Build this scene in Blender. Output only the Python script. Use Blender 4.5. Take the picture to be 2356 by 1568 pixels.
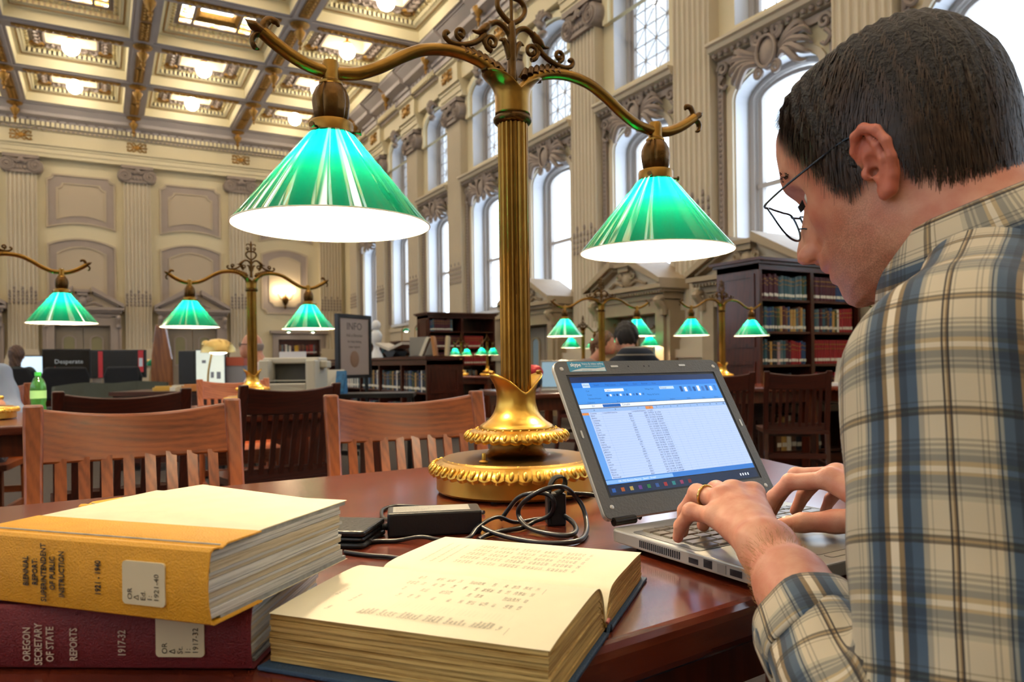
import bpy, bmesh, math, random
import numpy as np
from mathutils import Vector, Matrix, Euler
for _o in list(bpy.data.objects): bpy.data.objects.remove(_o, do_unlink=True)
SC = bpy.context.scene
COL = SC.collection
PI = math.pi
def V(*a): return Vector(a)
def R(d): return math.radians(d)

# ------------------------------------------------------------------ camera
YAW, ROLL, CAMZ = R(29.1), R(0.72), 1.0
_f = Vector((math.sin(YAW), math.cos(YAW), 0)); _r = Vector((math.cos(YAW), -math.sin(YAW), 0)); _d = _f.cross(_r)
_r2 = math.cos(ROLL)*_r + math.sin(ROLL)*_d; _d2 = -math.sin(ROLL)*_r + math.cos(ROLL)*_d
cam = bpy.data.cameras.new('camera'); camo = bpy.data.objects.new('camera', cam); COL.objects.link(camo)
_u = -_d2; _b = -_f
camo.matrix_world = Matrix(((_r2.x, _u.x, _b.x, 0), (_r2.y, _u.y, _b.y, 0), (_r2.z, _u.z, _b.z, CAMZ), (0, 0, 0, 1)))
cam.sensor_width = 36; cam.lens = 1700/2356*36; cam.shift_y = 51/2356
cam.clip_start = 0.05; cam.clip_end = 200
cam.dof.use_dof = True; cam.dof.focus_distance = 0.95; cam.dof.aperture_fstop = 9.0
SC.camera = camo

# ------------------------------------------------------------------ world (overcast daylight) and exposure
W = bpy.data.worlds.new('overcast_sky'); SC.world = W; W.use_nodes = True
_bg = W.node_tree.nodes['Background']; _bg.inputs[0].default_value = (0.76, 0.87, 1.0, 1); _bg.inputs[1].default_value = 5.0
vs = SC.view_settings
vs.view_transform = 'Standard'; vs.look = 'None'; vs.exposure = 0.36; vs.gamma = 1.0; vs.use_curve_mapping = False
SC.cycles.use_denoising = True
SC.cycles.max_bounces = 5; SC.cycles.diffuse_bounces = 3; SC.cycles.glossy_bounces = 3; SC.cycles.transmission_bounces = 4; SC.cycles.transparent_max_bounces = 8
SC.cycles.use_adaptive_sampling = True; SC.cycles.adaptive_threshold = .05; SC.cycles.adaptive_min_samples = 12
SC.cycles.caustics_reflective = False; SC.cycles.caustics_refractive = False
SC.cycles.sample_clamp_indirect = 6.0
GLOBE_E, BULB_E, SKYL_E, SCREEN_E, SCONCE_E = 36.0, 680.0, 7.0, .85, 42.0

# ------------------------------------------------------------------ helpers
def hexc(s):
    s = s.lstrip('#'); v = [int(s[i:i+2], 16)/255 for i in (0, 2, 4)]
    return tuple((x/12.92 if x <= .04045 else ((x+.055)/1.055)**2.4) for x in v) + (1.0,)
MATS = {}
def mat(name, col=None, rough=.5, metal=0.0, spec=.5, coat=0.0, bump=0.0, bscale=60.0, var=0.0, vscale=8.0, stretch=(1, 1, 1), emit=None, estr=0.0, sub=0.0, trans=0.0, aniso=0.0):
    if name in MATS: return MATS[name]
    m = bpy.data.materials.new(name); m.use_nodes = True; MATS[name] = m
    nt = m.node_tree; N = nt.nodes; L = nt.links; p = N['Principled BSDF']
    c = hexc(col) if isinstance(col, str) else tuple(col) + ((1.0,) if len(col) == 3 else ())
    p.inputs['Base Color'].default_value = c; p.inputs['Roughness'].default_value = rough; p.inputs['Metallic'].default_value = metal
    p.inputs['Specular IOR Level'].default_value = spec; p.inputs['Coat Weight'].default_value = coat; p.inputs['Coat Roughness'].default_value = .12
    if sub: p.inputs['Subsurface Weight'].default_value = sub; p.inputs['Subsurface Radius'].default_value = (.012, .005, .003); p.inputs['Subsurface Scale'].default_value = .6
    if aniso: p.inputs['Anisotropic'].default_value = aniso
    if trans: p.inputs['Transmission Weight'].default_value = trans
    if emit is not None:
        p.inputs['Emission Color'].default_value = hexc(emit) if isinstance(emit, str) else tuple(emit) + (1.0,)
        p.inputs['Emission Strength'].default_value = estr
    if bump or var:
        tc = N.new('ShaderNodeTexCoord'); mp = N.new('ShaderNodeMapping'); mp.inputs['Scale'].default_value = stretch
        L.new(tc.outputs['Object'], mp.inputs[0])
    if bump:
        n = N.new('ShaderNodeTexNoise'); n.inputs['Scale'].default_value = bscale; n.inputs['Detail'].default_value = 4
        L.new(mp.outputs[0], n.inputs['Vector'])
        b = N.new('ShaderNodeBump'); b.inputs['Strength'].default_value = bump; b.inputs['Distance'].default_value = .01
        L.new(n.outputs['Fac'], b.inputs['Height']); L.new(b.outputs[0], p.inputs['Normal'])
    if var:
        n = N.new('ShaderNodeTexNoise'); n.inputs['Scale'].default_value = vscale; n.inputs['Detail'].default_value = 5
        L.new(mp.outputs[0], n.inputs['Vector'])
        r = N.new('ShaderNodeValToRGB'); e = r.color_ramp.elements
        e[0].position = .3; e[1].position = .7
        e[0].color = tuple(x*(1-var) for x in c[:3]) + (1,); e[1].color = tuple(min(1, x*(1+var)) for x in c[:3]) + (1,)
        L.new(n.outputs['Fac'], r.inputs[0]); L.new(r.outputs[0], p.inputs['Base Color'])
    return m
def wood(name, dark, light, rough=.28, scale=3.0, axis=0, coat=.25, dist=6.0, bump=.04, fine=220.0):
    """wood grain running along the object's local axis"""
    if name in MATS: return MATS[name]
    m = mat(name, dark, rough=rough, coat=coat); nt = m.node_tree; N = nt.nodes; L = nt.links; p = N['Principled BSDF']
    tc = N.new('ShaderNodeTexCoord'); mp = N.new('ShaderNodeMapping')
    s = [1.0, 1.0, 1.0]; s[axis] = .12; mp.inputs['Scale'].default_value = s
    L.new(tc.outputs['Object'], mp.inputs[0])
    n1 = N.new('ShaderNodeTexNoise'); n1.inputs['Scale'].default_value = scale*4; n1.inputs['Detail'].default_value = 3; n1.inputs['Distortion'].default_value = .6
    L.new(mp.outputs[0], n1.inputs['Vector'])
    w = N.new('ShaderNodeTexWave'); w.wave_type = 'BANDS'; w.bands_direction = 'DIAGONAL'; w.inputs['Scale'].default_value = scale*6; w.inputs['Distortion'].default_value = dist; w.inputs['Detail'].default_value = 3; w.inputs['Detail Scale'].default_value = 1.5
    L.new(mp.outputs[0], w.inputs['Vector'])
    s2 = [1.0, 1.0, 1.0]; s2[axis] = .03
    mp2 = N.new('ShaderNodeMapping'); mp2.inputs['Scale'].default_value = s2; L.new(tc.outputs['Object'], mp2.inputs[0])
    n2 = N.new('ShaderNodeTexNoise'); n2.inputs['Scale'].default_value = fine; n2.inputs['Detail'].default_value = 2; L.new(mp2.outputs[0], n2.inputs['Vector'])
    mx = N.new('ShaderNodeMath'); mx.operation = 'MULTIPLY_ADD'; mx.inputs[1].default_value = .22; L.new(w.outputs['Fac'], mx.inputs[0]); L.new(n1.outputs['Fac'], mx.inputs[2])
    m2 = N.new('ShaderNodeMath'); m2.operation = 'MULTIPLY_ADD'; m2.inputs[1].default_value = .35; L.new(n2.outputs['Fac'], m2.inputs[0]); L.new(mx.outputs[0], m2.inputs[2])
    r = N.new('ShaderNodeValToRGB'); e = r.color_ramp.elements; e[0].position = .40; e[1].position = .92
    e[0].color = hexc(dark); e[1].color = hexc(light); L.new(m2.outputs[0], r.inputs[0]); L.new(r.outputs[0], p.inputs['Base Color'])
    b = N.new('ShaderNodeBump'); b.inputs['Strength'].default_value = bump; b.inputs['Distance'].default_value = .004; L.new(n2.outputs['Fac'], b.inputs['Height']); L.new(b.outputs[0], p.inputs['Normal'])
    return m

class MB:
    """collects shapes into one mesh"""
    def __init__(s): s.v = []; s.f = []; s.uv = None
    def add(s, vs, fs, M=None):
        o = len(s.v)
        s.v += [tuple((M @ Vector(p)) if M is not None else p) for p in vs]
        s.f += [tuple(i+o for i in f) for f in fs]; return s
    def box(s, x0, x1, y0, y1, z0, z1, M=None):
        vs = [(x0,y0,z0),(x1,y0,z0),(x1,y1,z0),(x0,y1,z0),(x0,y0,z1),(x1,y0,z1),(x1,y1,z1),(x0,y1,z1)]
        return s.add(vs, [(0,3,2,1),(4,5,6,7),(0,1,5,4),(1,2,6,5),(2,3,7,6),(3,0,4,7)], M)
    def bar(s, a, b, w, t, up=(0, 0, 1)):
        """box from a to b, w wide across, t thick along up"""
        a = Vector(a); b = Vector(b); d = (b-a); n = d.length; d.normalize(); up = Vector(up)
        x = d.cross(up); 
        if x.length < 1e-6: x = d.cross(Vector((1, 0, 0)))
        x.normalize(); y = x.cross(d)
        vs = []
        for p in (a, b):
            for sx, sy in ((-1,-1),(1,-1),(1,1),(-1,1)): vs.append(tuple(p + x*(w/2*sx) + y*(t/2*sy)))
        return s.add(vs, [(0,1,2,3),(7,6,5,4),(0,4,5,1),(1,5,6,2),(2,6,7,3),(3,7,4,0)])
    def lathe(s, prof, n=24, M=None, a0=0.0, a1=2*PI, cap=True):
        full = abs(a1-a0-2*PI) < 1e-6; k = n if full else n+1
        vs = []; fs = []
        for r, z in prof:
            for i in range(k):
                a = a0 + (a1-a0)*i/n; vs.append((r*math.cos(a), r*math.sin(a), z))
        for j in range(len(prof)-1):
            for i in range(n):
                i2 = (i+1) % k
                fs.append((j*k+i, j*k+i2, (j+1)*k+i2, (j+1)*k+i))
        if cap and full:
            if prof[0][0] > 1e-5: fs.append(tuple(reversed(range(k))))
            if prof[-1][0] > 1e-5: fs.append(tuple((len(prof)-1)*k+i for i in range(k)))
        return s.add(vs, fs, M)
    def tube(s, pts, r, n=8, M=None, cap=True, flat=1.0):
        pts = [Vector(p) for p in pts]; m = len(pts); rs = r if isinstance(r, (list, tuple)) else [r]*m
        vs = []; fs = []; prev = None
        for i, p in enumerate(pts):
            t = (pts[min(i+1, m-1)] - pts[max(i-1, 0)]).normalized()
            if prev is None:
                a = Vector((0, 0, 1)) if abs(t.z) < .9 else Vector((0, 1, 0)); x = t.cross(a).normalized()
            else:
                x = prev - t*prev.dot(t)
                if x.length < 1e-6: x = t.orthogonal()
                x.normalize()
            prev = x; y = t.cross(x)
            for k in range(n):
                a = 2*PI*k/n; vs.append(tuple(p + x*(rs[i]*math.cos(a)) + y*(rs[i]*flat*math.sin(a))))
        for i in range(m-1):
            for k in range(n): fs.append((i*n+k, i*n+(k+1) % n, (i+1)*n+(k+1) % n, (i+1)*n+k))
        if cap: fs.append(tuple(reversed(range(n)))); fs.append(tuple((m-1)*n+k for k in range(n)))
        return s.add(vs, fs, M)
    def prism(s, poly, z0, z1, M=None):
        """poly in xy, extruded in z"""
        n = len(poly); vs = [(x, y, z0) for x, y in poly] + [(x, y, z1) for x, y in poly]
        fs = [tuple(reversed(range(n))), tuple(range(n, 2*n))] + [(i, (i+1) % n, n+(i+1) % n, n+i) for i in range(n)]
        return s.add(vs, fs, M)
    def prismxz(s, poly, y0, y1):
        """poly in xz (counter-clockwise seen from -y), extruded in y"""
        return s.prism(poly, -y1, -y0, Matrix(((1,0,0,0),(0,0,-1,0),(0,1,0,0),(0,0,0,1))))
    def ring(s, outer, inner, y0, y1):
        """frame between two equal-length loops in xz, thickness y0..y1 (y0 front)"""
        n = len(outer); vs = []
        for y in (y0, y1):
            for lp in (outer, inner): vs += [(x, y, z) for x, z in lp]
        fs = []
        for i in range(n):
            j = (i+1) % n
            fs += [(i, j, n+j, n+i), (2*n+j, 2*n+i, 3*n+i, 3*n+j), (i, 2*n+i, 2*n+j, j), (n+j, 3*n+j, 3*n+i, n+i)]
        return s.add(vs, fs)
    def sphere(s, c, r, nu=16, nv=10, sc=(1, 1, 1), M=None):
        vs = []; fs = []
        for j in range(nv+1):
            t = PI*j/nv
            for i in range(nu): a = 2*PI*i/nu; vs.append((c[0]+r*sc[0]*math.sin(t)*math.cos(a), c[1]+r*sc[1]*math.sin(t)*math.sin(a), c[2]-r*sc[2]*math.cos(t)))
        for j in range(nv):
            for i in range(nu): fs.append((j*nu+i, j*nu+(i+1) % nu, (j+1)*nu+(i+1) % nu, (j+1)*nu+i))
        return s.add(vs, fs, M)
    def mesh(s, name, m=None, smooth=None):
        me = bpy.data.meshes.new(name); me.from_pydata(s.v, [], s.f); me.validate(); me.update()
        bm = bmesh.new(); bm.from_mesh(me); bmesh.ops.remove_doubles(bm, verts=bm.verts, dist=1e-6); bmesh.ops.recalc_face_normals(bm, faces=bm.faces); bm.to_mesh(me); bm.free()
        if smooth is not None:
            me.polygons.foreach_set('use_smooth', [True]*len(me.polygons)); me.set_sharp_from_angle(angle=R(smooth))
        if m is not None: me.materials.append(m)
        return me
    def build(s, name, m=None, parent=None, smooth=None, bevel=0.0, loc=None, rot=None, seg=2):
        o = bpy.data.objects.new(name, s.mesh(name, m, smooth)); return finish(o, parent, bevel, loc, rot, seg)
def finish(o, parent=None, bevel=0.0, loc=None, rot=None, seg=2):
    COL.objects.link(o)
    if parent is not None: o.parent = parent
    if loc is not None: o.location = loc
    if rot is not None: o.rotation_euler = rot
    if bevel:
        b = o.modifiers.new('bevel', 'BEVEL'); b.width = bevel; b.segments = seg; b.limit_method = 'ANGLE'; b.angle_limit = R(40)
    return o
def inst(name, me, parent=None, loc=None, rot=None, scale=None):
    o = bpy.data.objects.new(name, me); COL.objects.link(o)
    if parent is not None: o.parent = parent
    if loc is not None: o.location = loc
    if rot is not None: o.rotation_euler = rot
    if scale is not None: o.scale = scale
    return o
def tag(o, label=None, cat=None, group=None, kind=None):
    if label: o['label'] = label
    if cat: o['category'] = cat
    if group: o['group'] = group
    if kind: o['kind'] = kind
    return o
def empty(name, loc=(0, 0, 0), rz=0.0, label=None, cat=None, group=None, kind=None):
    o = bpy.data.objects.new(name, None); COL.objects.link(o); o.location = loc; o.rotation_euler = (0, 0, rz); o.empty_display_size = .1
    return tag(o, label, cat, group, kind)
def dup(root, loc, rz=None, label=None, group=None):
    r = root.copy(); COL.objects.link(r); r.location = loc
    if rz is not None: r.rotation_euler = (0, 0, rz)
    tag(r, label, None, group)
    for ch in root.children:
        c = ch.copy(); COL.objects.link(c); c.parent = r
        for g in ch.children:
            d = g.copy(); COL.objects.link(d); d.parent = c
    return r
def bez(pts, n=8):
    """Catmull-Rom through points"""
    P = [Vector(p) for p in pts]; out = []
    for i in range(len(P)-1):
        p0 = P[max(i-1, 0)]; p1 = P[i]; p2 = P[i+1]; p3 = P[min(i+2, len(P)-1)]
        for k in range(n):
            t = k/n; out.append(.5*((2*p1) + (-p0+p2)*t + (2*p0-5*p1+4*p2-p3)*t*t + (-p0+3*p1-3*p2+p3)*t*t*t))
    out.append(P[-1]); return out
def spiral(c, r0, r1, a0, turns, n=24, plane='xz', y=0.0):
    out = []
    for i in range(n+1):
        t = i/n; a = a0 + turns*2*PI*t; r = r0 + (r1-r0)*t
        out.append((c[0]+r*math.cos(a), y, c[1]+r*math.sin(a)))
    return out
def text_mesh(body, size, ext=0.0, align='CENTER', bold=0.0, valign='CENTER', name='lettering'):
    cu = bpy.data.curves.new(name, 'FONT'); cu.body = body; cu.size = size; cu.extrude = ext; cu.align_x = align; cu.align_y = valign; cu.resolution_u = 2; cu.offset = bold
    t = bpy.data.objects.new(name, cu); me = bpy.data.meshes.new_from_object(t); bpy.data.objects.remove(t); bpy.data.curves.remove(cu); me.name = name; return me
def text(body, name, size, m, parent, loc, rot, ext=.0002, align='CENTER', sx=1.0, bold=0.0, valign='CENTER'):
    me = text_mesh(body, size, ext, align, bold, valign, name); me.materials.clear(); me.materials.append(m)
    o = bpy.data.objects.new(name, me); COL.objects.link(o); o.parent = parent; o.location = loc; o.rotation_euler = rot; o.scale = (sx, 1, 1)
    return o
class Print(MB):
    """many small lines of print gathered into one part"""
    def put(s, body, loc, size, rot=None, align='LEFT', sx=1.0, valign='BOTTOM'):
        me = text_mesh(body, size, 0.0, align, 0.0, valign); M = Matrix.Translation(Vector(loc)) @ (rot.to_matrix().to_4x4() if rot else Matrix.Identity(4)) @ Matrix.Diagonal((sx, 1, 1, 1))
        s.add([tuple(v.co) for v in me.vertices], [tuple(p.vertices) for p in me.polygons], M); bpy.data.meshes.remove(me)
    def build_raw(s, name, m, parent):
        me = bpy.data.meshes.new(name); me.from_pydata(s.v, [], s.f); me.update(); me.materials.append(m); o = bpy.data.objects.new(name, me); return finish(o, parent)
rnd = random.Random(7)
ORD = ['', 'first', 'second', 'third', 'fourth', 'fifth', 'sixth', 'seventh', 'eighth', 'ninth', 'tenth', 'eleventh', 'twelfth', 'thirteenth', 'fourteenth', 'fifteenth', 'sixteenth', 'seventeenth', 'eighteenth', 'nineteenth', 'twentieth']
TZ = 0.76       # height of the table tops
# ================================================================== the room
cream = mat('cream_paint', '#d3c5a2', .55, var=.05, vscale=.6)
pilm = mat('stone_paint', '#c4b69d', .5, var=.05, vscale=1.2)
lilac = mat('lilac_grey_paint', '#9c8d83', .5, var=.06, vscale=2.0, bump=.15, bscale=25)
panelm = mat('panel_paint', '#b6a58d', .55)
stone2 = mat('capital_stone', '#8d7e74', .55, var=.12, vscale=6, bump=.3, bscale=30)
reveal = mat('window_reveal_paint', '#d5d8de', .5)
gold = mat('gilding', '#a07738', .42, .7, var=.3, vscale=20, bump=.5, bscale=45)
ceilm = mat('ceiling_cream', '#eadcb4', .55)
beamm = mat('beam_lilac', '#b3a8a2', .5, var=.05, vscale=2.0)
carpet = mat('carpet', '#453b34', .95, var=.2, vscale=30, bump=.3, bscale=300)
panem = bpy.data.materials.new('window_glass'); panem.use_nodes = True; MATS['pane'] = panem
def _thin(m, tint, gl):
    nt = m.node_tree; N = nt.nodes; L = nt.links; N.remove(N['Principled BSDF']); o = N['Material Output']
    t = N.new('ShaderNodeBsdfTransparent'); t.inputs[0].default_value = tint; g = N.new('ShaderNodeBsdfGlossy'); g.inputs['Roughness'].default_value = .03
    fr = N.new('ShaderNodeFresnel'); fr.inputs[0].default_value = 1.35
    x = N.new('ShaderNodeMixShader'); ml = N.new('ShaderNodeMath'); ml.operation = 'MULTIPLY'; ml.inputs[1].default_value = gl
    L.new(fr.outputs[0], ml.inputs[0]); L.new(ml.outputs[0], x.inputs[0]); L.new(t.outputs[0], x.inputs[1]); L.new(g.outputs[0], x.inputs[2]); L.new(x.outputs[0], o.inputs[0])
_thin(panem, (.92, .96, 1, 1), .8)

XW, XL, YE, YR, ZC = 8.0, -9.15, 27.2, -9.6, 9.0
WC = [24.0-2.84*k for k in range(12)]              # window centres along both long walls
fl = MB().box(XL-.6, XW+.6, YR-.3, YE+.3, -.2, 0).build('floor', carpet); tag(fl, 'dark grey-brown carpeted floor of the reading room', kind='structure')

def loop(hw, z0, sp, rise, n=14):
    L = [(-hw, z0), (hw, z0)]
    for i in range(n+1):
        a = PI*i/n; L.append((hw*math.cos(a), sp + rise*math.sin(a)))
    return L
HW = .72
LOW = (2.23, 4.72, .34); UPP = (5.80, 7.48, .34)
def bay_sheet(mb, M):
    B = 1.42
    def rect(x0, x1, z0, z1): mb.add([(x0,0,z0),(x1,0,z0),(x1,0,z1),(x0,0,z1)], [(0,1,2,3)], M)
    rect(-B, -HW, 0, 9.3); rect(HW, B, 0, 9.3); rect(-HW, HW, 0, LOW[0])
    n = 14
    for (z0, sp, ri), top in ((LOW, UPP[0]), (UPP, 9.3)):
        A = [(HW*math.cos(PI*i/n), sp+ri*math.sin(PI*i/n)) for i in range(n+1)]
        for i in range(n):
            (xa, za), (xb, zb) = A[i], A[i+1]
            mb.add([(xa,0,za),(xa,0,top),(xb,0,top),(xb,0,zb)], [(0,1,2,3)], M)
def bay_reveal(mb, M, deep=.5):
    for z0, sp, ri in (LOW, UPP):
        L = loop(HW, z0, sp, ri); k = len(L)
        mb.add([(x,0,z) for x, z in L] + [(x,deep,z) for x, z in L], [(i,(i+1)%k,k+(i+1)%k,k+i) for i in range(k)], M)
def TR(loc, rz): return Matrix.Translation(Vector(loc)) @ Matrix.Rotation(rz, 4, 'Z')
RW, RL = -PI/2, PI/2                                # local -y faces into the room: right wall, left wall
walls = {}
for nm, X, rz, lab in (('wall_right', XW, RW, 'tall cream wall with two rows of arched windows'), ('wall_left', XL, RL, 'opposite cream wall with arched windows')):
    a = MB(); b = MB()
    for y in WC: bay_sheet(a, TR((X, y, 0), rz)); bay_reveal(b, TR((X, y, 0), rz))
    s = 1 if rz == RW else -1
    for y0, y1 in ((WC[0]+1.42, YE), (YR, WC[-1]-1.42)): a.add([(X,y0,0),(X,y1,0),(X,y1,9.3),(X,y0,9.3)], [(0,1,2,3)])
    w = a.build(nm, cream); tag(w, lab, kind='structure'); b.build('window_reveal', reveal, w); walls[nm] = w
we = MB().box(XL, XW, YE, YE+.3, 0, 9.3).build('wall_end', cream); tag(we, 'cream end wall with fluted pilasters, panels and doors', kind='structure')
wr = MB().box(XL, XW, YR-.3, YR, 0, 9.3).build('wall_rear', cream); tag(wr, 'plain cream wall behind the readers', kind='structure')

# ---- windows
def bars(mb, z0, z1, hw, nx, ny, t=.015, y=.36):
    cw = 2*hw/nx; ch = (z1-z0)/ny
    for i in range(1, nx): mb.bar((-hw+i*cw, y, z0), (-hw+i*cw, y, z1), t, t, (0, 1, 0))
    for j in range(1, ny): mb.bar((-hw, y, z0+j*ch), (hw, y, z0+j*ch), t, t, (0, 1, 0))
    for j in range(0, ny, 2):
        for i in range(0, nx, 2):
            x0 = -hw+i*cw; x1 = min(hw, x0+2*cw); a = z0+j*ch; b = min(z1, a+2*ch)
            mb.bar((x0, y, a), (x1, y, b), t*.8, t*.8, (0, 1, 0)); mb.bar((x0, y, b), (x1, y, a), t*.8, t*.8, (0, 1, 0))
_wf = MB(); _wf.ring(loop(HW, *UPP), loop(HW-.09, UPP[0]+.08, UPP[1], UPP[2]-.07), .28, .42); _wf.ring(loop(HW-.09, UPP[0]+.08, UPP[1], UPP[2]-.07), loop(HW-.15, UPP[0]+.14, UPP[1], UPP[2]-.12), .33, .40)
UF = _wf.mesh('window_frame', mat('window_frame_paint', '#a79f98', .45))
_m = MB(); bars(_m, UPP[0]+.14, UPP[1]+.24, HW-.15, 4, 6); UM = _m.mesh('muntin_lattice', mat('muntin_paint', '#9a938d', .5))
def panemesh(l): 
    m = MB(); L = loop(HW-.1, l[0]+.08, l[1], l[2]-.08); m.add([(x, .37, z) for x, z in L], [tuple(range(len(L)))]); return m.mesh('pane', panem)
UP_, LP_ = panemesh(UPP), panemesh(LOW)
_wf = MB(); _wf.ring(loop(HW, *LOW), loop(HW-.09, LOW[0]+.05, LOW[1], LOW[2]-.07), .26, .42)
_wf.ring(loop(HW-.12, LOW[0]+.05, LOW[1], LOW[2]-.1), loop(HW-.19, LOW[0]+.14, LOW[1], LOW[2]-.16), .32, .40)
_wf.box(-HW+.1, HW-.1, .31, .41, 3.46, 3.53)
LF = _wf.mesh('sash_frame', MATS['window_frame_paint'])
_sm = MB().box(-HW-.06, HW+.06, -.09, .3, LOW[0]-.07, LOW[0]).mesh('window_sill', reveal)
k = 0
for X, rz, ys in ((XW, RW, WC), (XL, RL, WC)):
    for y in ys:
        k += 1
        w = empty('window_%d' % k, (X, y, 0), rz, kind='structure'); w['label'] = 'tall arched two-storey window with lattice panes above a sash'
        inst('window_frame', UF, w); inst('muntin_lattice', UM, w); inst('upper_pane', UP_, w); inst('sash_frame', LF, w); inst('lower_pane', LP_, w); inst('window_sill', _sm, w)
# light portals just outside the window rows guide the sky light into the room
for X, s in ((XW+.75, 1), (XL-.75, -1)):
    L = bpy.data.lights.new('window_portal', 'AREA'); L.shape = 'RECTANGLE'; L.size = 6.0; L.size_y = 34.2; L.cycles.is_portal = True
    o = bpy.data.objects.new('window_portal', L); COL.objects.link(o); o.location = (X, 8.4, 5.0); o.rotation_euler = (0, PI/2*s, 0)

# ---- pilasters
def flutes(w, pr, nf=7):
    P = [(-w/2, 0), (-w/2, -pr)]; g = w/nf
    for i in range(nf):
        x0 = -w/2 + i*g; P.append((x0+g*.16, -pr))
        for t in (.25, .5, .75): P.append((x0+g*(.16+.68*t), -pr+.035*math.sin(PI*t)+.006))
        P.append((x0+g*.84, -pr))
    P += [(w/2, -pr), (w/2, 0)]
    return list(reversed(P))
PS = MB().prism(flutes(.78, .2), 1.62, 7.02).mesh('fluted_shaft', pilm)
b = MB(); b.box(-.5, .5, -.34, 0, 0, 1.05); b.box(-.56, .56, -.4, 0, 1.05, 1.18); b.box(-.48, .48, -.31, 0, 1.18, 1.32)
b.box(-.46, .46, -.29, 0, 1.32, 1.42); b.box(-.43, .43, -.26, 0, 1.42, 1.52); b.box(-.40, .40, -.225, 0, 1.52, 1.62)
PB = b.mesh('pedestal', pilm)
b = MB(); b.box(-.47, .47, -.33, 0, 7.46, 7.56); b.box(-.40, .40, -.27, 0, 7.02, 7.10); b.box(-.42, .42, -.25, 0, 7.10, 7.46)
for sx in (-1, 1):
    c = (sx*.36, 7.24)
    b.lathe([(.02, -.30), (.2, -.29), (.215, -.26), (.215, 0)], 20, Matrix(((1,0,0,c[0]),(0,0,1,0),(0,-1,0,c[1]),(0,0,0,1))))
    b.tube([(c[0]+(p[0]-c[0])*sx, p[1], p[2]) for p in spiral(c, .19, .03, PI/2, 2.2, 36, y=-.30)], .022, 6)
    b.sphere((c[0], -.31, c[1]), .04, 8, 6)
for i in range(5): b.sphere((-.2+.1*i, -.27, 7.16), .045, 8, 6, (1, .7, 1.3))
b.tube([(-.30, -.3, 7.42), (-.1, -.31, 7.36), (.1, -.31, 7.36), (.30, -.3, 7.42)], .03, 6)
b.sphere((0, -.3, 7.4), .07, 8, 6, (1.2, .6, 1.2)); 
for sx in (-1, 1): b.tube([(0, -.3, 7.36), (sx*.1, -.32, 7.30), (sx*.17, -.31, 7.36)], .022, 5)
PC = b.mesh('ionic_capital', stone2, 40)
b = MB()
for i in range(7):
    for j in range(5 if i % 2 else 4): b.sphere((-.334+.1114*i, -.2, 3.05+.11*j), .035, 6, 4, (1, .5, 1.4))
PO = b.mesh('carved_drops', stone2)
def pilaster(parent, loc, rz):
    inst('fluted_shaft', PS, parent, loc, (0,0,rz)); inst('pedestal', PB, parent, loc, (0,0,rz)); inst('ionic_capital', PC, parent, loc, (0,0,rz)); inst('carved_drops', PO, parent, loc, (0,0,rz))
PY = [WC[0]+1.42-2.84*k for k in range(13)]
for y in PY: pilaster(walls['wall_right'], (XW, y, 0), RW)
PX = [-8.35, -5.2, -2.06, 1.11, 4.33, 7.45]
for x in PX[1:]: pilaster(we, (x, YE, 0), 0)

# ---- gilt frieze ornament, dentils, cornice
b = MB()
for sx in (-1, 1):
    for sz in (-1, 1):
        b.tube([(sx*.03, 0, 0), (sx*.12, -.02, sz*.05), (sx*.2, -.02, sz*.13), (sx*.27, -.01, sz*.12), (sx*.25, -.02, sz*.05)], .02, 5)
        b.tube([(0, 0, 0), (sx*.03, -.02, sz*.08), (sx*.1, -.02, sz*.15), (sx*.14, -.01, sz*.1)], .018, 5)
    b.tube([(sx*.06, 0, 0), (sx*.3, -.02, 0)], .02, 5)
b.sphere((0, 0, 0), .08, 10, 6, (1, .4, 1))
GO = b.mesh('gilt_ornament', gold)
def molding(mb, prof, x0, x1, M=None):
    """profile (n,z) toward -y, extruded along x"""
    k = len(prof); mb.add([(x0,-n,z) for n, z in prof] + [(x1,-n,z) for n, z in prof], [(i,(i+1)%k,k+(i+1)%k,k+i) for i in range(k)] + [tuple(range(k)), tuple(reversed(range(k,2*k)))], M)
ARCH = [(0,7.56),(.24,7.56),(.24,7.68),(.27,7.68),(.27,7.82),(.30,7.82),(.30,7.90),(.36,7.90),(.36,7.97),(0,7.97)]
FRZ = [(0,7.97),(.22,7.97),(.22,8.36),(.30,8.40),(.30,8.46),(0,8.46)]
CORN = [(0,8.46),(.36,8.46),(.36,8.60),(.42,8.60),(.44,8.68),(.66,8.72),(.68,8.82),(.86,8.95),(.88,9.02),(0,9.02)]
b = MB(); molding(b, ARCH, XL, XW, TR((0, YE, 0), 0)); molding(b, FRZ, XL, XW, TR((0, YE, 0), 0)); b.build('entablature', cream, we)
b = MB(); molding(b, CORN, XL, XW, TR((0, YE, 0), 0)); b.build('cornice', beamm, we)
LW = YE-YR; MW = TR((XW, (YE+YR)/2, 0), RW)
b = MB(); molding(b, FRZ, -LW/2, LW/2, MW)
for y in PY: molding(b, ARCH, -.62, .62, TR((XW, y, 0), RW)); molding(b, [(0,7.97),(.34,7.97),(.34,8.36),(.42,8.4),(.42,8.46),(0,8.46)], -.56, .56, TR((XW, y, 0), RW))
b.build('entablature', cream, walls['wall_right'])
b = MB(); molding(b, CORN, -LW/2, LW/2, MW)
for y in PY: molding(b, [(n+.1 if n else 0, z-.004) for n, z in CORN], -.6, .6, TR((XW, y, 0), RW))
b.build('cornice', beamm, walls['wall_right'])
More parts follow.
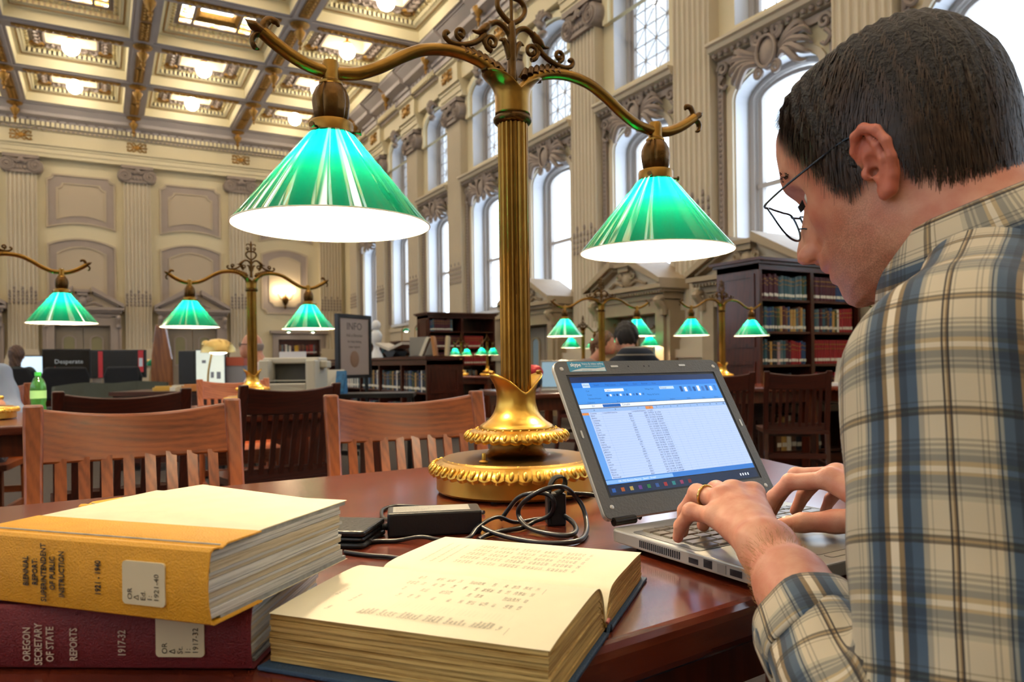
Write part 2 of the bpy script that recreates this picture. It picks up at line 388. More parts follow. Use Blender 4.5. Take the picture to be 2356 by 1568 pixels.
def dentils(parent, M, x0, x1, skip=None):
    b = MB(); g = MB(); n = int((x1-x0)/.13)
    for i in range(n):
        x = x0 + .13*i; b.box(x, x+.08, -.43, -.3, 8.465, 8.6, M)
        if i % 2 == 0: g.sphere((x+.05, -.44, 8.66), .045, 6, 4, (1, .6, 1.1), M)
        g.box(x+.02, x+.10, -.33, -.30, 8.37, 8.42, M)
    tag(b.build('dentil_course', ceilm, parent), kind='stuff'); tag(g.build('egg_course', lilac, parent), kind='stuff')
dentils(we, TR((0, YE, 0), 0), -4.5, XW-.4); dentils(walls['wall_right'], TR((XW, 0, 0), RW), -YE+.4, -4.0)
for x in PX[1:]: inst('gilt_ornament', GO, we, (x, YE-.23, 8.17))
for y in PY: inst('gilt_ornament', GO, walls['wall_right'], (XW-.35, y, 8.17), (0, 0, RW))

# ---- ornament of the window bays
b = MB(); b.ring(loop(HW+.12, LOW[0]-.02, LOW[1], LOW[2]+.1), loop(HW+.02, LOW[0], LOW[1], LOW[2]+.02), -.05, 0); AR1 = b.mesh('window_architrave', pilm)
b = MB(); b.ring([(-1.0,2.23),(1.0,2.23),(1.0,5.35),(-1.0,5.35)], [(-.9,2.23),(.9,2.23),(.9,5.25),(-.9,5.25)], -.07, 0); AR2 = b.mesh('carved_surround', lilac)
b = MB()
for sx in (-1, 1):
    for i in range(38): b.sphere((sx*.95, -.08, 2.3+.08*i), .03, 6, 4, (1, .6, 1))
AR3 = b.mesh('bead_border', stone2)
b = MB(); molding(b, [(0,5.36),(.12,5.38),(.14,5.42),(.24,5.46),(.26,5.52),(.30,5.54),(.30,5.58),(0,5.58)], -1.02, 1.02); SH = b.mesh('cornice_shelf', pilm)
b = MB()
for i in range(17): b.sphere((-.96+.12*i, -.17, 5.41), .045, 6, 4, (1, .7, .9))
SH2 = b.mesh('egg_molding', stone2)
b = MB(); b.sphere((0, -.1, 5.12), .2, 14, 10, (.85, .55, 1.15)); b.tube([(.16*math.cos(a), -.19, 5.13+.21*math.sin(a)) for a in np.linspace(0, 2*PI, 20)], .025, 6)
for sx in (-1, 1):
    b.tube([(sx*abs(p[0]), p[1], p[2]) for p in spiral((.16, 5.36), .1, .02, -PI/2, 1.5, 20, y=-.16)], .035, 6)
    b.tube([(sx*abs(p[0]), p[1], p[2]) for p in spiral((.14, 4.88), .08, .02, PI/2, -1.4, 18, y=-.16)], .03, 6)
    for q in range(5):
        a = R(60-32*q); b.tube(bez([(sx*.14, -.1, 5.1-.02*q), (sx*(.3+.1*math.cos(a)), -.2, 5.12+.1*math.sin(a)), (sx*(.42+.2*math.cos(a)), -.18, 5.08+.26*math.sin(a)), (sx*(.5+.17*math.cos(a)), -.08, 5.02+.2*math.sin(a))], 4), [.03,.04,.05,.05,.055,.055,.05,.05,.045,.04,.03,.025,.015][:13], 6)
    b.tube([(sx*abs(p[0]), p[1], p[2]) for p in spiral((.86, 5.2), .1, .02, 0, 1.3, 16, y=-.1)], .03, 6)
    b.tube(bez([(sx*.86, -.1, 5.1), (sx*.94, -.1, 5.0), (sx*.86, -.09, 4.92), (sx*.8, -.09, 4.96)], 4), .028, 6)
CT = b.mesh('cartouche', stone2, 50)
b = MB(); b.ring(loop(HW+.2, UPP[0]+1.2, UPP[1], UPP[2]+.16), loop(HW+.04, UPP[0]+1.2, UPP[1], UPP[2]+.03), -.1, 0); HD = b.mesh('hood_mold', ceilm)
b = MB()
for q in range(5): a = R(30+30*q); b.tube(bez([(0, -.12, 7.76), (.1*math.cos(a), -.24, 7.78+.14*math.sin(a)), (.24*math.cos(a), -.2, 7.78+.26*math.sin(a)), (.26*math.cos(a), -.1, 7.76+.16*math.sin(a))], 3), .045, 6)
b.sphere((0, -.2, 7.78), .1, 10, 8); b.sphere((0, -.16, 7.6), .1, 10, 8, (1.2, 1, .8)); KS = b.mesh('keystone_ornament', stone2, 50)
b = MB(); b.box(-1.42, 1.42, -.03, 0, 1.3, 2.0); b.box(-1.42, 1.42, -.07, 0, 2.0, 2.1); b.box(-1.42, 1.42, -.05, 0, 0, .25); DA = b.mesh('dado', pilm)
for y in WC[:8]:
    for nm, me in (('window_architrave', AR1), ('carved_surround', AR2), ('bead_border', AR3), ('cornice_shelf', SH), ('egg_molding', SH2), ('cartouche', CT), ('hood_mold', HD), ('keystone_ornament', KS), ('dado', DA)):
        inst(nm, me, walls['wall_right'], (XW, y, 0), (0, 0, RW))

# ---- end wall panels
def notch(x0, x1, z0, z1, c, arch_lo=0.0, arch_hi=0.0, bot=True, top=True):
    """rectangle with concave corners, optional segmental top or bottom"""
    P = []
    def cor(cx, cz, a0): return [(cx+c*math.cos(a0+PI/2*i/4*-1), cz+c*math.sin(a0+PI/2*i/4*-1)) for i in range(5)]
    cx = (x0+x1)/2; h = (x1-x0)/2
    P += cor(x0, z0, PI/2) if bot else [(x0, z0)]*5
    for i in range(1, 8): t = -1+2*i/8; P.append((cx+t*(h-(c if bot else 0)), z0+arch_lo*(1-t*t)))
    P += cor(x1, z0, PI) if bot else [(x1, z0)]*5
    P += cor(x1, z1, 3*PI/2) if top else [(x1, z1)]*5
    for i in range(1, 8): t = 1-2*i/8; P.append((cx+t*(h-(c if top else 0)), z1+arch_hi*(1-t*t)))
    P += cor(x0, z1, 2*PI) if top else [(x0, z1)]*5
    return P
def panel(parent, x, hw, z0, z1, name, **kw):
    mk = lambda d: notch(-hw+d, hw-d, z0+d, z1-d, .16, **kw)
    a = MB(); a.ring(mk(0), mk(.05), -.06, 0); a.ring(mk(.26), mk(.30), -.05, 0); a.build('panel_molding', panelm, parent, loc=(x, YE, 0))
    a = MB(); a.ring(mk(.05), mk(.26), -.025, 0); a.build('panel_border', lilac, parent, loc=(x, YE, 0))
    a = MB(); P = mk(.28); c = (0, (z0+z1)/2); a.add([(px, -.02, pz) for px, pz in P] + [(0, -.02, c[1])], [(i, (i+1) % len(P), len(P)) for i in range(len(P))]); a.build(name, panelm, parent, loc=(x, YE, 0))
BX = [-3.63, -.48, 2.72, 5.89]
for x in BX:
    panel(we, x, .95, 5.42, 7.12, 'upper_panel', arch_lo=.16, bot=False)
for x in BX[:3]: panel(we, x, .95, 2.6, 4.92, 'arched_panel', arch_hi=.22, bot=False, top=False)
panel(we, 5.82, .82, 2.86, 5.0, 'arched_panel', arch_hi=.18, top=False)
b = MB()
for x in BX: b.box(x-1.58, x+1.58, YE-.03, YE, .2, .95)
b.box(XL, XW, YE-.08, YE, .95, 1.04); b.box(XL, XW, YE-.07, YE, 0, .24); b.build('wainscot', panelm, we)

# ---- pedimented door surrounds
doorm = mat('door_paint', '#8f8272', .5)
def surround(name, loc, rz, dp, label, glazed, lilac=lilac, panelm=panelm):
    r = empty(name, loc, rz, kind='structure'); r['label'] = label
    a = MB()
    for s in (-1, 1):
        a.box(*sorted((s*.76, s*.98)), -dp-.05, 0, 0, 2.62); a.box(*sorted((s*.78, s*.96)), -dp-.09, 0, 0, .3)
        a.box(*sorted((s*.98, s*1.08)), -dp, 0, 0, 2.4)
        a.tube(bez([(s*.99, -dp-.08, 2.66), (s*.99, -dp-.18, 2.6), (s*.99, -dp-.08, 2.45), (s*.99, -dp-.06, 2.3)], 4), .07, 8)
    a.box(-.78, .78, -dp-.04, 0, 2.36, 2.64); a.build('door_casing', lilac, r)
    a = MB(); a.box(-1.02, 1.02, -dp-.08, 0, 2.64, 2.78); a.box(-1.1, 1.1, -dp-.16, 0, 2.78, 2.84); a.box(-1.16, 1.16, -dp-.24, 0, 2.84, 2.93); a.build('door_cornice', lilac, r)
    a = MB()
    for i in range(30): a.box(-1.06+.0725*i, -1.025+.0725*i, -dp-.19, -dp-.1, 2.75, 2.80)
    tag(a.build('dentil_course', lilac, r), kind='stuff')
    a = MB()
    for s in (-1, 1):
        P = [(s*1.16, 2.93), (s*1.16, 3.04), (s*.26, 3.58), (s*.26, 3.42)]
        if s < 0: P.reverse()
        a.prismxz(P, -dp-.26, 0)
        P = [(s*1.0, 2.95), (s*1.02, 2.99), (s*.3, 3.42), (s*.3, 3.34)]
        if s < 0: P.reverse()
        a.prismxz(P, -dp-.18, -.0)
    a.build('broken_pediment', lilac, r)
    a = MB(); a.prismxz([(-1.0, 2.93), (1.0, 2.93), (.28, 3.36), (-.28, 3.36)], -dp-.04, 0); a.build('tympanum', panelm, r)
    a = MB(); a.box(-.2, .2, -dp-.2, 0, 3.4, 3.48); a.box(-.15, .15, -dp-.16, 0, 3.3, 3.4); a.sphere((0, -dp-.06, 3.13), .15, 12, 8, (.9, .6, 1.2))
    for s in (-1, 1):
        a.tube([(s*abs(p[0]), p[1], p[2]) for p in spiral((.2, 3.2), .09, .02, PI/2, 1.4, 16, y=-dp-.1)], .025, 6)
        a.tube(bez([(s*.1, -dp-.08, 3.0), (s*.3, -dp-.1, 3.08), (s*.45, -dp-.08, 3.02), (s*.55, -dp-.06, 3.0)], 4), .03, 6)
    a.build('shield_ornament', lilac, r, smooth=50)
    for s in (-1, 1):
        lf = MB().box(*sorted((s*.01, s*.75)), -dp*.4, -dp*.4+.05, .02, 2.34).build('door_leaf', doorm, r)
        q = MB(); L = [(s*.38+x, z) for x, z in loop(.2, 1.05, 1.9, .16)]; L2 = [(s*.38+x, z) for x, z in loop(.15, 1.1, 1.9, .12)]
        q.ring(L, L2, -dp*.4-.035, -dp*.4); q.build('door_panel_frame', lilac, lf)
        q = MB(); q.add([(x, -dp*.4-.012, z) for x, z in L2], [tuple(range(len(L2)))]); q.build('door_light', glazed, lf)
        MB().lathe([(.0, -.06), (.028, -.055), (.03, -.03), (.012, -.02), (.012, 0)], 10, Matrix(((1,0,0,s*.08),(0,0,1,-dp*.4),(0,-1,0,1.02),(0,0,0,1)))).build('door_knob', gold, lf, smooth=40)
    return r
tanst = mat('tan_stone', '#a39074', .55, var=.06, vscale=3); glz = mat('door_glass', '#8fa6b4', .12, spec=.8); glz2 = mat('door_panel_green', '#8c8563', .5)
surround('door_1', (-.48, YE, 0), 0, .28, 'grey double door under a broken pediment behind the leftmost green lamp', glz2)
surround('door_2', (2.72, YE, 0), 0, .28, 'grey double door under a broken pediment behind the second green lamp', glz2)
surround('door_3', (-3.63, YE, 0), 0, .28, 'grey double door at the far left of the end wall', glz2)
d4 = surround('door_4', (XW, WC[4], 0), RW, .5, 'pedimented oak-grey doorway under the window right of the brass column', glz, tanst, pilm)
d5 = surround('door_5', (XW, WC[5]-.3, 0), RW, .5, 'pedimented doorway behind the boy in the striped top', glz, tanst, pilm)
d6 = surround('door_6', (XW, WC[6], 0), RW, .5, 'pedimented doorway behind the tall bookcase', glz, tanst, pilm)

for d_ in (d4, d5, d6): d_.scale = (.86, 1, .74)
# ---- ceiling
cl = MB().box(XL-.6, XW+.6, YR-.3, YE+.3, 9.95, 10.1).build('ceiling', ceilm); tag(cl, 'coffered cream ceiling with gilded beams and pendants', kind='structure')
BXS = [7.3-3.15*k for k in range(6)]; BYS = [26.43-3.0*k for k in range(13)]
b = MB()
for x in BXS: b.box(x-.3, x+.3, YR, YE, ZC, 9.9); b.box(x-.22, x+.22, YR, YE, ZC-.03, ZC)
b.build('long_beam', beamm, cl)
b = MB()
for y in BYS: b.box(XL, XW, y-.3, y+.3, ZC+.002, 9.9); b.box(XL, XW, y-.2, y+.2, ZC-.028, ZC)
b.build('cross_beam', beamm, cl)
b = MB(); b.box(7.6, XW, YR, YE, ZC+.001, 9.9); b.box(XL, BXS[-1]-.3, YR, YE, ZC+.001, 9.9); b.box(XL, XW, 26.7, YE, ZC+.003, 9.9); b.build('ceiling_margin', beamm, cl)
# gilded strips under the beams
def gstrip(l, w):
    q = MB(); q.box(-w/2, w/2, -l/2, l/2, -.03, 0); n = int(l/.16)
    for i in range(n): q.sphere((0, -l/2+.08+.16*i, -.035), .07, 6, 4, (w/.2, 1, .5))
    return q.mesh('gilt_strip', gold)
G1 = gstrip(1.05, .24); G2 = gstrip(2.3, .13)
b = MB(); b.lathe([(.0, -.62), (.02, -.60), (.03, -.55), (.015, -.52), (.05, -.48), (.06, -.44), (.03, -.40), (.07, -.34), (.12, -.24), (.13, -.19), (.06, -.14), (.06, -.10), (.2, -.06), (.23, -.02), (.2, 0)], 14)
PD = b.mesh('pendant', gold, 40)
for xi, x in enumerate(BXS):
    for y in BYS[:10]:
        if y < 3: continue
        inst('pendant', PD, cl, (x, y, ZC-.03)); inst('gilt_strip', G1, cl, (x, y-.92, ZC-.03)); inst('gilt_strip', G1, cl, (x, y-2.06, ZC-.03))
for xi in range(5):
    x = (BXS[xi]+BXS[xi+1])/2
    for y in BYS[:10]:
        if y > 3: inst('gilt_strip', G2, cl, (x, y, ZC-.028), (0, 0, PI/2))
# coffers
def rr(mb, a, b2):
    (ax, ay, az), (bx, by, bz) = a, b2
    A = [(-ax,-ay,az),(ax,-ay,az),(ax,ay,az),(-ax,ay,az)]; B = [(-bx,-by,bz),(bx,-by,bz),(bx,by,bz),(-bx,by,bz)]
    mb.add(A+B, [(i,(i+1)%4,4+(i+1)%4,4+i) for i in range(4)])
HX, HY = 1.275, 1.2
q = MB(); rr(q, (HX,HY,0), (HX-.02,HY-.02,.24)); rr(q, (HX-.02,HY-.02,.24), (HX-.12,HY-.12,.26)); CF1 = q.mesh('coffer_fascia', ceilm)
q = MB(); rr(q, (HX-.12,HY-.12,.26), (HX-.12,HY-.12,.24)); rr(q, (HX-.12,HY-.12,.24), (HX-.15,HY-.15,.24)); CF5 = q.mesh('gilt_bead', gold)
q = MB(); rr(q, (HX-.12,HY-.12,.27), (HX-.2,HY-.2,.30)); rr(q, (HX-.2,HY-.2,.40), (HX-.34,HY-.34,.42))
def ringitems(hx, hy, step, f):
    n = int(2*hx/step)
    for i in range(n+1): x = -hx+2*hx*i/n; f(x, -hy, 0); f(x, hy, 0)
    n = int(2*hy/step)
    for i in range(1, n): y = -hy+2*hy*i/n; f(-hx, y, 1); f(hx, y, 1)
ringitems(HX-.2, HY-.2, .11, lambda x, y, s: q.box(x-.03, x+.03, y-.03, y+.03, .29, .41))
CF2 = q.mesh('coffer_dentils', mat('ceiling_dentil', '#efe2b8', .5))
q = MB(); ringitems(HX-.3, HY-.3, .16, lambda x, y, s: q.sphere((x, y, .42), .05, 6, 4)); CF3 = q.mesh('coffer_eggs', mat('egg_cream', '#d8c48e', .5, var=.3, vscale=6))
q = MB(); rr(q, (HX-.34,HY-.34,.43), (.62,.5,.45)); rr(q, (.62,.5,.45), (.62,.5,.40)); rr(q, (.62,.5,.40), (.56,.44,.40)); CF4 = q.mesh('coffer_panel', lilac)
q = MB()
for sx in (-1, 1):
    for sy in (-1, 1):
        q.sphere((sx*.78, sy*.68, .42), .1, 10, 6, (1.2, 1, .5)); q.lathe([(.13, .40), (.16, .38), (.19, .42)], 12, Matrix.Translation((sx*.78, sy*.68, 0)), cap=False)
CF6 = q.mesh('gilt_rosettes', gold)
q = MB()
for sx in (-1, 1):
    for tt in (-.5, -.25, 0, .25, .5):
        q.tube(bez([(tt*1.0-.08, sx*.68, .41), (tt*1.0, sx*.74, .38), (tt*1.0+.1, sx*.66, .40), (tt*1.0+.05, sx*.62, .42)], 3), .03, 5)
        q.tube(bez([(sx*.76, tt*.9-.08, .41), (sx*.82, tt*.9, .38), (sx*.74, tt*.9+.1, .40), (sx*.7, tt*.9+.05, .42)], 3), .03, 5)
CF7 = q.mesh('scroll_relief', stone2)
q = MB(); rr(q, (.56,.44,.40), (.56,.44,.80)); q.add([(-.56,-.44,.8),(.56,-.44,.8),(.56,.44,.8),(-.56,.44,.8)], [(0,1,2,3)]); CF8 = q.mesh('coffer_well', ceilm)
q = MB(); q.box(-.38, .38, -.3, .3, .74, .8); 
for i in range(10): q.sphere((-.34+.075*i, -.3, .74), .03, 6, 4); q.sphere((-.34+.075*i, .3, .74), .03, 6, 4)
CF9 = q.mesh('gilt_boss', mat('orange_gilding', '#c06a1c', .4, .4, var=.4, vscale=14))
globem = mat('globe_glass_lit', '#fff1d8', .3, emit=(1.0, .88, .70), estr=GLOBE_E)
GL = MB().sphere((0, 0, 0), .2, 14, 9).mesh('globe', globem, 80)
GF = MB().lathe([(.03, .75), (.03, .26), (.09, .24), (.11, .19), (.07, .17)], 12).mesh('fitter', gold, 40)
# stained glass skylights
sg = bpy.data.materials.new('stained_glass_backlit'); sg.use_nodes = True; nt = sg.node_tree; N = nt.nodes; L = nt.links; p = N['Principled BSDF']
tc = N.new('ShaderNodeTexCoord'); vo = N.new('ShaderNodeTexVoronoi'); vo.inputs['Scale'].default_value = 9; L.new(tc.outputs['Object'], vo.inputs['Vector'])
r_ = N.new('ShaderNodeValToRGB'); e = r_.color_ramp.elements; e[0].color = hexc('#ffdc8a'); e[1].color = hexc('#fff6df')
for po, co in ((.3, '#e8a028'), (.45, '#fff3d0'), (.62, '#cfe4ee'), (.75, '#f0b040')): x = e.new(po); x.color = hexc(co)
L.new(vo.outputs['Color'], r_.inputs[0]); v2 = N.new('ShaderNodeTexVoronoi'); v2.feature = 'DISTANCE_TO_EDGE'; v2.inputs['Scale'].default_value = 9; L.new(tc.outputs['Object'], v2.inputs['Vector'])
ct = N.new('ShaderNodeMath'); ct.operation = 'GREATER_THAN'; ct.inputs[1].default_value = .035; L.new(v2.outputs['Distance'], ct.inputs[0])
ml = N.new('ShaderNodeMath'); ml.operation = 'MULTIPLY'; ml.inputs[1].default_value = SKYL_E; L.new(ct.outputs[0], ml.inputs[0])
L.new(r_.outputs[0], p.inputs['Emission Color']); L.new(ml.outputs[0], p.inputs['Emission Strength']); p.inputs['Base Color'].default_value = (.3, .25, .15, 1); p.inputs['Roughness'].default_value = .2
q = MB()
xs = (-.85, -.52, .52, .85); ys = (-.77, -.48, .48, .77)
SGF = MB()
for i in range(3):
    for j in range(3):
        if i == 1 and j == 1: continue
        q.box(xs[i]+.03, xs[i+1]-.03, ys[j]+.03, ys[j+1]-.03, .46, .48)
SG1 = q.mesh('stained_glass', sg)
for x in xs: SGF.box(x-.03, x+.03, ys[0]-.03, ys[3]+.03, .43, .50)
for y in ys: SGF.box(xs[0]-.03, xs[3]+.03, y-.03, y+.03, .432, .502)
SG2 = SGF.mesh('skylight_frame', lilac)
q = MB(); rr(q, (.49,.45,.43), (.40,.34,.50)); rr(q, (.40,.34,.50), (.36,.30,.62)); SG3 = q.mesh('gilt_skylight_frame', gold)
q = MB(); q.add([(-.36,-.30,.62),(.36,-.30,.62),(.36,.30,.62),(-.36,.30,.62)], [(0,1,2,3)]); SG4 = q.mesh('skylight_pane', mat('skylight_lit', '#ffffff', .3, emit=(1, .93, .8), estr=SKYL_E*1.6))
q = MB(); rr(q, (HX-.34,HY-.34,.43), (.86,.78,.45)); SG5 = q.mesh('coffer_panel', lilac)
gi = 0
for xi in range(5):
    for yi in range(12):
        x = (BXS[xi]+BXS[xi+1])/2; y = (BYS[yi]+BYS[yi+1])/2
        if x < -8: continue
        sky = yi >= 2 and xi in (1, 2, 3)
        full = y > 2 and x > -5
        for nm, me in (('coffer_fascia', CF1), ('coffer_dentils', CF2)) + ((('gilt_bead', CF5), ('coffer_eggs', CF3)) if full else ()): inst(nm, me, cl, (x, y, ZC))
        if sky:
            for nm, me in (('stained_glass', SG1), ('skylight_frame', SG2), ('gilt_skylight_frame', SG3), ('skylight_pane', SG4), ('coffer_panel', SG5)): inst(nm, me, cl, (x, y, ZC))
        else:
            for nm, me in (('coffer_panel', CF4), ('coffer_well', CF8)) + ((('gilt_rosettes', CF6), ('scroll_relief', CF7), ('gilt_boss', CF9)) if full else ()): inst(nm, me, cl, (x, y, ZC))
            col = {0: 'nearest the windows', 1: 'second from the windows', 2: 'third from the windows', 3: 'fourth from the windows', 4: 'beside the left wall'}[xi]
            row = ['row next to the end wall', 'second row from end wall'][yi] if yi < 2 else ORD[yi+1]+' row from end wall'
            g = empty('ceiling_light', (x, y, 9.2), 0, 'white globe lamp in ceiling coffer, %s, %s' % (row, col), 'ceiling light', 'globe lamps in the ceiling coffers')
            inst('globe', GL, g); inst('fitter', GF, g)
# ================================================================== two-arm brass library lamp
brass = mat('polished_brass', '#c59a45', .30, 1.0, var=.06, vscale=30)
brassd = mat('aged_brass', '#8a672f', .32, 1.0, var=.12, vscale=25)
bronze = mat('dark_bronze', '#5e4322', .38, .95, var=.2, vscale=40, bump=.15, bscale=80)
shadem = bpy.data.materials.new('green_cased_glass'); shadem.use_nodes = True
nt = shadem.node_tree; N = nt.nodes; L = nt.links; p = N['Principled BSDF']; o_ = N['Material Output']
p.inputs['Base Color'].default_value = (.001, .055, .040, 1); p.inputs['Roughness'].default_value = .06; p.inputs['Specular IOR Level'].default_value = .7; p.inputs['Coat Weight'].default_value = .5
tr = N.new('ShaderNodeBsdfTranslucent'); tr.inputs[0].default_value = (.0, .17, .095, 1)
df = N.new('ShaderNodeBsdfDiffuse'); df.inputs[0].default_value = (.95, .93, .86, 1)
m1 = N.new('ShaderNodeMixShader'); m1.inputs[0].default_value = .24; L.new(p.outputs[0], m1.inputs[1]); L.new(tr.outputs[0], m1.inputs[2])
ge = N.new('ShaderNodeNewGeometry'); m2 = N.new('ShaderNodeMixShader'); L.new(ge.outputs['Backfacing'], m2.inputs[0]); L.new(m1.outputs[0], m2.inputs[1]); L.new(df.outputs[0], m2.inputs[2]); L.new(m2.outputs[0], o_.inputs[0])
rimm = mat('white_glass_rim', '#f4efd9', .2)
bulbm = mat('lamp_bulb_lit', '#ffffff', .3, emit=(1.0, .80, .52), estr=BULB_E)
def scallop(r, z, w, n, lobes, h):
    """gadrooned rim: scalloped skirt with eggs and a bead row"""
    b = MB(); K = lobes*8; rows = [(r-w*1.6, z+h*1.0, 0), (r-w*.9, z+h*.95, 0), (r-w*.5, z+h*.7, .2), (r-w*.08, z+h*.25, .8), (r, z-h*.05, 1), (r-w*.12, z-h*.32, 1), (r-w*.5, z-h*.2, 0), (r-w*1.6, z-h*.2, 0)]
    vs = []; fs = []
    for (rr_, zz, am) in rows:
        for i in range(K):
            a = 2*PI*i/K; s = abs(math.cos(a*lobes/2)); q = rr_ - am*(.10*w)*(1-s); vs.append((q*math.cos(a), q*math.sin(a), zz + am*h*.16*(1-s)))
    m = len(rows)
    for j in range(m-1):
        for i in range(K): fs.append((j*K+i, j*K+(i+1)%K, (j+1)*K+(i+1)%K, (j+1)*K+i))
    b.add(vs, fs)
    for i in range(lobes):
        a = 2*PI*i/lobes; q = r-w*.20; M = Matrix.Rotation(a, 4, 'Z') @ Matrix.Translation((q, 0, z+h*.42)) @ Matrix.Rotation(R(-38), 4, 'Y')
        b.sphere((0, 0, 0), w*.22, 8, 6, (.75, .72, 1.45), M)
        M2 = Matrix.Rotation(a+PI/lobes, 4, 'Z') @ Matrix.Translation((r-w*.24, 0, z+h*.45)) @ Matrix.Rotation(R(-38), 4, 'Y'); b.sphere((0, 0, 0), w*.10, 6, 4, (.8, .6, 3.2), M2)
    for i in range(lobes): a = 2*PI*(i+.5)/lobes; b.sphere(((r-w*1.0)*math.cos(a), (r-w*1.0)*math.sin(a), z+h*.98), w*.1, 6, 4, (1, 1, .8))
    return b
def leafcup(prof, zlow, zamp, flare, pw, n=64, t0=0.0):
    """cup of revolution whose rim rises into two leaves along +-x"""
    vs = []; fs = []; m = 16
    z0 = prof[0][1]; z1 = prof[-1][1]
    def rad(z):
        for (ra, za), (rb, zb) in zip(prof, prof[1:]):
            if (z-za)*(z-zb) <= 0 and za != zb: t = (z-za)/(zb-za); return ra+(rb-ra)*t
        return prof[-1][0]
    for j in range(m+1):
        for i in range(n):
            a = 2*PI*i/n; c = abs(math.cos(a))**pw; zt = zlow + zamp*c; t = j/m; z = z0 + (zt-z0)*t
            r = rad(min(z, z1)) + flare*c*max(0, (z-zlow)/max(zamp, 1e-6))**2
            vs.append((r*math.cos(a), r*math.sin(a), z))
    for j in range(m):
        for i in range(n): fs.append((j*n+i, j*n+(i+1)%n, (j+1)*n+(i+1)%n, (j+1)*n+i))
    return MB().add(vs, fs)
ARM = [(.018,.757),(.036,.778),(.058,.794),(.085,.803),(.115,.807),(.150,.805),(.185,.796),(.220,.778),(.250,.759),(.275,.745),(.305,.733),(.347,.728),(.377,.731),(.407,.742),(.435,.758),(.456,.773)]
def make_lamp():
    r = empty('brass_lamp')
    bs = MB().lathe([(.0, .004), (.149, .004), (.152, .008), (.152, .040), (.147, .045), (.0, .045)], 72).build('base_drum', brass, r, smooth=35)
    for i in range(4):
        a = PI/4+i*PI/2; MB().lathe([(.012, 0), (.012, .006)], 12, Matrix.Translation((.13*math.cos(a), .13*math.sin(a), 0))).build('foot', mat('black_rubber', '#121212', .7), bs)
    scallop(.167, .041, .030, 0, 44, .021).build('gadrooned_rim', brass, r, smooth=50)
    pl = MB().lathe([(.142, .050), (.142, .060), (.138, .0635), (.10, .066), (.066, .067), (.058, .0705), (.052, .078), (.049, .087), (.049, .098), (.053, .102), (.0, .102)], 64).build('top_plate', mat('satin_brass', '#8f6d38', .36, 1.0, aniso=.4), r, smooth=35)
    MB().lathe([(.0085, .066), (.0085, .068), (.0065, .0695), (.0035, .070), (.0035, .081), (.003, .082), (0, .082)], 14, Matrix.Translation((-.098, -.055, 0))).build('switch_pin', brass, pl, smooth=40)
    scallop(.100, .100, .024, 0, 30, .018).build('upper_rim', brass, r, smooth=50)
    v = leafcup([(.070, .116), (.069, .121), (.062, .124), (.054, .130), (.045, .139), (.039, .150), (.0355, .163), (.0345, .176), (.0355, .190), (.040, .206), (.0445, .214)], .185, .037, .006, 1.4)
    o = v.build('leaf_collar', brass, r, smooth=60); sm = o.modifiers.new('solid', 'SOLIDIFY'); sm.thickness = .0022
    for s in (-1, 1): MB().tube([(s*.0505, -.006, .2225), (s*.0525, 0, .2235), (s*.0505, .006, .2225)], .0035, 8).build('leaf_tip', brass, o, smooth=50)
    P = []
    for i in range(20*6):
        a = 2*PI*i/120; k = i % 6; P.append(((.0288 if k in (0, 1, 5) else (.0268 if k in (2, 4) else .0259))*math.cos(a), (.0288 if k in (0, 1, 5) else (.0268 if k in (2, 4) else .0259))*math.sin(a)))
    MB().prism(P, .118, .702).build('fluted_column', brassd, r, smooth=50)
    MB().lathe([(.028, .690), (.034, .693), (.0365, .698), (.0365, .702), (.033, .706), (.031, .709), (.031, .712)], 40).build('column_ring', bronze, r, smooth=40)
    cu = leafcup([(.031, .708), (.0308, .73), (.0312, .745), (.034, .758), (.041, .772), (.052, .784)], .752, .034, .006, 1.1).build('arm_socket', brassd, r, smooth=60); sm = cu.modifiers.new('solid', 'SOLIDIFY'); sm.thickness = .002
    for s in (-1, 1): MB().tube([(s*.057, -.008, .7855), (s*.062, 0, .7845), (s*.057, .008, .7855)], .004, 8).build('socket_curl', bronze, cu, smooth=50)
    for s in (-1, 1):
        pts = bez([(s*a, 0, z) for a, z in ARM], 5)
        ar = MB().tube(pts, .0108, 14).build('arm', brassd, r, smooth=50)
        q = MB(); q.tube(bez([(s*.452, 0, .770), (s*.463, 0, .777), (s*.474, 0, .783), (s*.482, 0, .788)], 3), [.011]*3+[.0105]*3+[.008, .005, .002, .001], 10, flat=.7)
        q.tube(bez([(s*.456, 0, .774), (s*.452, 0, .787), (s*.444, 0, .795), (s*.434, 0, .793), (s*.431, 0, .786)], 4), [.007]*8+[.006]*5+[.005, .004, .003, .002], 8, flat=.7)
        q.tube(bez([(s*.458, 0, .770), (s*.468, 0, .765), (s*.472, 0, .755), (s*.468, 0, .746), (s*.461, 0, .744)], 4), [.007]*8+[.006]*5+[.005, .004, .003, .002], 8, flat=.7)
        q.build('arm_finial', bronze, ar, smooth=50)
        q = MB()
        for i in range(7):
            a = .030+.0125*i; z = .792+.024*math.sin(min(1, (a-.02)/.09)*PI/2)
            q.tube([(s*(a-.007), -.0075, z-.012), (s*(a+.001), 0, z+.004), (s*(a-.007), .0075, z-.012)], .0062, 7)
        q.build('feather_ridge', bronze, ar, smooth=50)
        # shade assembly on this arm
        X = s*.347
        h = MB(); vs = []; fs = []; prof = [(.020, .643), (.0262, .650), (.0285, .664), (.0298, .676), (.0285, .688), (.0240, .699), (.0185, .706)]; K = 48
        for rr_, z in prof:
            for i in range(K): a = 2*PI*i/K; q_ = rr_*(1+.045*abs(math.cos(2*a))-.06*(abs(math.sin(2*a)) > .985)+.018*math.cos(12*a)); vs.append((X+q_*math.cos(a), q_*math.sin(a), z))
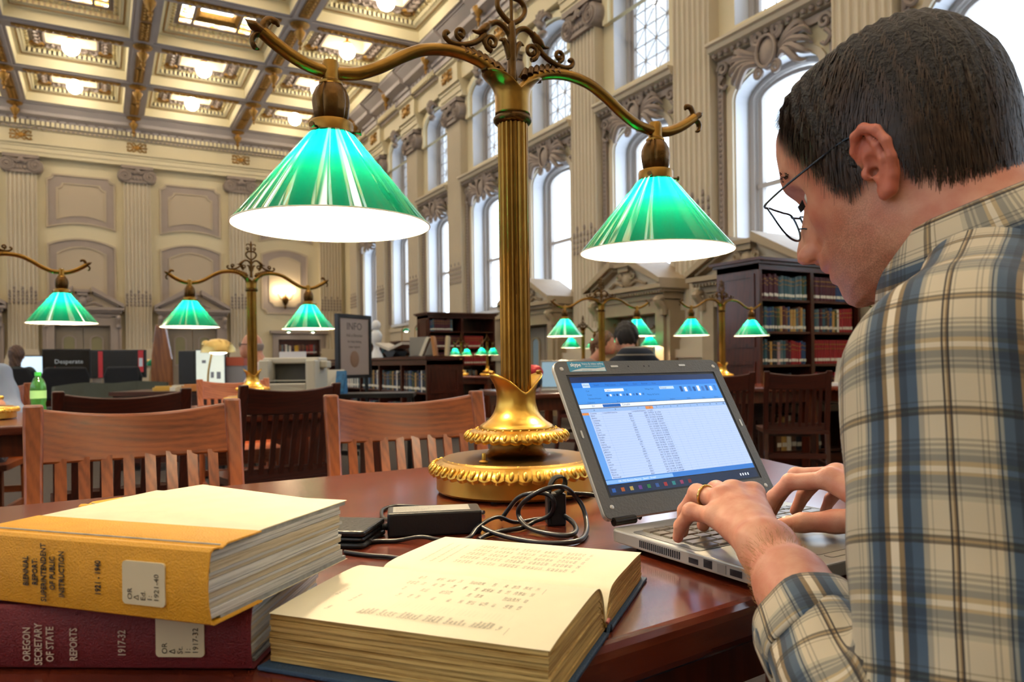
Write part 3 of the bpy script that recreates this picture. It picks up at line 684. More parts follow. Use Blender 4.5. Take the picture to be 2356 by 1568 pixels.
        for j in range(len(prof)-1):
            for i in range(K): fs.append((j*K+i, j*K+(i+1)%K, (j+1)*K+(i+1)%K, (j+1)*K+i))
        h.add(vs, fs); h.build('acanthus_holder', bronze, r, smooth=40)
        MB().lathe([(.0175, .705), (.0195, .707), (.0195, .711), (.0150, .714), (.0142, .718), (.0142, .740), (.0125, .746), (.006, .748), (0, .748)], 24, Matrix.Translation((X, 0, 0))).build('arm_clamp', brassd, r, smooth=40)
        c = MB().lathe([(.0358, .618), (.0362, .622), (.0362, .640), (.0345, .644), (.018, .646)], 40, Matrix.Translation((X, 0, 0)), cap=False).build('shade_collar', brassd, r, smooth=35)
        for i in range(3):
            a = R(-25+120*i); MB().lathe([(.0022, .034), (.0022, .046), (.005, .0465), (.005, .0495), (0, .0495)], 10, Matrix.Translation((X, 0, .628)) @ Matrix.Rotation(a, 4, 'Z') @ Matrix.Rotation(PI/2, 4, 'Y')).build('thumbscrew', bronze, c, smooth=40)
        sh = MB().lathe([(.1615, .4725), (.1600, .4745), (.034, .628), (.030, .634)], 80, Matrix.Translation((X, 0, 0)), cap=False).build('glass_shade', shadem, r, smooth=60)
        flipout(sh, (X, 0))
        MB().tube([(X+.1613*math.cos(a), .1613*math.sin(a), .4722) for a in np.linspace(0, 2*PI, 81)], .0011, 6, cap=False).build('shade_rim', rimm, sh, smooth=60)
        MB().sphere((X, 0, .585), .026, 10, 7, (1, 1, 1.2)).build('bulb', bulbm, r, smooth=80)
        MB().lathe([(.013, .61), (.013, .64)], 12, Matrix.Translation((X, 0, 0))).build('bulb_socket', brassd, r)
    # finial ornament
    q = MB(); q.tube(bez([(0, 0, .775), (0, 0, .81), (0, 0, .85), (0, 0, .885)], 3), [.010, .0095, .009, .009, .009, .0095, .009, .0085, .0075, .0065], 12)
    q.tube([(0, 0, .88), (0, 0, .935)], .0036, 8); q.tube(bez([(0, 0, .93), (0, 0, .95), (0, 0, .97), (0, 0, .998)], 3), [.006]*3+[.007]*3+[.006, .007, .004, .0006], 8)
    st = q.build('finial_stem', bronze, r, smooth=50)
    for s in (-1, 1):
        q = MB(); q.tube(bez([(0, 0, .882), (s*.017, 0, .893), (s*.028, 0, .906), (s*.029, 0, .920), (s*.018, 0, .931), (0, 0, .933)], 5), .0052, 9); q.build('finial_loop', bronze, r, smooth=50)
        q = MB()
        q.tube(bez([(0, 0, .840), (s*.005, 0, .860), (s*.016, 0, .874), (s*.032, 0, .879), (s*.047, 0, .871)], 4), .0055, 9)
        q.tube(bez([(s*.045, 0, .873), (s*.053, 0, .866), (s*.062, 0, .857), (s*.072, 0, .852), (s*.083, 0, .853)], 3), [.008]*3+[.0105]*4+[.009, .007, .005, .004, .003, .002], 10, flat=.8)
        q.tube(bez([(s*.056, 0, .862), (s*.060, 0, .848), (s*.070, 0, .838), (s*.073, 0, .834)], 3), [.006]*5+[.005]*5, 8)
        q.build('bell_flower', bronze, r, smooth=50)
        q = MB()
        sp = spiral((.043, .838), .016, .003, -PI*.5, 1.35, 22); q.tube([(s*a, 0, z) for a, _, z in sp], [.0045]*12+[.004]*6+[.0055]*5, 8)
        q.tube(bez([(s*.062, 0, .858), (s*.058, 0, .835), (s*.043, 0, .822)], 4), .0045, 8)
        q.tube(bez([(s*.055, 0, .850), (s*.078, 0, .832), (s*.105, 0, .822), (s*.128, 0, .823), (s*.139, 0, .832), (s*.135, 0, .840), (s*.130, 0, .836)], 4), [.0055]*10+[.0048]*10+[.0045, .0045, .0045, .0045, .0045], 8)
        sp = spiral((.106, .842), .0115, .003, -PI*.5, 1.2, 18); q.tube([(s*a, 0, z) for a, _, z in sp], [.0042]*14+[.0055]*5, 8)
        q.build('scroll', bronze, r, smooth=50)
        q = MB(); q.tube(bez([(s*.004, 0, .815), (s*.010, 0, .836), (s*.018, 0, .848), (s*.027, 0, .846)], 4), [.007]*5+[.006]*4+[.004, .003, .002, .001], 8); q.build('leaf_spur', bronze, r, smooth=50)
        q = MB(); sp = spiral((.018, .950), .0105, .0025, -PI*.6, 1.2, 16); q.tube([(s*a, 0, z) for a, _, z in sp], .0034, 7); q.tube(bez([(0, 0, .966), (s*.012, 0, .976), (s*.024, 0, .975), (s*.026, 0, .966)], 4), .0034, 7); q.build('top_curl', bronze, r, smooth=50)
    return r
def flipout(o, c):
    """make normals point away from the axis so that front = green outside"""
    me = o.data; bm = bmesh.new(); bm.from_mesh(me)
    f = [x for x in bm.faces if (x.calc_center_median()-Vector((c[0], c[1], x.calc_center_median().z))).dot(x.normal) < 0]
    bmesh.ops.reverse_faces(bm, faces=f); bm.to_mesh(me); bm.free()
    me.polygons.foreach_set('use_smooth', [True]*len(me.polygons))
lamp0 = make_lamp(); lamp0.location = (.687, 1.22, TZ)
tag(lamp0, 'large brass lamp with two green glass shades standing on the near table', 'lamp', 'two-arm green shade library lamps')
LAMPS = [((.80, 4.66, TZ), 4, 'green-shaded brass lamp behind the two dark chair backs, before the bald man'),
         ((-.515, 4.36, TZ), 3, 'green-shaded brass lamp cut off by the left edge, next to the green bottle'),
         ((3.93, 5.40, TZ), -14, 'green-shaded brass lamp standing above the boy in the striped top'),
         ((5.07, 5.07, TZ), -6, 'green-shaded brass lamp in front of the tall bookcase end panel'),
         ((6.75, 4.42, TZ), -4, 'green-shaded brass lamp mostly hidden behind the man in plaid'),
         ((6.80, 9.85, TZ), 22, 'small far green-shaded lamp behind the girl with tied hair'),
         ((6.98, 8.75, TZ), 12, 'small far green-shaded lamp behind the boy, right side'),
         ((6.50, 12.65, TZ), 42, 'far green-shaded lamp touching the left edge of the brass column'),
         ((6.25, 13.30, TZ), 42, 'far green-shaded lamp in front of the maroon book rows')]
for loc, a, lab in LAMPS:
    l = dup(lamp0, loc, R(a), lab)
    if loc[1] > 12: l.scale = (.86, .86, .86)
# ================================================================== tables
tw = wood('mahogany_x', '#3a150b', '#642816', .24, 2.2, 0, .35, 3.0, .05, 160)
twz = wood('mahogany_z', '#3b160b', '#64280f', .3, 2.5, 2, .2)
def table(name, poly, label, legs):
    cx = sum(p[0] for p in poly)/len(poly); cy = sum(p[1] for p in poly)/len(poly); q = [(x-cx, y-cy) for x, y in poly]
    r = empty(name, (cx, cy, 0), 0, label, 'table', 'mahogany reading tables')
    MB().prism(q, TZ-.045, TZ).build('table_top', tw, r, bevel=.012, seg=3)
    k = .90; MB().prism([(x*k, y*k*.94) for x, y in q], TZ-.14, TZ-.045).build('apron', twz, r)
    for x, y in legs: MB().box(x-.05, x+.05, y-.05, y+.05, 0, TZ-.14).build('leg', twz, r, bevel=.006)
    return r
table('reading_table', [(-1.15, .345), (1.235, .60), (1.335, 1.0), (1.43, 1.315), (1.49, 1.60), (1.45, 1.655), (-1.15, 1.53)], 'dark mahogany table under the laptop, open book and large lamp', [(-1.0, -.38), (-1.0, .36), (1.0, -.3), (1.1, .36)])
def rtable(cx, cy, w, d, rz, label):
    r = empty('reading_table', (cx, cy, 0), rz, label, 'table', 'mahogany reading tables')
    MB().box(-w/2, w/2, -d/2, d/2, TZ-.045, TZ).build('table_top', tw, r, bevel=.012, seg=3)
    MB().box(-w/2+.09, w/2-.09, -d/2+.07, d/2-.07, TZ-.14, TZ-.045).build('apron', twz, r)
    for sx in (-1, 1):
        for sy in (-1, 1): MB().box(sx*(w/2-.14)-.05, sx*(w/2-.14)+.05, sy*(d/2-.13)-.05, sy*(d/2-.13)+.05, 0, TZ-.14).build('leg', twz, r, bevel=.006)
    return r
rtable(.15, 4.42, 2.6, 1.15, R(5), 'mahogany table carrying the green bottle and the second lamp')
rtable(4.42, 5.28, 3.0, 1.15, R(-10), 'mahogany table behind the two dark chairs, with the far open laptop')
# ================================================================== slat-back chairs
def chair_wood(tagn, dark, light): return (wood('chair_x_'+tagn, dark, light, .3, 5.0, 0, .3, 5.0), wood('chair_z_'+tagn, dark, light, .3, 5.0, 2, .3, 3.0))
CW = {'cherry': chair_wood('cherry', '#5f2810', '#9a4f24'), 'dark': chair_wood('dark', '#2c0f08', '#4a1d10'), 'red': chair_wood('red', '#9c4c30', '#c9744c')}
CM = {}
def chair_meshes(kind):
    if kind in CM: return CM[kind]
    wx, wz = CW[kind]; D = {}
    hw = .225
    def yb(z): return .215 + .10*max(0, (z-.45)/.46)**1.15      # raked back
    vs = []; fs = []; n = 14
    for i in range(n+1):
        t = -1+2*i/n; x = t*(hw-.012); bow = .035*(1-t*t)
        for (z, dy) in ((.775-.005*(1-t*t), 0), (.905-.022*(1-t*t), 0), (.905-.022*(1-t*t), .024), (.775-.005*(1-t*t), .024)): vs.append((x, yb(z)+bow+dy-.012, z))
    for i in range(n):
        for k in range(4): fs.append((i*4+k, i*4+(k+1)%4, i*4+4+(k+1)%4, i*4+4+k))
    fs += [(0,1,2,3), (n*4+3, n*4+2, n*4+1, n*4)]
    D['crest_rail'] = (MB().add(vs, fs).mesh('crest_rail', wx, 40), [(0, 0, 0)])
    # posts: upper back post and rear leg
    def post(s):
        q = MB(); pts = [(z, yb(z) if z > .45 else .215+.06*((.45-z)/.45)**1.5) for z in (0, .15, .3, .45, .6, .75, .85, .915)]
        v = []; f = []
        for z, y in pts:
            w = .019 if z < .8 else .021
            for dx, dy in ((-w, -.017), (w, -.017), (w, .017), (-w, .017)): v.append((s*hw+dx, y+dy, z))
        for j in range(len(pts)-1):
            for k in range(4): f.append((j*4+k, j*4+(k+1)%4, j*4+4+(k+1)%4, j*4+4+k))
        m = len(pts)-1; f += [(3,2,1,0), (m*4, m*4+1, m*4+2, m*4+3)]
        return q.add(v, f).mesh('back_post', wz)
    D['back_post'] = [post(-1), post(1)]
    def slat(i):
        t = -1+2*(i+.5)/8; x = t*(hw-.03); q = MB(); v = []; f = []; zs = (.47, .58, .69, .785)
        for z in zs:
            y = yb(z)+.035*(1-t*t)*max(0, (z-.45)/.4)
            for dx, dy in ((-.0125, -.006), (.0125, -.006), (.0125, .006), (-.0125, .006)): v.append((x+dx, y+dy, z))
        for j in range(len(zs)-1):
            for k in range(4): f.append((j*4+k, j*4+(k+1)%4, j*4+4+(k+1)%4, j*4+4+k))
        f += [(3,2,1,0), (12,13,14,15)]
        return q.add(v, f).mesh('slat', wz)
    D['slat'] = [slat(i) for i in range(8)]
    D['lower_rail'] = MB().box(-hw, hw, .20, .228, .455, .51).mesh('lower_rail', wx)
    q = MB(); P = [(-.235, .235), (-.245, -.2), (-.2, -.235), (.2, -.235), (.245, -.2), (.235, .235)]; q.prism(P, .425, .458); D['seat'] = q.mesh('seat', wx)
    D['front_leg'] = [MB().box(s*.205-.02, s*.205+.02, -.215, -.175, 0, .43).mesh('front_leg', wz) for s in (-1, 1)]
    D['seat_rail'] = MB().box(-.2, .2, -.21, -.185, .365, .425).mesh('seat_rail', wx)
    D['stretcher'] = [MB().box(s*.212-.011, s*.212+.011, -.19, .24, .17, .205).mesh('stretcher', wx) for s in (-1, 1)] + [MB().box(-.21, .21, .25, .27, .24, .28).mesh('stretcher', wx)]
    CM[kind] = D; return D
def chair(kind, loc, rz, label):
    D = chair_meshes(kind); r = empty('slat_back_chair', loc, rz, label, 'chair', 'wooden slat-back chairs')
    o = inst('crest_rail', D['crest_rail'][0], r); b = o.modifiers.new('bevel', 'BEVEL'); b.width = .006; b.segments = 2; b.limit_method = 'ANGLE'; b.angle_limit = R(40)
    for k in ('back_post', 'slat', 'front_leg', 'stretcher'):
        for me in D[k]:
            o = inst(k, me, r)
            if k == 'back_post': b = o.modifiers.new('bevel', 'BEVEL'); b.width = .006; b.segments = 2; b.limit_method = 'ANGLE'
    for k in ('lower_rail', 'seat', 'seat_rail'): inst(k, D[k], r)
    return r
chair('cherry', (.094, 1.79, 0), R(2), 'cherry slat-back chair tucked in behind the yellow book')
chair('cherry', (.775, 1.80, 0), R(-6), 'cherry slat-back chair tucked in just left of the brass lamp base')
chair('dark', (.06, 3.62, 0), PI+R(4), 'dark slat-back chair at the second table, right of the green bottle')
chair('dark', (.75, 3.90, 0), PI+R(8), 'dark slat-back chair seen in the gap between the two cherry chairs')
chair('red', (.83, 5.28, 0), R(0), 'pale red slat-back chair on the far side of the second table')
chair('dark', (4.18, 4.28, 0), PI-R(34), 'dark slat-back chair half hidden by the laptop lid')
chair('dark', (4.84, 4.10, 0), PI-R(40), 'dark slat-back chair between the laptop and the plaid sleeve')
# ================================================================== laptop
silver = mat('laptop_silver', '#a8a59c', .38, .55, bump=.02, bscale=400)
greyp = mat('laptop_bezel', '#5b5955', .42, .3, bump=.12, bscale=260)
dkp = mat('laptop_black', '#17171a', .35)
def emis(name, col, k=1.0):
    c = hexc(col); return mat(name, (c[0]*.2, c[1]*.2, c[2]*.2), .25, emit=tuple(c[:3]), estr=SCREEN_E*k)
lap = empty('laptop', (.578, .782, TZ+.0005), R(2.14), 'open silver laptop showing a spreadsheet in front of the man', 'laptop')
WL, DL, BT, ZB = .335, .264, .0165, .0062
def rbox(x0, x1, y0, y1, z0, z1, rad=.012, n=5):
    P = []
    for cx, cy, a in ((x1-rad, y1-rad, 0), (x0+rad, y1-rad, 90), (x0+rad, y0+rad, 180), (x1-rad, y0+rad, 270)):
        for i in range(n+1): t = R(a+90*i/n); P.append((cx+rad*math.cos(t), cy+rad*math.sin(t)))
    return MB().prism(P, z0, z1)
base = rbox(0, WL, -DL, 0, ZB, ZB+BT).build('base', silver, lap, bevel=.002)
MB().add([(.012,-DL+.012,ZB),(WL-.012,-DL+.012,ZB),(WL-.012,-.012,ZB),(.012,-.012,ZB),(.03,-DL+.03,.0015),(WL-.03,-DL+.03,.0015),(WL-.03,-.03,.0015),(.03,-.03,.0015)], [(0,1,5,4),(1,2,6,5),(2,3,7,6),(3,0,4,7),(4,5,6,7)]).build('base_tray', dkp, lap)
for sx in (.03, WL-.03):
    for sy in (-.03, -DL+.03): MB().lathe([(.008, 0), (.008, .003)], 10, Matrix.Translation((sx, sy, 0))).build('foot', mat('black_rubber', '#121212', .7), base)
zt = ZB+BT
rbox(.008, WL-.008, -.150, -.034, zt-.0005, zt+.0006, .006).build('keyboard_deck', greyp, lap)
keym = mat('key_bronze', '#6e6454', .3, .45); keyl = mat('key_edge_glow', '#9fb4d8', .3)
KM = {}
def keymesh(w):
    if w not in KM:
        q = MB(); h = w/2; q.add([(-h,-.0072,0),(h,-.0072,0),(h,.0072,0),(-h,.0072,0),(-h+.001,-.0062,.0022),(h-.001,-.0062,.0022),(h-.001,.0062,.0022),(-h+.001,.0062,.0022)], [(0,1,5,4),(1,2,6,5),(2,3,7,6),(3,0,4,7),(4,5,6,7)]); KM[w] = q.mesh('key', keym)
    return KM[w]
rows = [[.0165]*16, [.0175]*13+[.034], [.026]+[.0175]*12+[.0255], [.030]+[.0175]*11+[.039], [.039]+[.0175]*10+[.030, .0175], [.0225, .0175, .0175, .0175, .098, .0175, .0175, .0175, .0175, .0175]]
for j, rw in enumerate(rows):
    tot = sum(rw)+.0015*(len(rw)-1); x = .022; k = (WL-.044)/tot; y = -.046-.0185*j
    for w in rw:
        ww = round(w*k, 4); o = inst('key', keymesh(ww), lap, (x+w*k/2, y, zt+.0006)); x += (w+.0015)*k
rbox(.105, .195, -.235, -.175, zt-.0005, zt+.0005, .004).build('touchpad', mat('touchpad_grey', '#8d8a82', .3, .3), lap)
rbox(.108, .192, -.250, -.238, zt-.0005, zt+.0008, .004).build('touchpad_buttons', silver, lap)
q = MB()
for i in range(20): q.box(-.0006, .0006, -.060-.0036*i, -.0585-.0036*i, ZB+.004, ZB+.0125)
q.build('side_vent', dkp, lap)
for y, w, h in ((-.150, .014, .006), (-.172, .012, .009), (-.212, .016, .007), (-.238, .014, .007)): MB().box(-.0007, .0005, y-w/2, y+w/2, ZB+.004, ZB+.004+h).build('side_port', dkp, lap)
MB().box(-.0006, .0005, -.198, -.186, ZB+.003, ZB+.013).build('card_slot', mat('slot_grey', '#908d86', .4, .4), lap)
for x0, x1 in ((.010, .046), (WL-.046, WL-.010)): MB().tube([(x0, .004, zt+.006), (x1, .004, zt+.006)], .0058, 14).build('hinge', mat('hinge_metal', '#3c3833', .25, .9), lap, smooth=40)
lid = bpy.data.objects.new('lid', None)
LM = Matrix.Translation((0, .0095, zt+.0065)) @ Matrix.Rotation(R(-30.5), 4, 'X')       # lid frame: x right, z up the lid, -y towards the reader
LH = .244
def lidpart(mb, name, m, parent, bevel=0, smooth=None):
    o = mb.build(name, m, parent, smooth=smooth, bevel=bevel); return o
P = []
for cx, cz, a in ((WL-.014, LH-.014, 0), (.014, LH-.014, 90), (.010, .010, 180), (WL-.010, .010, 270)):
    rad = .014 if cz > .1 else .010
    for i in range(6): t = R(a+90*i/5); P.append((cx+rad*math.cos(t), cz+rad*math.sin(t)))
lido = MB().prismxz(P, -.003, .004).build('lid', silver, lap, bevel=.0015); lido.matrix_local = LM
sx0, sx1, sz0, sz1 = .017, .318, .030, .2205
P2 = [(x*.994+.001, z*.994+.0008) for x, z in P]
bz = MB(); n_ = len(P2)
inner = []
for i, (x, z) in enumerate(P2): inner.append((min(max(x, sx0), sx1), min(max(z, sz0), sz1)))
bz.ring(P2, inner, -.0042, -.003); bz.build('bezel', greyp, lido)
scr = MB().box(sx0-.002, sx1+.002, -.0032, -.0028, sz0-.002, sz1+.002).build('screen', dkp, lido)
SW, SHh = sx1-sx0, sz1-sz0
def ui(name, u0, u1, v0, v1, m, d=0): 
    """flat screen area, u from the left, v from the top (0..1)"""
    y = -.0034-.00004*d; MB().add([(sx0+u0*SW,y,sz1-v1*SHh),(sx0+u1*SW,y,sz1-v1*SHh),(sx0+u1*SW,y,sz1-v0*SHh),(sx0+u0*SW,y,sz1-v0*SHh)], [(0,1,2,3)]).build(name, m, scr)
ui('title_bar', .015, .985, .02, .07, emis('ui_title', '#0c2f66', .6)); ui('tab_strip', .015, .985, .07, .115, emis('ui_tabs', '#2576d6')); ui('ribbon', .015, .985, .115, .255, emis('ui_ribbon', '#3f8fe4'))
ui('ribbon_caption', .015, .985, .232, .255, emis('ui_caption', '#3f8ce0'), 1); ui('formula_bar', .015, .985, .258, .290, emis('ui_white', '#dfe9fb')); ui('column_header', .015, .985, .295, .325, emis('ui_colhead', '#8fb2e4'))
ui('sheet_grid', .015, .985, .325, .865, emis('ui_sheet', '#b3c8f2')); ui('row_header', .015, .055, .325, .865, emis('ui_rowhead', '#5f9ae2'), 1); ui('sheet_tabs', .015, .985, .865, .905, emis('ui_sheettabs', '#2f73c6')); ui('tab_area', .015, .42, .872, .9, emis('ui_tabs2', '#7fb0ec'), 1); ui('taskbar', .015, .985, .912, .985, emis('ui_task', '#132a4e', .6))
ui('active_header', .415, .465, .297, .323, emis('ui_orange', '#d98a4a'), 1); ui('active_row_header', .015, .055, .328, .348, MATS['ui_orange'], 2); ui('function_box', .155, .265, .262, .288, emis('ui_fbox', '#1d5fb4'), 1); ui('active_tab', .075, .12, .075, .115, emis('ui_active', '#bcd6f6'), 1)
ui('font_box', .20, .32, .13, .155, MATS['ui_white'], 1); ui('number_box', .56, .66, .125, .15, MATS['ui_active'], 1)
gl = emis('ui_line', '#7d9fd6'); q = MB()
for i in range(27): v = .325+.02*i; y = -.0035; q.add([(sx0+.055*SW,y,sz1-v*SHh-.0001),(sx0+.985*SW,y,sz1-v*SHh-.0001),(sx0+.985*SW,y,sz1-v*SHh+.0001),(sx0+.055*SW,y,sz1-v*SHh+.0001)], [(0,1,2,3)])
for u in (.13, .315, .415, .465, .512, .559, .606, .653, .70, .747, .794, .841, .888, .935): q.add([(sx0+u*SW-.0001,-.0035,sz1-.865*SHh),(sx0+u*SW+.0001,-.0035,sz1-.865*SHh),(sx0+u*SW+.0001,-.0035,sz1-.295*SHh),(sx0+u*SW-.0001,-.0035,sz1-.295*SHh)], [(0,1,2,3)])
q.build('grid_lines', gl, scr)
ink = emis('ui_ink', '#26406e', .8); inkl = emis('ui_ink_light', '#20559c', .9); wht = emis('ui_text_white', '#e8f0ff')
CN = ['Counties', 'Baker', 'Benton', 'Clackamas', 'Clatsop', 'Columbia', 'Coos', 'Crook', 'Curry', 'Deschutes', 'Douglas', 'Gilliam', 'Grant', 'Harney', 'Hood River', 'Jackson', 'Jefferson', 'Josephine', 'Klamath', 'Lake', 'Lane', 'Lincoln', 'Linn', 'Malheur', 'Marion', 'Morrow', 'Multnomah']
RT = Euler((PI/2, 0, 0))
UTX = {}
def utext(body, u, v, size, m=ink, al='LEFT'):
    UTX.setdefault(m.name, Print()).put(body, (sx0+u*SW, -.00355, sz1-v*SHh), size*SHh, RT, al, valign='TOP')
rr2 = random.Random(3); A1 = []; A2 = []; A3 = []
for i in range(26): a = rr2.randint(150, 9900); b2 = rr2.randint(150, 9900); A1.append(str(a)); A2.append(str(b2)); A3.append('%.5f  %.5f' % (100*b2/(a+b2), 100*a/(a+b2)))
SZ = .0168
def col(lst, u, al, v=.3275):
    for i, s in enumerate(lst): utext(s, u, v+.02*i, SZ, ink, al)
col(CN, .062, 'LEFT'); col(A1, .312, 'RIGHT', .3475); col(A2, .412, 'RIGHT', .3475); col(A3, .418, 'LEFT', .3475); utext('CompEdRefVotesYes', .135, .3275, SZ); utext('CompEdRefVotesNo', .318, .3275, SZ); utext('CompEd', .418, .3275, SZ)
utext('\n'.join(str(i) for i in range(1, 2)), .02, .3275, SZ)
for i, s in enumerate('ABCDEFGHIJKLMNOPQ'): utext(s, (.09, .22, .365, .44, .487, .534, .581, .628, .675, .722, .769, .816, .863, .91, .957, .98, .99)[i] if i < 15 else .965, .3005, .018)
for i, s in enumerate(('Home', 'Insert', 'Page Layout', 'Formulas', 'Data', 'Review', 'View')): utext(s, (.08, .145, .215, .31, .395, .45, .52)[i], .083, .022, inkl)
for i, s in enumerate(('Cut', 'Copy', 'Format Painter')): utext(s, .085, .135+.033*i, .02, inkl)
utext('Calibri', .205, .135, .02); utext('11', .33, .135, .02); utext('General', .565, .13, .02)
for u, s in ((.07, 'Clipboard'), (.25, 'Font'), (.46, 'Alignment'), (.60, 'Number'), (.72, 'Styles'), (.83, 'Cells'), (.92, 'Editing')): utext(s, u, .236, .017, inkl)
for u, s in ((.46, 'Wrap Text'), (.46, 'Merge & Center')): utext(s, u, .135 if s[0] == 'W' else .185, .02, inkl)
for i in range(9): ui('ribbon_icon', .70+.031*i, .718+.031*i, .13+.008*(i % 2), .18, emis('ui_icon%d' % (i % 3), ('#1f4f96', '#e8f0ff', '#2f6fc0')[i % 3]), 2)
for i in range(12): ui('ribbon_icon', .20+.021*i, .212+.021*i, .178, .196, MATS['ui_icon%d' % (i % 3)], 2)
utext('D1', .09, .263, .022); utext('CompEd', .275, .263, .022); utext('OR 1922 Election Returns   Sheet2   Sheet3', .085, .877, .02, wht)
for i, c_ in enumerate(('#2f6fd0', '#d06a2c', '#e0c060', '#7a3fa0', '#2f8f4f', '#3060b0', '#c03030', '#2f9fa0', '#b03f6f', '#902020')): ui('taskbar_icon', .032+.052*i, .052+.052*i, .934, .964, emis('ui_app%d' % i, c_, .45), 1)
for i in range(4): ui('tray_icon', .86+.018*i, .868+.018*i, .94, .96, wht, 1)
for k_, t_ in UTX.items(): t_.build_raw('screen_text', MATS[k_], scr)
text('TOSHIBA', 'maker_lettering', .0085, mat('logo_silver', '#b9b7b0', .3, .6), lido, (WL/2, -.0043, .0165), RT, .0002)
MB().add([(.026,-.0044,.2255),(.094,-.0044,.2255),(.094,-.0044,.2425),(.026,-.0044,.2425)], [(0,1,2,3)]).build('webcam_sticker', mat('sticker_blue', '#3e93b4', .4), lido)
MB().add([(.028,-.0045,.2262),(.093,-.0045,.2262),(.093,-.0045,.2325),(.075,-.0045,.2305),(.05,-.0045,.231),(.036,-.0045,.2285)], [(0,1,2,3,4,5)]).build('sticker_cloud', mat('sticker_pale', '#d3dedf', .4), lido)
wm = mat('sticker_white', '#f2f6f6', .4)
text('skype', 'sticker_lettering', .0085, wm, lido, (.040, -.0046, .2372), RT, 0, bold=.0002); text('Voice & video calling', 'sticker_lettering', .0048, wm, lido, (.072, -.0046, .2385), RT, 0); text('with built-in webcam & mic', 'sticker_lettering', .0028, wm, lido, (.072, -.0046, .2345), RT, 0)
text('www.skype.com', 'sticker_lettering', .0028, mat('sticker_ink', '#5b8fa4', .4), lido, (.058, -.0046, .2278), RT, 0)
bump_ = mat('screw_pad', '#c9c6bd', .3, .4)
for x, z in ((.013, .2305), (WL-.013, .2305), (.016, .017), (WL-.016, .017)): MB().sphere((x, -.0042, z), .0035, 12, 6, (1, .4, 1)).build('screen_bumper', bump_, lido, smooth=60)
for x, z, w, h in ((.112, .2335, .014, .0035), (.252, .2335, .014, .0035), (.0085, .125, .003, .012), (WL-.0085, .125, .003, .012)): rbox(x-w/2, x+w/2, z-h/2, z+h/2, 0, .0008, .0012).build('latch_pad', bump_, lido).matrix_local = Matrix.Translation((0, -.0042, 0)) @ Matrix.Rotation(PI/2, 4, 'X')
for x in (.140, .172, .182): MB().sphere((x, -.0042, .2335), .0015, 8, 5, (1, .4, 1)).build('webcam_dot', dkp, lido)

# ================================================================== bound reports
def striped(name, c1, c2, sc, rough=.7):
    if name in MATS: return MATS[name]
    m = mat(name, c1, rough); nt = m.node_tree; N = nt.nodes; L = nt.links; p = N['Principled BSDF']
    tc = N.new('ShaderNodeTexCoord'); mp = N.new('ShaderNodeMapping'); mp.inputs['Scale'].default_value = (6, 6, sc); L.new(tc.outputs['Object'], mp.inputs[0])
    n = N.new('ShaderNodeTexNoise'); n.inputs['Scale'].default_value = 1.0; n.inputs['Detail'].default_value = 6; n.inputs['Roughness'].default_value = .75; L.new(mp.outputs[0], n.inputs['Vector'])
    r = N.new('ShaderNodeValToRGB'); e = r.color_ramp.elements; e[0].position = .38; e[1].position = .58; e[0].color = hexc(c2); e[1].color = hexc(c1); L.new(n.outputs['Fac'], r.inputs[0]); L.new(r.outputs[0], p.inputs['Base Color'])
    b = N.new('ShaderNodeBump'); b.inputs['Strength'].default_value = .5; b.inputs['Distance'].default_value = .002; L.new(n.outputs['Fac'], b.inputs['Height']); L.new(b.outputs[0], p.inputs['Normal'])
    return m
pagew = striped('page_edges_white', '#d6d5d0', '#9a9a98', 420); pagec = striped('page_edges_cream', '#cbbfa6', '#a09378', 420); pageg = striped('page_edges_gold', '#d8b873', '#8e6a2c', 380)
pagep = [pagew, pagec, mat('page_edges_grey', '#b9bab8', .7), pagec, pagew]
board = mat('bookboard', '#8d9090', .8, var=.25, vscale=120); creamb = mat('cream_cover', '#d8cba8', .6, var=.06, vscale=40)
def cloth(name, col): return mat(name, col, .55, bump=.35, bscale=700, var=.06, vscale=60)
TM = Matrix(((0, -1, 0), (0, 0, -1), (1, 0, 0))).to_euler()
lblm = mat('spine_sticker', '#cfc3a3', .5)
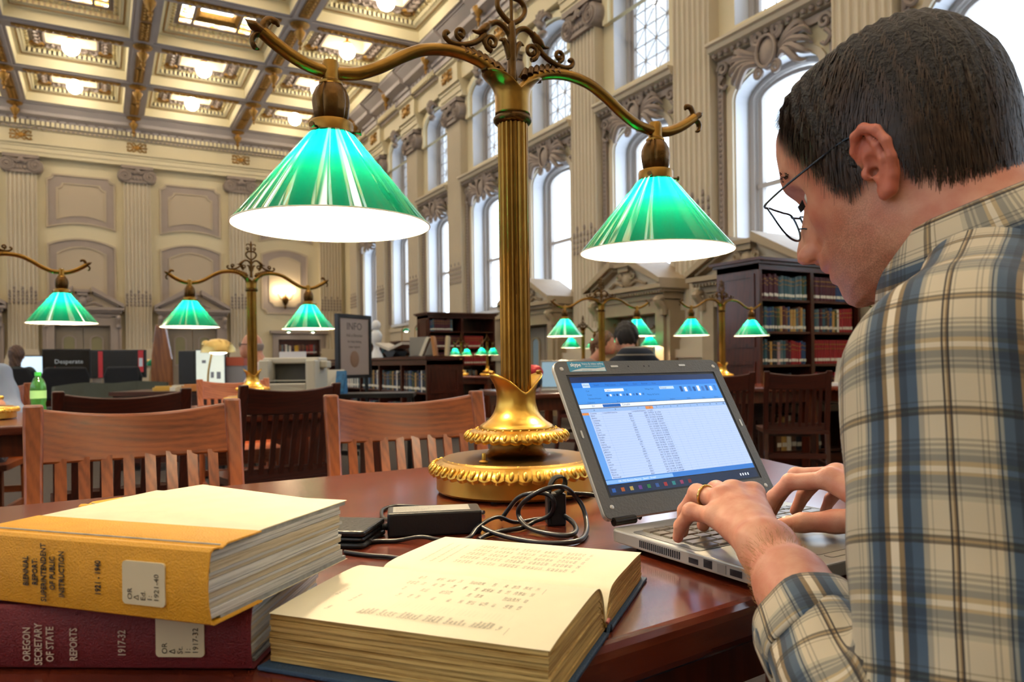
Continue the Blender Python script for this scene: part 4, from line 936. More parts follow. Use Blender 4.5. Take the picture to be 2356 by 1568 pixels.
def report(loc, rz, Lx, Dy, T, cl_, label, name='bound_report', cat='book'):
    """lying volume: x along the spine, y from spine to fore edge"""
    r = empty(name, loc, rz, label, cat, 'bound state reports')
    tb = .0035
    MB().box(.004, Lx-.004, .016, Dy, 0, tb).build('lower_board', board, r); MB().box(.004, Lx-.004, .016, Dy, T-tb, T).build('upper_board', board, r)
    n = 11; z = tb; rs = random.Random(int(T*1e5)); hs = [rs.uniform(.5, 1.6) for _ in range(n)]; k = (T-2*tb)/sum(hs)
    for i, h in enumerate(hs):
        h *= k; ins = rs.uniform(.003, .0075); MB().box(ins, Lx-ins, .004, Dy-rs.uniform(.004, .012), z+.0002, z+h-.0002).build('page_section', pagep[i % 5], r); z += h
    q = MB()       # rounded cloth spine wrapping onto both boards
    prof = [(.060, T+.0008), (.020, T+.0010), (.014, T-.0016), (.010, T-.0004), (.004, T+.0002), (.0008, T-.002), (-.0018, T*.75), (-.0026, T*.5), (-.0018, T*.25), (.0008, .002), (.004, -.0002+.0004), (.060, .0002)]
    inn = [(y+.0014 if 2 < i < 11 else y, zz-(.0012 if zz > T*.6 else (-.0012 if zz < T*.3 else 0))) for i, (y, zz) in enumerate(prof)]
    k2 = len(prof); vs = []; fs = []
    for xx in (0.0, Lx):
        vs += [(xx, y, zz) for y, zz in prof]; vs += [(xx, y, zz) for y, zz in inn]
    for i in range(k2-1):
        a = i; b = i+1; fs += [(a, b, 2*k2+b, 2*k2+a), (k2+b, k2+a, 3*k2+a, 3*k2+b), (a, k2+a, k2+b, b), (2*k2+b, 3*k2+b, 3*k2+a, 2*k2+a)]
    fs += [(0, 2*k2, 3*k2, k2), (k2-1, 2*k2-1, 4*k2-1, 3*k2-1)]
    q.add(vs, fs).build('cloth_spine', cl_, r, smooth=40)
    MB().box(.003, Lx-.003, .058, Dy+.002, T, T+.0007).build('cover_paper', creamb, r); MB().box(.003, Lx-.003, .058, Dy+.002, -.0001, .0002).build('under_paper', creamb, r)
    return r
def spine_lines(r, Lx, T, items, m, sx=.8):
    for s, size, body, zc in items: text(body, 'spine_lettering', size, m, r, (Lx-s, -.0030, zc), TM, .0002, sx=sx, bold=.00008)
yel = report((-.094, .744, TZ+.0525), R(-47.1), .236, .193, .056, cloth('yellow_cloth', '#dc9d16'), 'thick yellow cloth report lying on the red one, spine to the viewer')
ik = mat('black_foil', '#1a140c', .4)
spine_lines(yel, .236, .056, [(.173, .0078, 'BIENNIAL', .029), (.1635, .0078, 'REPORT:', .029), (.1545, .0078, 'SUPERINTENDENT', .029), (.1455, .0078, 'OF PUBLIC', .029), (.136, .0078, 'INSTRUCTION', .029), (.100, .0078, '1921 - 1940', .029)], ik, .70)
def sticker(r, Lx, s0, s1, z0, z1, lines, zt0):
    P = []; rad = .003
    for cx, cz, a in ((Lx-s1-rad, z1-rad, 0), (Lx-s0+rad, z1-rad, 90), (Lx-s0+rad, z0+rad, 180), (Lx-s1-rad, z0+rad, 270)):
        for i in range(5): t = R(a+90*i/4); P.append((cx+rad*math.cos(t), cz+rad*math.sin(t)))
    st = MB().prismxz(P, -.0032, -.0010).build('call_number_sticker', lblm, r)
    for i, b_ in enumerate(lines): text(b_, 'call_number', .0062, mat('typewriter_ink', '#3a3227', .6), st, (Lx-s0+.0075+.0062*i, -.0036, zt0), TM, 0, align='LEFT')
sticker(yel, .236, .0765, .037, .012, .044, ['OR', '\u0394', 'Ed.', '1:', '1921-40'], .0155)
red = report((-.103, .734, TZ+.0008), R(-31.7), .24, .193, .0505, cloth('maroon_cloth', '#680812'), 'maroon cloth report at the bottom of the stack, under the yellow one')
wf = mat('white_foil', '#b9a99a', .4)
spine_lines(red, .24, .0505, [(.180, .0088, 'OREGON', .0215), (.1705, .0088, 'SECRETARY', .0215), (.161, .0088, 'OF STATE', .0215), (.1418, .0088, 'REPORTS', .0215), (.1026, .0088, '1917-32', .0225)], wf, .72)
sticker(red, .24, .0755, .0366, .012, .046, ['OR', '\u0394', 'St.', '1:', '1917-32'], .0145)
third = report((-.030, 1.198, TZ+.0008), R(-62.4), .267, .19, .0495, MATS['yellow_cloth'], 'cream-covered report with yellow spine lying behind the yellow and red stack')

# ================================================================== open book
paper = mat('book_paper', '#e6dab8', .6, var=.03, vscale=30)
bluec = cloth('blue_cloth', '#2a4560')
ob = empty('open_book', (.312, .622, TZ+.0005), R(39.8), 'open statistics book with blue cloth cover lying before the laptop', 'book')
HL = .118     # half length along the spine (local y)
def page_prof(sgn, h, w):
    """cross-section from the gutter outwards (x, z)"""
    pts = [(.002, .010), (.004, .020), (.009, h*.72), (.018, h*.93), (.030, h), (.055, h*1.01), (.09, h*.985), (.13, h*.95), (w, h*.90)]
    return [(sgn*x, z) for x, z in [(p_.x, p_.y) for p_ in bez([(a, b, 0) for a, b in pts], 3)]]
def half(sgn, h, w, name):
    pr = page_prof(sgn, h, w); q = MB(); n = len(pr)
    vs = []; fs = []
    for y in (-HL, HL): vs += [(x, y, z) for x, z in pr]
    for i in range(n-1): fs.append((i, i+1, n+i+1, n+i))
    MB().add(vs, fs).build(name+'_page', paper, ob, smooth=60)
    m = 8
    for k in range(m):        # the block of leaves in slightly uneven sections
        z0 = .004+(h*.90-.004)*k/m; z1 = .004+(h*.90-.004)*(k+1)/m; j = rnd.uniform(-.0018, .0014)
        P = []
        for x, z in pr[:-1]:
            t = max(0, min(1, (z-.004)/(h*.9-.004)))
            P.append((x, .004+(z-.0012-.004)*(k+1)/m))
        P.append((sgn*(w+j), z1-.0004)); low = [(x, .004+(z-.0012-.004)*k/m+.0003) for x, z in pr[:-1]] + [(sgn*(w+j), z0+.0003)]
        poly = P + low[::-1]
        if sgn < 0: poly = poly[::-1]
        MB().prismxz(poly, -HL+rnd.uniform(0, .002), HL-rnd.uniform(0, .001)).build(name+'_leaves', pageg, ob)
half(-1, .047, .158, 'near'); half(1, .036, .160, 'far')
MB().box(-.168, -.006, -HL-.004, HL+.004, 0, .0035).build('near_cover', bluec, ob, bevel=.001); MB().box(.006, .170, -HL-.004, HL+.004, 0, .0035).build('far_cover', bluec, ob, bevel=.001)
q = MB(); q.tube([(-.006, -HL-.003, .002), (-.004, -HL-.003, .006), (0, -HL-.003, .009), (.004, -HL-.003, .006), (.006, -HL-.003, .002)], .0016, 6); q.build('hinge_cloth', bluec, ob)
MB().tube([(-.004, -HL-.002, .0105), (0, -HL-.0025, .0125), (.005, -HL-.002, .0105)], .0016, 8).build('headband', mat('red_headband', '#b0645c', .6), ob)
pi_ = mat('print_ink', '#6a6455', .7); r3 = random.Random(5)
PTX = [Print(), Print()]
def ptext(body, x, y, size, z): PTX[0 if x < 0 else 1].put(body, (x, y, z), size)
names = ['Baker', 'Benton', 'Clackamas', 'Clatsop', '', 'Columbia', 'Coos', 'Crook', 'Curry', '', 'Deschutes', 'Douglas', 'Gilliam', 'Grant', 'Harney', '', 'Hood River', 'Jackson', 'Jefferson', 'Josephine', '', 'Klamath', 'Lake', 'Lane', 'Lincoln', 'Linn', '', 'Union', 'Wallowa', 'Wasco', 'Wheeler', 'Yamhill', '', 'Total']
def zn(x): return float(np.interp(x, [-.158, -.13, -.09, -.055, -.03], [.0423, .0447, .0463, .0475, .047]))+.0006
def zf(x): return float(np.interp(x, [.03, .055, .09, .13, .16], [.036, .0364, .0355, .0342, .0324]))+.0007
for i, s in enumerate(names):
    y = .045-.0036*i
    if not s: continue
    ptext(s, -.140, y, .0042, zn(-.140)+.0004); ptext('. . . . . . . . . .', -.122, y, .003, zn(-.122))
    for xc in (-.098, -.082, -.067, -.052): 
        if r3.random() < .62: ptext('%d' % r3.randint(80, 9900) if r3.random() < .5 else '%d,%03d' % (r3.randint(1, 9), r3.randint(0, 999)), xc, y, .004, zn(xc))
MB().add([(-.145,-.0785,zn(-.145)),(-.045,-.0785,zn(-.045)),(-.045,-.0782,zn(-.045)),(-.145,-.0782,zn(-.145))], [(0,1,2,3)]).build('table_rule', pi_, ob)
for y, x0, x1 in ((.085, -.11, -.05), (.075, -.14, -.04), (.066, -.12, -.06)): ptext('STATISTICS OF PUBLIC SCHOOLS' if y == .085 else ('for the year ending June 30' if y == .066 else 'Table showing the number of pupils and teachers by county'), x0, y, .0042, zn(x0)+.0002)
for i in range(31):
    y = .050-.0042*i
    if i % 6 == 5: continue
    for xc in (.045, .062, .079, .096, .113): ptext('%d' % r3.randint(1000, 99999), xc, y, .0042, zf(xc))
for y in (.085, .074, .064): ptext('Receipts and disbursements of the several counties'[:int(40+y*50)], .04, y, .0042, zf(.04)+.0004)

for t_ in PTX: t_.build_raw('table_print', pi_, ob)

# ================================================================== power adapter, cables, wallet
blk = mat('black_plastic', '#15151a', .42, bump=.05, bscale=300); cab = mat('black_cable', '#1b1a1c', .35)
ad = empty('power_adapter', (.4035+.012, .9555+.026, TZ+.0005), R(-20.4), 'black laptop power brick with grey label lying beside the lamp base', 'adapter')
rbox(-.066, .066, -.027, .027, 0, .033, .004).build('brick', blk, ad, bevel=.003)
MB().box(-.058, .050, -.020, .020, .0331, .0334).build('rating_label', mat('label_grey', '#8f8d86', .5), ad)
for i in range(4): text(('AC ADAPTER', 'INPUT: 100-240V~ 50-60Hz', 'OUTPUT: 19V 3.95A', 'MADE IN CHINA')[i], 'label_print', .0055, dkp, ad, (-.054, .012-.008*i, .0336), (0, 0, 0), 0, align='LEFT')
q = MB()
for i in range(12): q.lathe([(.0045-.00015*i, -.066-.003*i), (.0052-.00018*i, -.0675-.003*i), (.0042-.00015*i, -.069-.003*i)], 10, Matrix.Translation((0, -.012, .012)) @ Matrix.Rotation(PI/2, 4, 'Y'))
q.build('strain_relief', blk, ad, smooth=50)
def cable(pts, r, label, n=6):
    P = [V(x, y, z+TZ) for x, y, z in pts]; c = P[0].copy(); c.z = TZ
    b = MB().tube([p_-c for p_ in bez(P, n)], r, 8); o = b.build('cable', cab, None, smooth=60, loc=c); tag(o, label, 'cable', 'black cables by the lamp base'); return o
cable([(.292, .955, .0035), (.318, .958, .0035), (.345, .945, .0035), (.372, .925, .009), (.395, .905, .006), (.43, .902, .0045), (.458, .926, .012), (.498, .945, .018), (.530, .950, .006), (.575, .960, .004), (.61, .95, .004)], .0030, 'thin black cable running from the wallet past the power brick')
cable([(.268, .925, .003), (.290, .892, .003), (.312, .868, .003), (.33, .83, .003)], .0028, 'thin black cable vanishing behind the open book')
cable([(.474, .955, .012), (.464, .935, .012), (.472, .905, .006), (.486, .862, .0042), (.509, .822, .0042), (.547, .812, .0042), (.585, .846, .0045), (.612, .885, .014), (.618, .905, .030), (.606, .912, .048), (.582, .902, .060), (.553, .900, .060), (.534, .915, .047), (.530, .937, .028), (.530, .934, .014), (.527, .901, .0065), (.536, .866, .0050), (.553, .842, .0050), (.575, .856, .0062), (.590, .885, .010), (.592, .911, .015)], .0036, 'thick looped black cable with the widest coil below the strap')
cable([(.520, .975, .006), (.530, .965, .025), (.536, .948, .042), (.545, .929, .050), (.562, .915, .050), (.570, .905, .040), (.572, .918, .018), (.556, .935, .007), (.524, .918, .0045), (.492, .918, .004), (.462, .908, .004), (.440, .890, .004)], .0034, 'black cable bent in a tall narrow loop beside the strap')
cable([(.372, 1.035, .012), (.375, 1.085, .005), (.398, 1.155, .0035), (.425, 1.178, .0035), (.448, 1.165, .0035), (.480, 1.120, .0035), (.515, 1.085, .0035), (.53, 1.05, .0035)], .0032, 'black cable curling behind the power brick to the lamp')
cable([(.600, .915, .047), (.64, .90, .042), (.66, .872, .028), (.668, .83, .018)], .0032, 'short black cable leading from the strap behind the laptop')
st = empty('cable_strap', (.588, .925, TZ), R(-20), 'black hook-and-loop strap wrapped around the coiled cable', 'strap')
q = MB(); P = bez([(-.012, 0, .004), (-.014, 0, .03), (-.012, 0, .055), (-.004, 0, .070), (.010, 0, .072), (.014, 0, .062), (.008, 0, .050), (-.002, 0, .046)], 5)
vs = []; fs = []
for p_ in P:
    for y in (-.011, .011): vs.append((p_.x, y, p_.z))
for i in range(len(P)-1): fs.append((2*i, 2*i+1, 2*i+3, 2*i+2))
o = q.add(vs, fs).build('strap_band', mat('velcro', '#17150f', .95, bump=.6, bscale=900), st, smooth=60); sm = o.modifiers.new('solid', 'SOLIDIFY'); sm.thickness = .0022
MB().box(-.016, .012, -.010, .012, 0, .048).build('mains_plug', blk, st, bevel=.003)
wl = empty('wallet', (.285, 1.00, TZ+.0005), R(-38), 'black leather wallet lying behind the yellow book', 'wallet')
lea = mat('black_leather', '#1a1917', .32, bump=.12, bscale=160)
for nm, z0, z1, d in (('lower_flap', 0, .007, 0), ('middle_fold', .008, .014, .003), ('upper_flap', .015, .023, .001)): rbox(-.05+d, .05-d, -.045+d, .045-d, z0, z1, .006).build(nm, lea, wl, bevel=.003)
# ================================================================== implicit-surface modelling for people
def smin(a, b, k):
    h = np.clip(.5+.5*(b-a)/k, 0, 1); return b*(1-h)+a*h-k*h*(1-h)
def smax(a, b, k): return -smin(-a, -b, k)
def cap(P, a, b, ra, rb):
    a = np.array(a, float); b = np.array(b, float); d = b-a; t = np.clip(((P-a)@d)/(d@d), 0, 1)
    return np.linalg.norm(P-a-t[..., None]*d, axis=-1) - (ra+(rb-ra)*t)
def ell(P, c, r): 
    q = (P-np.array(c))/np.array(r); n = np.linalg.norm(q, axis=-1); g = np.linalg.norm(q/np.array(r), axis=-1)+1e-9; return n*(n-1)/g
def chain(P, pts, rs, k=.004):
    f = None
    for i in range(len(pts)-1):
        c = cap(P, pts[i], pts[i+1], rs[i], rs[i+1]); f = c if f is None else smin(f, c, k)
    return f
def surfnet(fun, lo, hi, h):
    lo = np.array(lo, float); n = np.ceil((np.array(hi)-lo)/h).astype(int)+1
    xs = [lo[i]+h*np.arange(n[i]) for i in range(3)]
    F = np.empty(n)
    for i in range(n[0]):
        Y, Z = np.meshgrid(xs[1], xs[2], indexing='ij'); F[i] = fun(np.stack([np.full_like(Y, xs[0][i]), Y, Z], -1))
    S = F < 0
    c = np.zeros(np.array(n)-1, int); cor = [(a, b, d) for a in (0, 1) for b in (0, 1) for d in (0, 1)]
    sl = lambda a, m: slice(a, a+m-1)
    for a, b, d in cor: c += S[sl(a, n[0]), sl(b, n[1]), sl(d, n[2])]
    act = (c > 0) & (c < 8); idx = -np.ones(act.shape, int); ii = np.argwhere(act); idx[act] = np.arange(len(ii))
    acc = np.zeros((len(ii), 3)); cnt = np.zeros(len(ii))
    for a in cor:
        for ax in range(3):
            if a[ax]: continue
            b = list(a); b[ax] = 1
            fa = F[ii[:, 0]+a[0], ii[:, 1]+a[1], ii[:, 2]+a[2]]; fb = F[ii[:, 0]+b[0], ii[:, 1]+b[1], ii[:, 2]+b[2]]
            m = (fa < 0) != (fb < 0); t = np.zeros(len(ii)); t[m] = fa[m]/(fa[m]-fb[m])
            p = ii+np.array(a, float); p[:, ax] += t; acc[m] += p[m]; cnt[m] += 1
    V_ = lo+h*acc/cnt[:, None]
    Q = []
    for ax in range(3):
        b, d = [(1, 2), (2, 0), (0, 1)][ax]
        s0 = [slice(0, None)]*3; 
        A = S.take(range(n[ax]-1), ax); B = S.take(range(1, n[ax]), ax); e = np.argwhere(A != B)
        e = e[(e[:, b] > 0) & (e[:, d] > 0) & (e[:, b] < n[b]-1) & (e[:, d] < n[d]-1)]
        def at(db, dd): q = e.copy(); q[:, b] += db; q[:, d] += dd; return idx[q[:, 0], q[:, 1], q[:, 2]]
        q = np.stack([at(-1, -1), at(0, -1), at(0, 0), at(-1, 0)], 1)
        fl_ = ~A[e[:, 0], e[:, 1], e[:, 2]]; q[fl_] = q[fl_][:, ::-1]; Q.append(q)
    Q = np.concatenate(Q); return V_, Q[(Q >= 0).all(1)]
def npmesh(name, Vs, Qs, m, smooth=True):
    me = bpy.data.meshes.new(name); me.vertices.add(len(Vs)); me.vertices.foreach_set('co', np.asarray(Vs, float).ravel())
    k = Qs.shape[1]; me.loops.add(Qs.size); me.loops.foreach_set('vertex_index', Qs.ravel().astype(np.int32)); me.polygons.add(len(Qs)); me.polygons.foreach_set('loop_start', (np.arange(len(Qs))*k).astype(np.int32)); me.polygons.foreach_set('loop_total', np.full(len(Qs), k, np.int32))
    me.update(calc_edges=True); me.validate()
    if smooth: me.polygons.foreach_set('use_smooth', [True]*len(me.polygons))
    if m is not None: me.materials.append(m)
    return me
def joinnp(parts):
    Vs = []; Qs = []; o = 0
    for v, q in parts: Vs.append(v); Qs.append(q+o); o += len(v)
    return np.concatenate(Vs), np.concatenate(Qs)

# ------------------------------------------------------------------ skin
def skinmat(name, col, dark, red):
    m = mat(name, col, .5); nt = m.node_tree; N = nt.nodes; L = nt.links; p = N['Principled BSDF']
    tc = N.new('ShaderNodeTexCoord'); n = N.new('ShaderNodeTexNoise'); n.inputs['Scale'].default_value = 45; n.inputs['Detail'].default_value = 4; L.new(tc.outputs['Object'], n.inputs['Vector'])
    r = N.new('ShaderNodeValToRGB'); e = r.color_ramp.elements; e[0].position = .35; e[1].position = .68; e[0].color = hexc(red); e[1].color = hexc(col); L.new(n.outputs['Fac'], r.inputs[0])
    at = N.new('ShaderNodeAttribute'); at.attribute_name = 'stubble'; n2 = N.new('ShaderNodeTexNoise'); n2.inputs['Scale'].default_value = 900; n2.inputs['Detail'].default_value = 2; L.new(tc.outputs['Object'], n2.inputs['Vector'])
    r2 = N.new('ShaderNodeValToRGB'); e = r2.color_ramp.elements; e[0].position = .42; e[1].position = .62; e[0].color = (1, 1, 1, 1); e[1].color = (.25, .25, .25, 1); L.new(n2.outputs['Fac'], r2.inputs[0])
    mu = N.new('ShaderNodeMath'); mu.operation = 'MULTIPLY'; L.new(at.outputs['Fac'], mu.inputs[0]); L.new(r2.outputs[0], mu.inputs[1])
    mx = N.new('ShaderNodeMixRGB'); L.new(mu.outputs[0], mx.inputs[0]); L.new(r.outputs[0], mx.inputs[1]); mx.inputs[2].default_value = hexc(dark)
    a2 = N.new('ShaderNodeAttribute'); a2.attribute_name = 'flush'; mr = N.new('ShaderNodeMixRGB'); L.new(a2.outputs['Fac'], mr.inputs[0]); L.new(mx.outputs[0], mr.inputs[1]); mr.inputs[2].default_value = hexc('#b8523c'); L.new(mr.outputs[0], p.inputs['Base Color'])
    b = N.new('ShaderNodeBump'); b.inputs['Strength'].default_value = .12; b.inputs['Distance'].default_value = .002; n3 = N.new('ShaderNodeTexNoise'); n3.inputs['Scale'].default_value = 350; n3.inputs['Detail'].default_value = 3; L.new(tc.outputs['Object'], n3.inputs['Vector']); L.new(n3.outputs['Fac'], b.inputs['Height']); L.new(b.outputs[0], p.inputs['Normal'])
    return m
skin = skinmat('skin', '#d0967a', '#6b4a38', '#c27a60')
# ------------------------------------------------------------------ head frame
HC = np.array([.6593, .4227, 1.1821]); _y = R(8); _p = R(26)
_fh = np.array([-math.sin(_y), math.cos(_y), 0]); HLft = np.array([-math.cos(_y), -math.sin(_y), 0]); _z = np.array([0, 0, 1.0])
HF = _fh*math.cos(_p)-_z*math.sin(_p); HU = _fh*math.sin(_p)+_z*math.cos(_p)
def hw(f, u, l): return HC+np.multiply.outer(np.asarray(f), HF)+np.multiply.outer(np.asarray(u), HU)+np.multiply.outer(np.asarray(l), HLft)
_U = np.array([-.114, -.108, -.098, -.085, -.07, -.05, -.03, -.01, .01, .03, .05, .075, .095, .100, .107, .112, .116])
_FF = np.array([.050, .070, .088, .0945, .0955, .096, .0945, .0945, .0945, .0985, .1030, .0955, .082, .064, .046, .026, .008])
_FB = np.array([.020, -.010, -.040, -.058, -.067, -.075, -.081, -.088, -.093, -.096, -.096, -.090, -.077, -.062, -.047, -.029, -.010])
_WW = np.array([.010, .026, .041, .053, .060, .0655, .068, .0705, .0725, .0745, .0755, .0735, .067, .057, .045, .029, .008])
_PU = np.array([.0875, .068, .05, .043, .032, .02, .0035, -.0134, -.0229, -.029, -.0335, -.0365, -.0425, -.0458, -.050, -.0545, -.0590, -.0633, -.07, -.0814, -.09, -.099])[::-1]
_PF = np.array([.0965, .103, .1085, .1100, .1065, .1045, .1185, .1320, .1355, .132, .121, .1155, .1152, .1160, .1140, .1085, .1118, .1120, .1068, .1083, .1074, .100])[::-1]
_PS = np.array([.05, .045, .036, .030, .018, .0120, .0120, .0150, .0160, .0150, .016, .022, .024, .024, .024, .024, .022, .020, .024, .021, .021, .021])[::-1]
def skull(f, u, l, feat=True):
    ff = np.interp(u, _U, _FF); fb = np.interp(u, _U, _FB); w = np.interp(u, _U, _WW)
    if feat:
        d = np.interp(u, _PU, _PF)-ff; d = np.where((u > .0875) | (u < -.099), 0, d); s = np.interp(u, _PU, _PS)
        ff = ff + d*np.exp(-(l/s)**2)
        al = np.abs(l)
        ff = ff - .0135*np.exp(-((u-.017)/.0115)**2-((al-.031)/.0135)**2) + .005*np.exp(-((u+.008)/.018)**2-((al-.044)/.016)**2) + .0035*np.exp(-((u-.040)/.008)**2-((al-.034)/.020)**2)
        ff = ff - .004*np.exp(-((u+.035)/.02)**2-((al-.047)/.012)**2)
    c = (ff+fb)/2; a = np.maximum((ff-fb)/2, 1e-4); p = 2.25
    g = (np.abs((f-c)/a)**p + np.abs(l/np.maximum(w, 1e-4))**p)**(1/p)
    d = (g-1)*np.minimum(a, w)
    return np.maximum(d, np.maximum(u-.116, -.1145-u))
EARH = [(.010, -.001, .0715), (.008, .012, .078), (-.001, .0215, .084), (-.012, .021, .0885), (-.021, .011, .0905), (-.0235, -.004, .0895), (-.020, -.018, .086), (-.012, -.031, .0805), (-.003, -.041, .077), (.004, -.041, .0745), (.006, -.034, .073)]
def headf(P):
    Q = P-HC; f = Q@HF; u = Q@HU; l = Q@HLft
    d = skull(f, u, l)*.8
    X = np.stack([f, u, l], -1)
    for s in (1, -1): d = smin(d, ell(X, (.1150, -.0270, s*.0138), (.0120, .0092, .0068)), .005)
    for s in (1, -1): d = smax(d, -ell(X, (.1190, -.0350, s*.0090), (.0068, .0048, .0042)), .0015)
    d = smin(d, cap(P, (.694, .312, 1.058), hw(-.014, -.062, 0), .060, .051), .022)
    d = smin(d, cap(P, hw(.02, -.07, .02), hw(-.02, -.10, .01), .04, .045), .02)
    for s in (1, -1):
        Xs = np.stack([f*1.06, (u+.0155)*1.10-.0085, l*s], -1)
        pl = ell(Xs, (-.007, -.009, .0765), (.0145, .0285, .0075)); pl = smin(pl, ell(Xs, (-.002, -.036, .0755), (.0075, .009, .0045)), .006)
        pl = smax(pl, -ell(Xs, (-.001, -.013, .0845), (.0085, .0125, .0085)), .003); pl = smax(pl, -ell(Xs, (-.009, .008, .0885), (.007, .010, .006)), .003)
        hx = chain(Xs, EARH, [.0032, .0040, .0043, .0045, .0045, .0042, .0040, .0042, .0050, .0048, .0035], .003)
        ah = chain(Xs, [(-.011, .013, .0835), (-.0135, 0, .0855), (-.012, -.014, .0835), (-.006, -.025, .080)], [.003, .0036, .0036, .0034], .003)
        tg = ell(Xs, (.0095, -.0135, .0745), (.0045, .0065, .0055))
        e = smin(smin(smin(pl, hx, .004), ah, .003), tg, .003)
        e = smax(e, -cap(Xs, (.0025, -.0155, .066), (.0025, -.0155, .09), .0042, .0045), .0015)
        d = smin(d, e, .0035)
    return d
hv, hq = surfnet(headf, (.545, .215, .985), (.79, .575, 1.345), .0019)
# ------------------------------------------------------------------ hands and forearms
LW_ = (.568, .510, .815); LE = (.455, .320, .745)
def hand(P, W_, mc, pip, mid, tip, thumb, wr=.024):
    d = None
    for a, r in zip(mc, (.0135, .0140, .0135, .0125)):
        c = cap(P, W_, a, wr*.80, r); d = c if d is None else smin(d, c, .014)
    for i in range(4):
        rr_ = (.0102, .0105, .0100, .0088)[i]
        d = smin(d, ell(P, np.array(mc[i])+np.array([0, 0, .003]), (.0125, .0125, .0115)), .008)
        c = chain(P, [mc[i], pip[i], mid[i], tip[i]], [rr_+.0012, rr_+.0002, rr_-.0012, rr_-.0026], .003)
        c = smin(c, ell(P, np.array(pip[i])+np.array([0, 0, .0015]), (.0098, .0098, .0095)), .004); d = smin(d, c, .0035)
    d = smin(d, chain(P, thumb, [.017, .0135, .0112, .0092], .006), .010)
    return d
Lmc = [(.643, .600, .847), (.620, .607, .850), (.598, .602, .846), (.578, .590, .832)]
Lpip = [(.662, .640, .838), (.637, .650, .846), (.599, .641, .847), (.572, .622, .832)]
Lmid = [(.671, .660, .818), (.643, .672, .820), (.600, .663, .824), (.574, .642, .813)]
Ltip = [(.675, .669, .7975), (.646, .682, .7975), (.602, .671, .7975), (.577, .650, .7975)]
Lth = [(.592, .530, .808), (.628, .566, .802), (.658, .590, .799), (.676, .606, .7975)]
rn = np.random.RandomState(4)
def veins(P): return .0006*np.sin(P[..., 0]*210+P[..., 1]*90)*np.sin(P[..., 1]*160-P[..., 0]*60)
def lhand(P):
    d = hand(P, LW_, Lmc, Lpip, Lmid, Ltip, Lth)
    d = smin(d, cap(P, LW_, tuple(.55*a+.45*b for a, b in zip(LW_, LE)), .0255, .0305), .016)
    d = smin(d, cap(P, (.5385, .4545, .8), LE, .0305, .036), .02)
    d = smin(d, ell(P, (.556, .520, .826), (.013, .013, .011)), .012)      # wrist bone
    for i in range(4): d = smin(d, cap(P, np.array(LW_)+np.array([.004*(1.5-i)*-1, .01, .0165]), np.array(Lmc[i])+np.array([0, -.004, .0095]), .0030, .0032), .006)
    return d+veins(P)*.5
lv, lq = surfnet(lhand, (.40, .27, .69), (.72, .71, .885), .0021)
RW_ = (.802, .530, .820)
Rmc = [(.790, .612, .850), (.812, .618, .853), (.833, .612, .846), (.850, .600, .835)]
Rpip = [(.770, .655, .843), (.793, .664, .848), (.822, .655, .842), (.846, .638, .830)]
Rmid = [(.761, .674, .822), (.785, .684, .823), (.816, .672, .820), (.844, .652, .815)]
Rtip = [(.757, .684, .7975), (.780, .695, .7975), (.812, .682, .7975), (.842, .660, .7975)]
Rth = [(.789, .548, .812), (.764, .585, .806), (.739, .611, .803), (.723, .627, .7985)]
def rhand(P):
    d = hand(P, RW_, Rmc, Rpip, Rmid, Rtip, Rth); return smin(d, cap(P, RW_, (.94, .39, .79), .0255, .040), .016)
rv, rq = surfnet(rhand, (.69, .36, .73), (1.0, .72, .885), .0023)
man = empty('person', (.735, .25, 0), 0, 'man in a plaid shirt and glasses bent over the laptop, typing', 'person')
def world_child(o, parent): o.parent = parent; o.matrix_parent_inverse = Matrix.Translation(parent.location).inverted(); return o
bv, bq = joinnp([(hv, hq), (lv, lq), (rv, rq)])
me = npmesh('body', bv, bq, skin)
Q_ = bv-HC; f_ = Q_@HF; u_ = Q_@HU; l_ = Q_@HLft
jaw = np.clip((-.012-u_)/.03, 0, 1)*np.clip((.115-f_)/.02, 0, 1)*np.clip((f_+.01)/.05, 0, 1)*(bv[:, 2] > 1.0)*np.clip((.105-np.abs(l_))/.02, 0, 1)*(1-np.exp(-((u_+.053)/.012)**2-(l_/.022)**2)*.9)*np.where((u_ > -.045) & (np.abs(l_) < .022), .35, 1)
a_ = me.attributes.new('stubble', 'FLOAT', 'POINT'); a_.data.foreach_set('value', np.clip(jaw, 0, 1)*.62)
fl3 = np.clip((np.abs(l_)-.0735)/.004, 0, 1)*(np.abs(u_+.012) < .05)*(np.abs(f_+.008) < .035)*.6+.30*np.exp(-((u_+.022)/.012)**2-(l_/.016)**2)*(f_ > .1)+.22*np.exp(-((u_+.012)/.025)**2-((np.abs(l_)-.05)/.02)**2)*(f_ > .03)+.55*np.exp(-((u_+.054)/.008)**2-(l_/.022)**2)*(f_ > .09)
a_ = me.attributes.new('flush', 'FLOAT', 'POINT'); a_.data.foreach_set('value', np.clip(fl3*(bv[:, 2] > 1.0), 0, 1))
body = bpy.data.objects.new('body', me); COL.objects.link(body); world_child(body, man)
lipm = mat('lips', '#b56a58', .4)
# nails
def nail(p, d, up, w, name='fingernail'):
    d = Vector(d).normalized(); up = Vector(up).normalized(); x = d.cross(up).normalized(); up = x.cross(d)
    M = Matrix(((x.x, d.x, up.x, p[0]), (x.y, d.y, up.y, p[1]), (x.z, d.z, up.z, p[2]), (0, 0, 0, 1)))
    o = MB().sphere((0, 0, 0), w, 12, 6, (1, 1.35, .28), M).build(name, mat('nail', '#d8a48f', .25), None, smooth=60); world_child(o, man)
nail((.728, .6235, .8068), (-.55, .6, -.12), (-.35, -.25, .9), .0062)
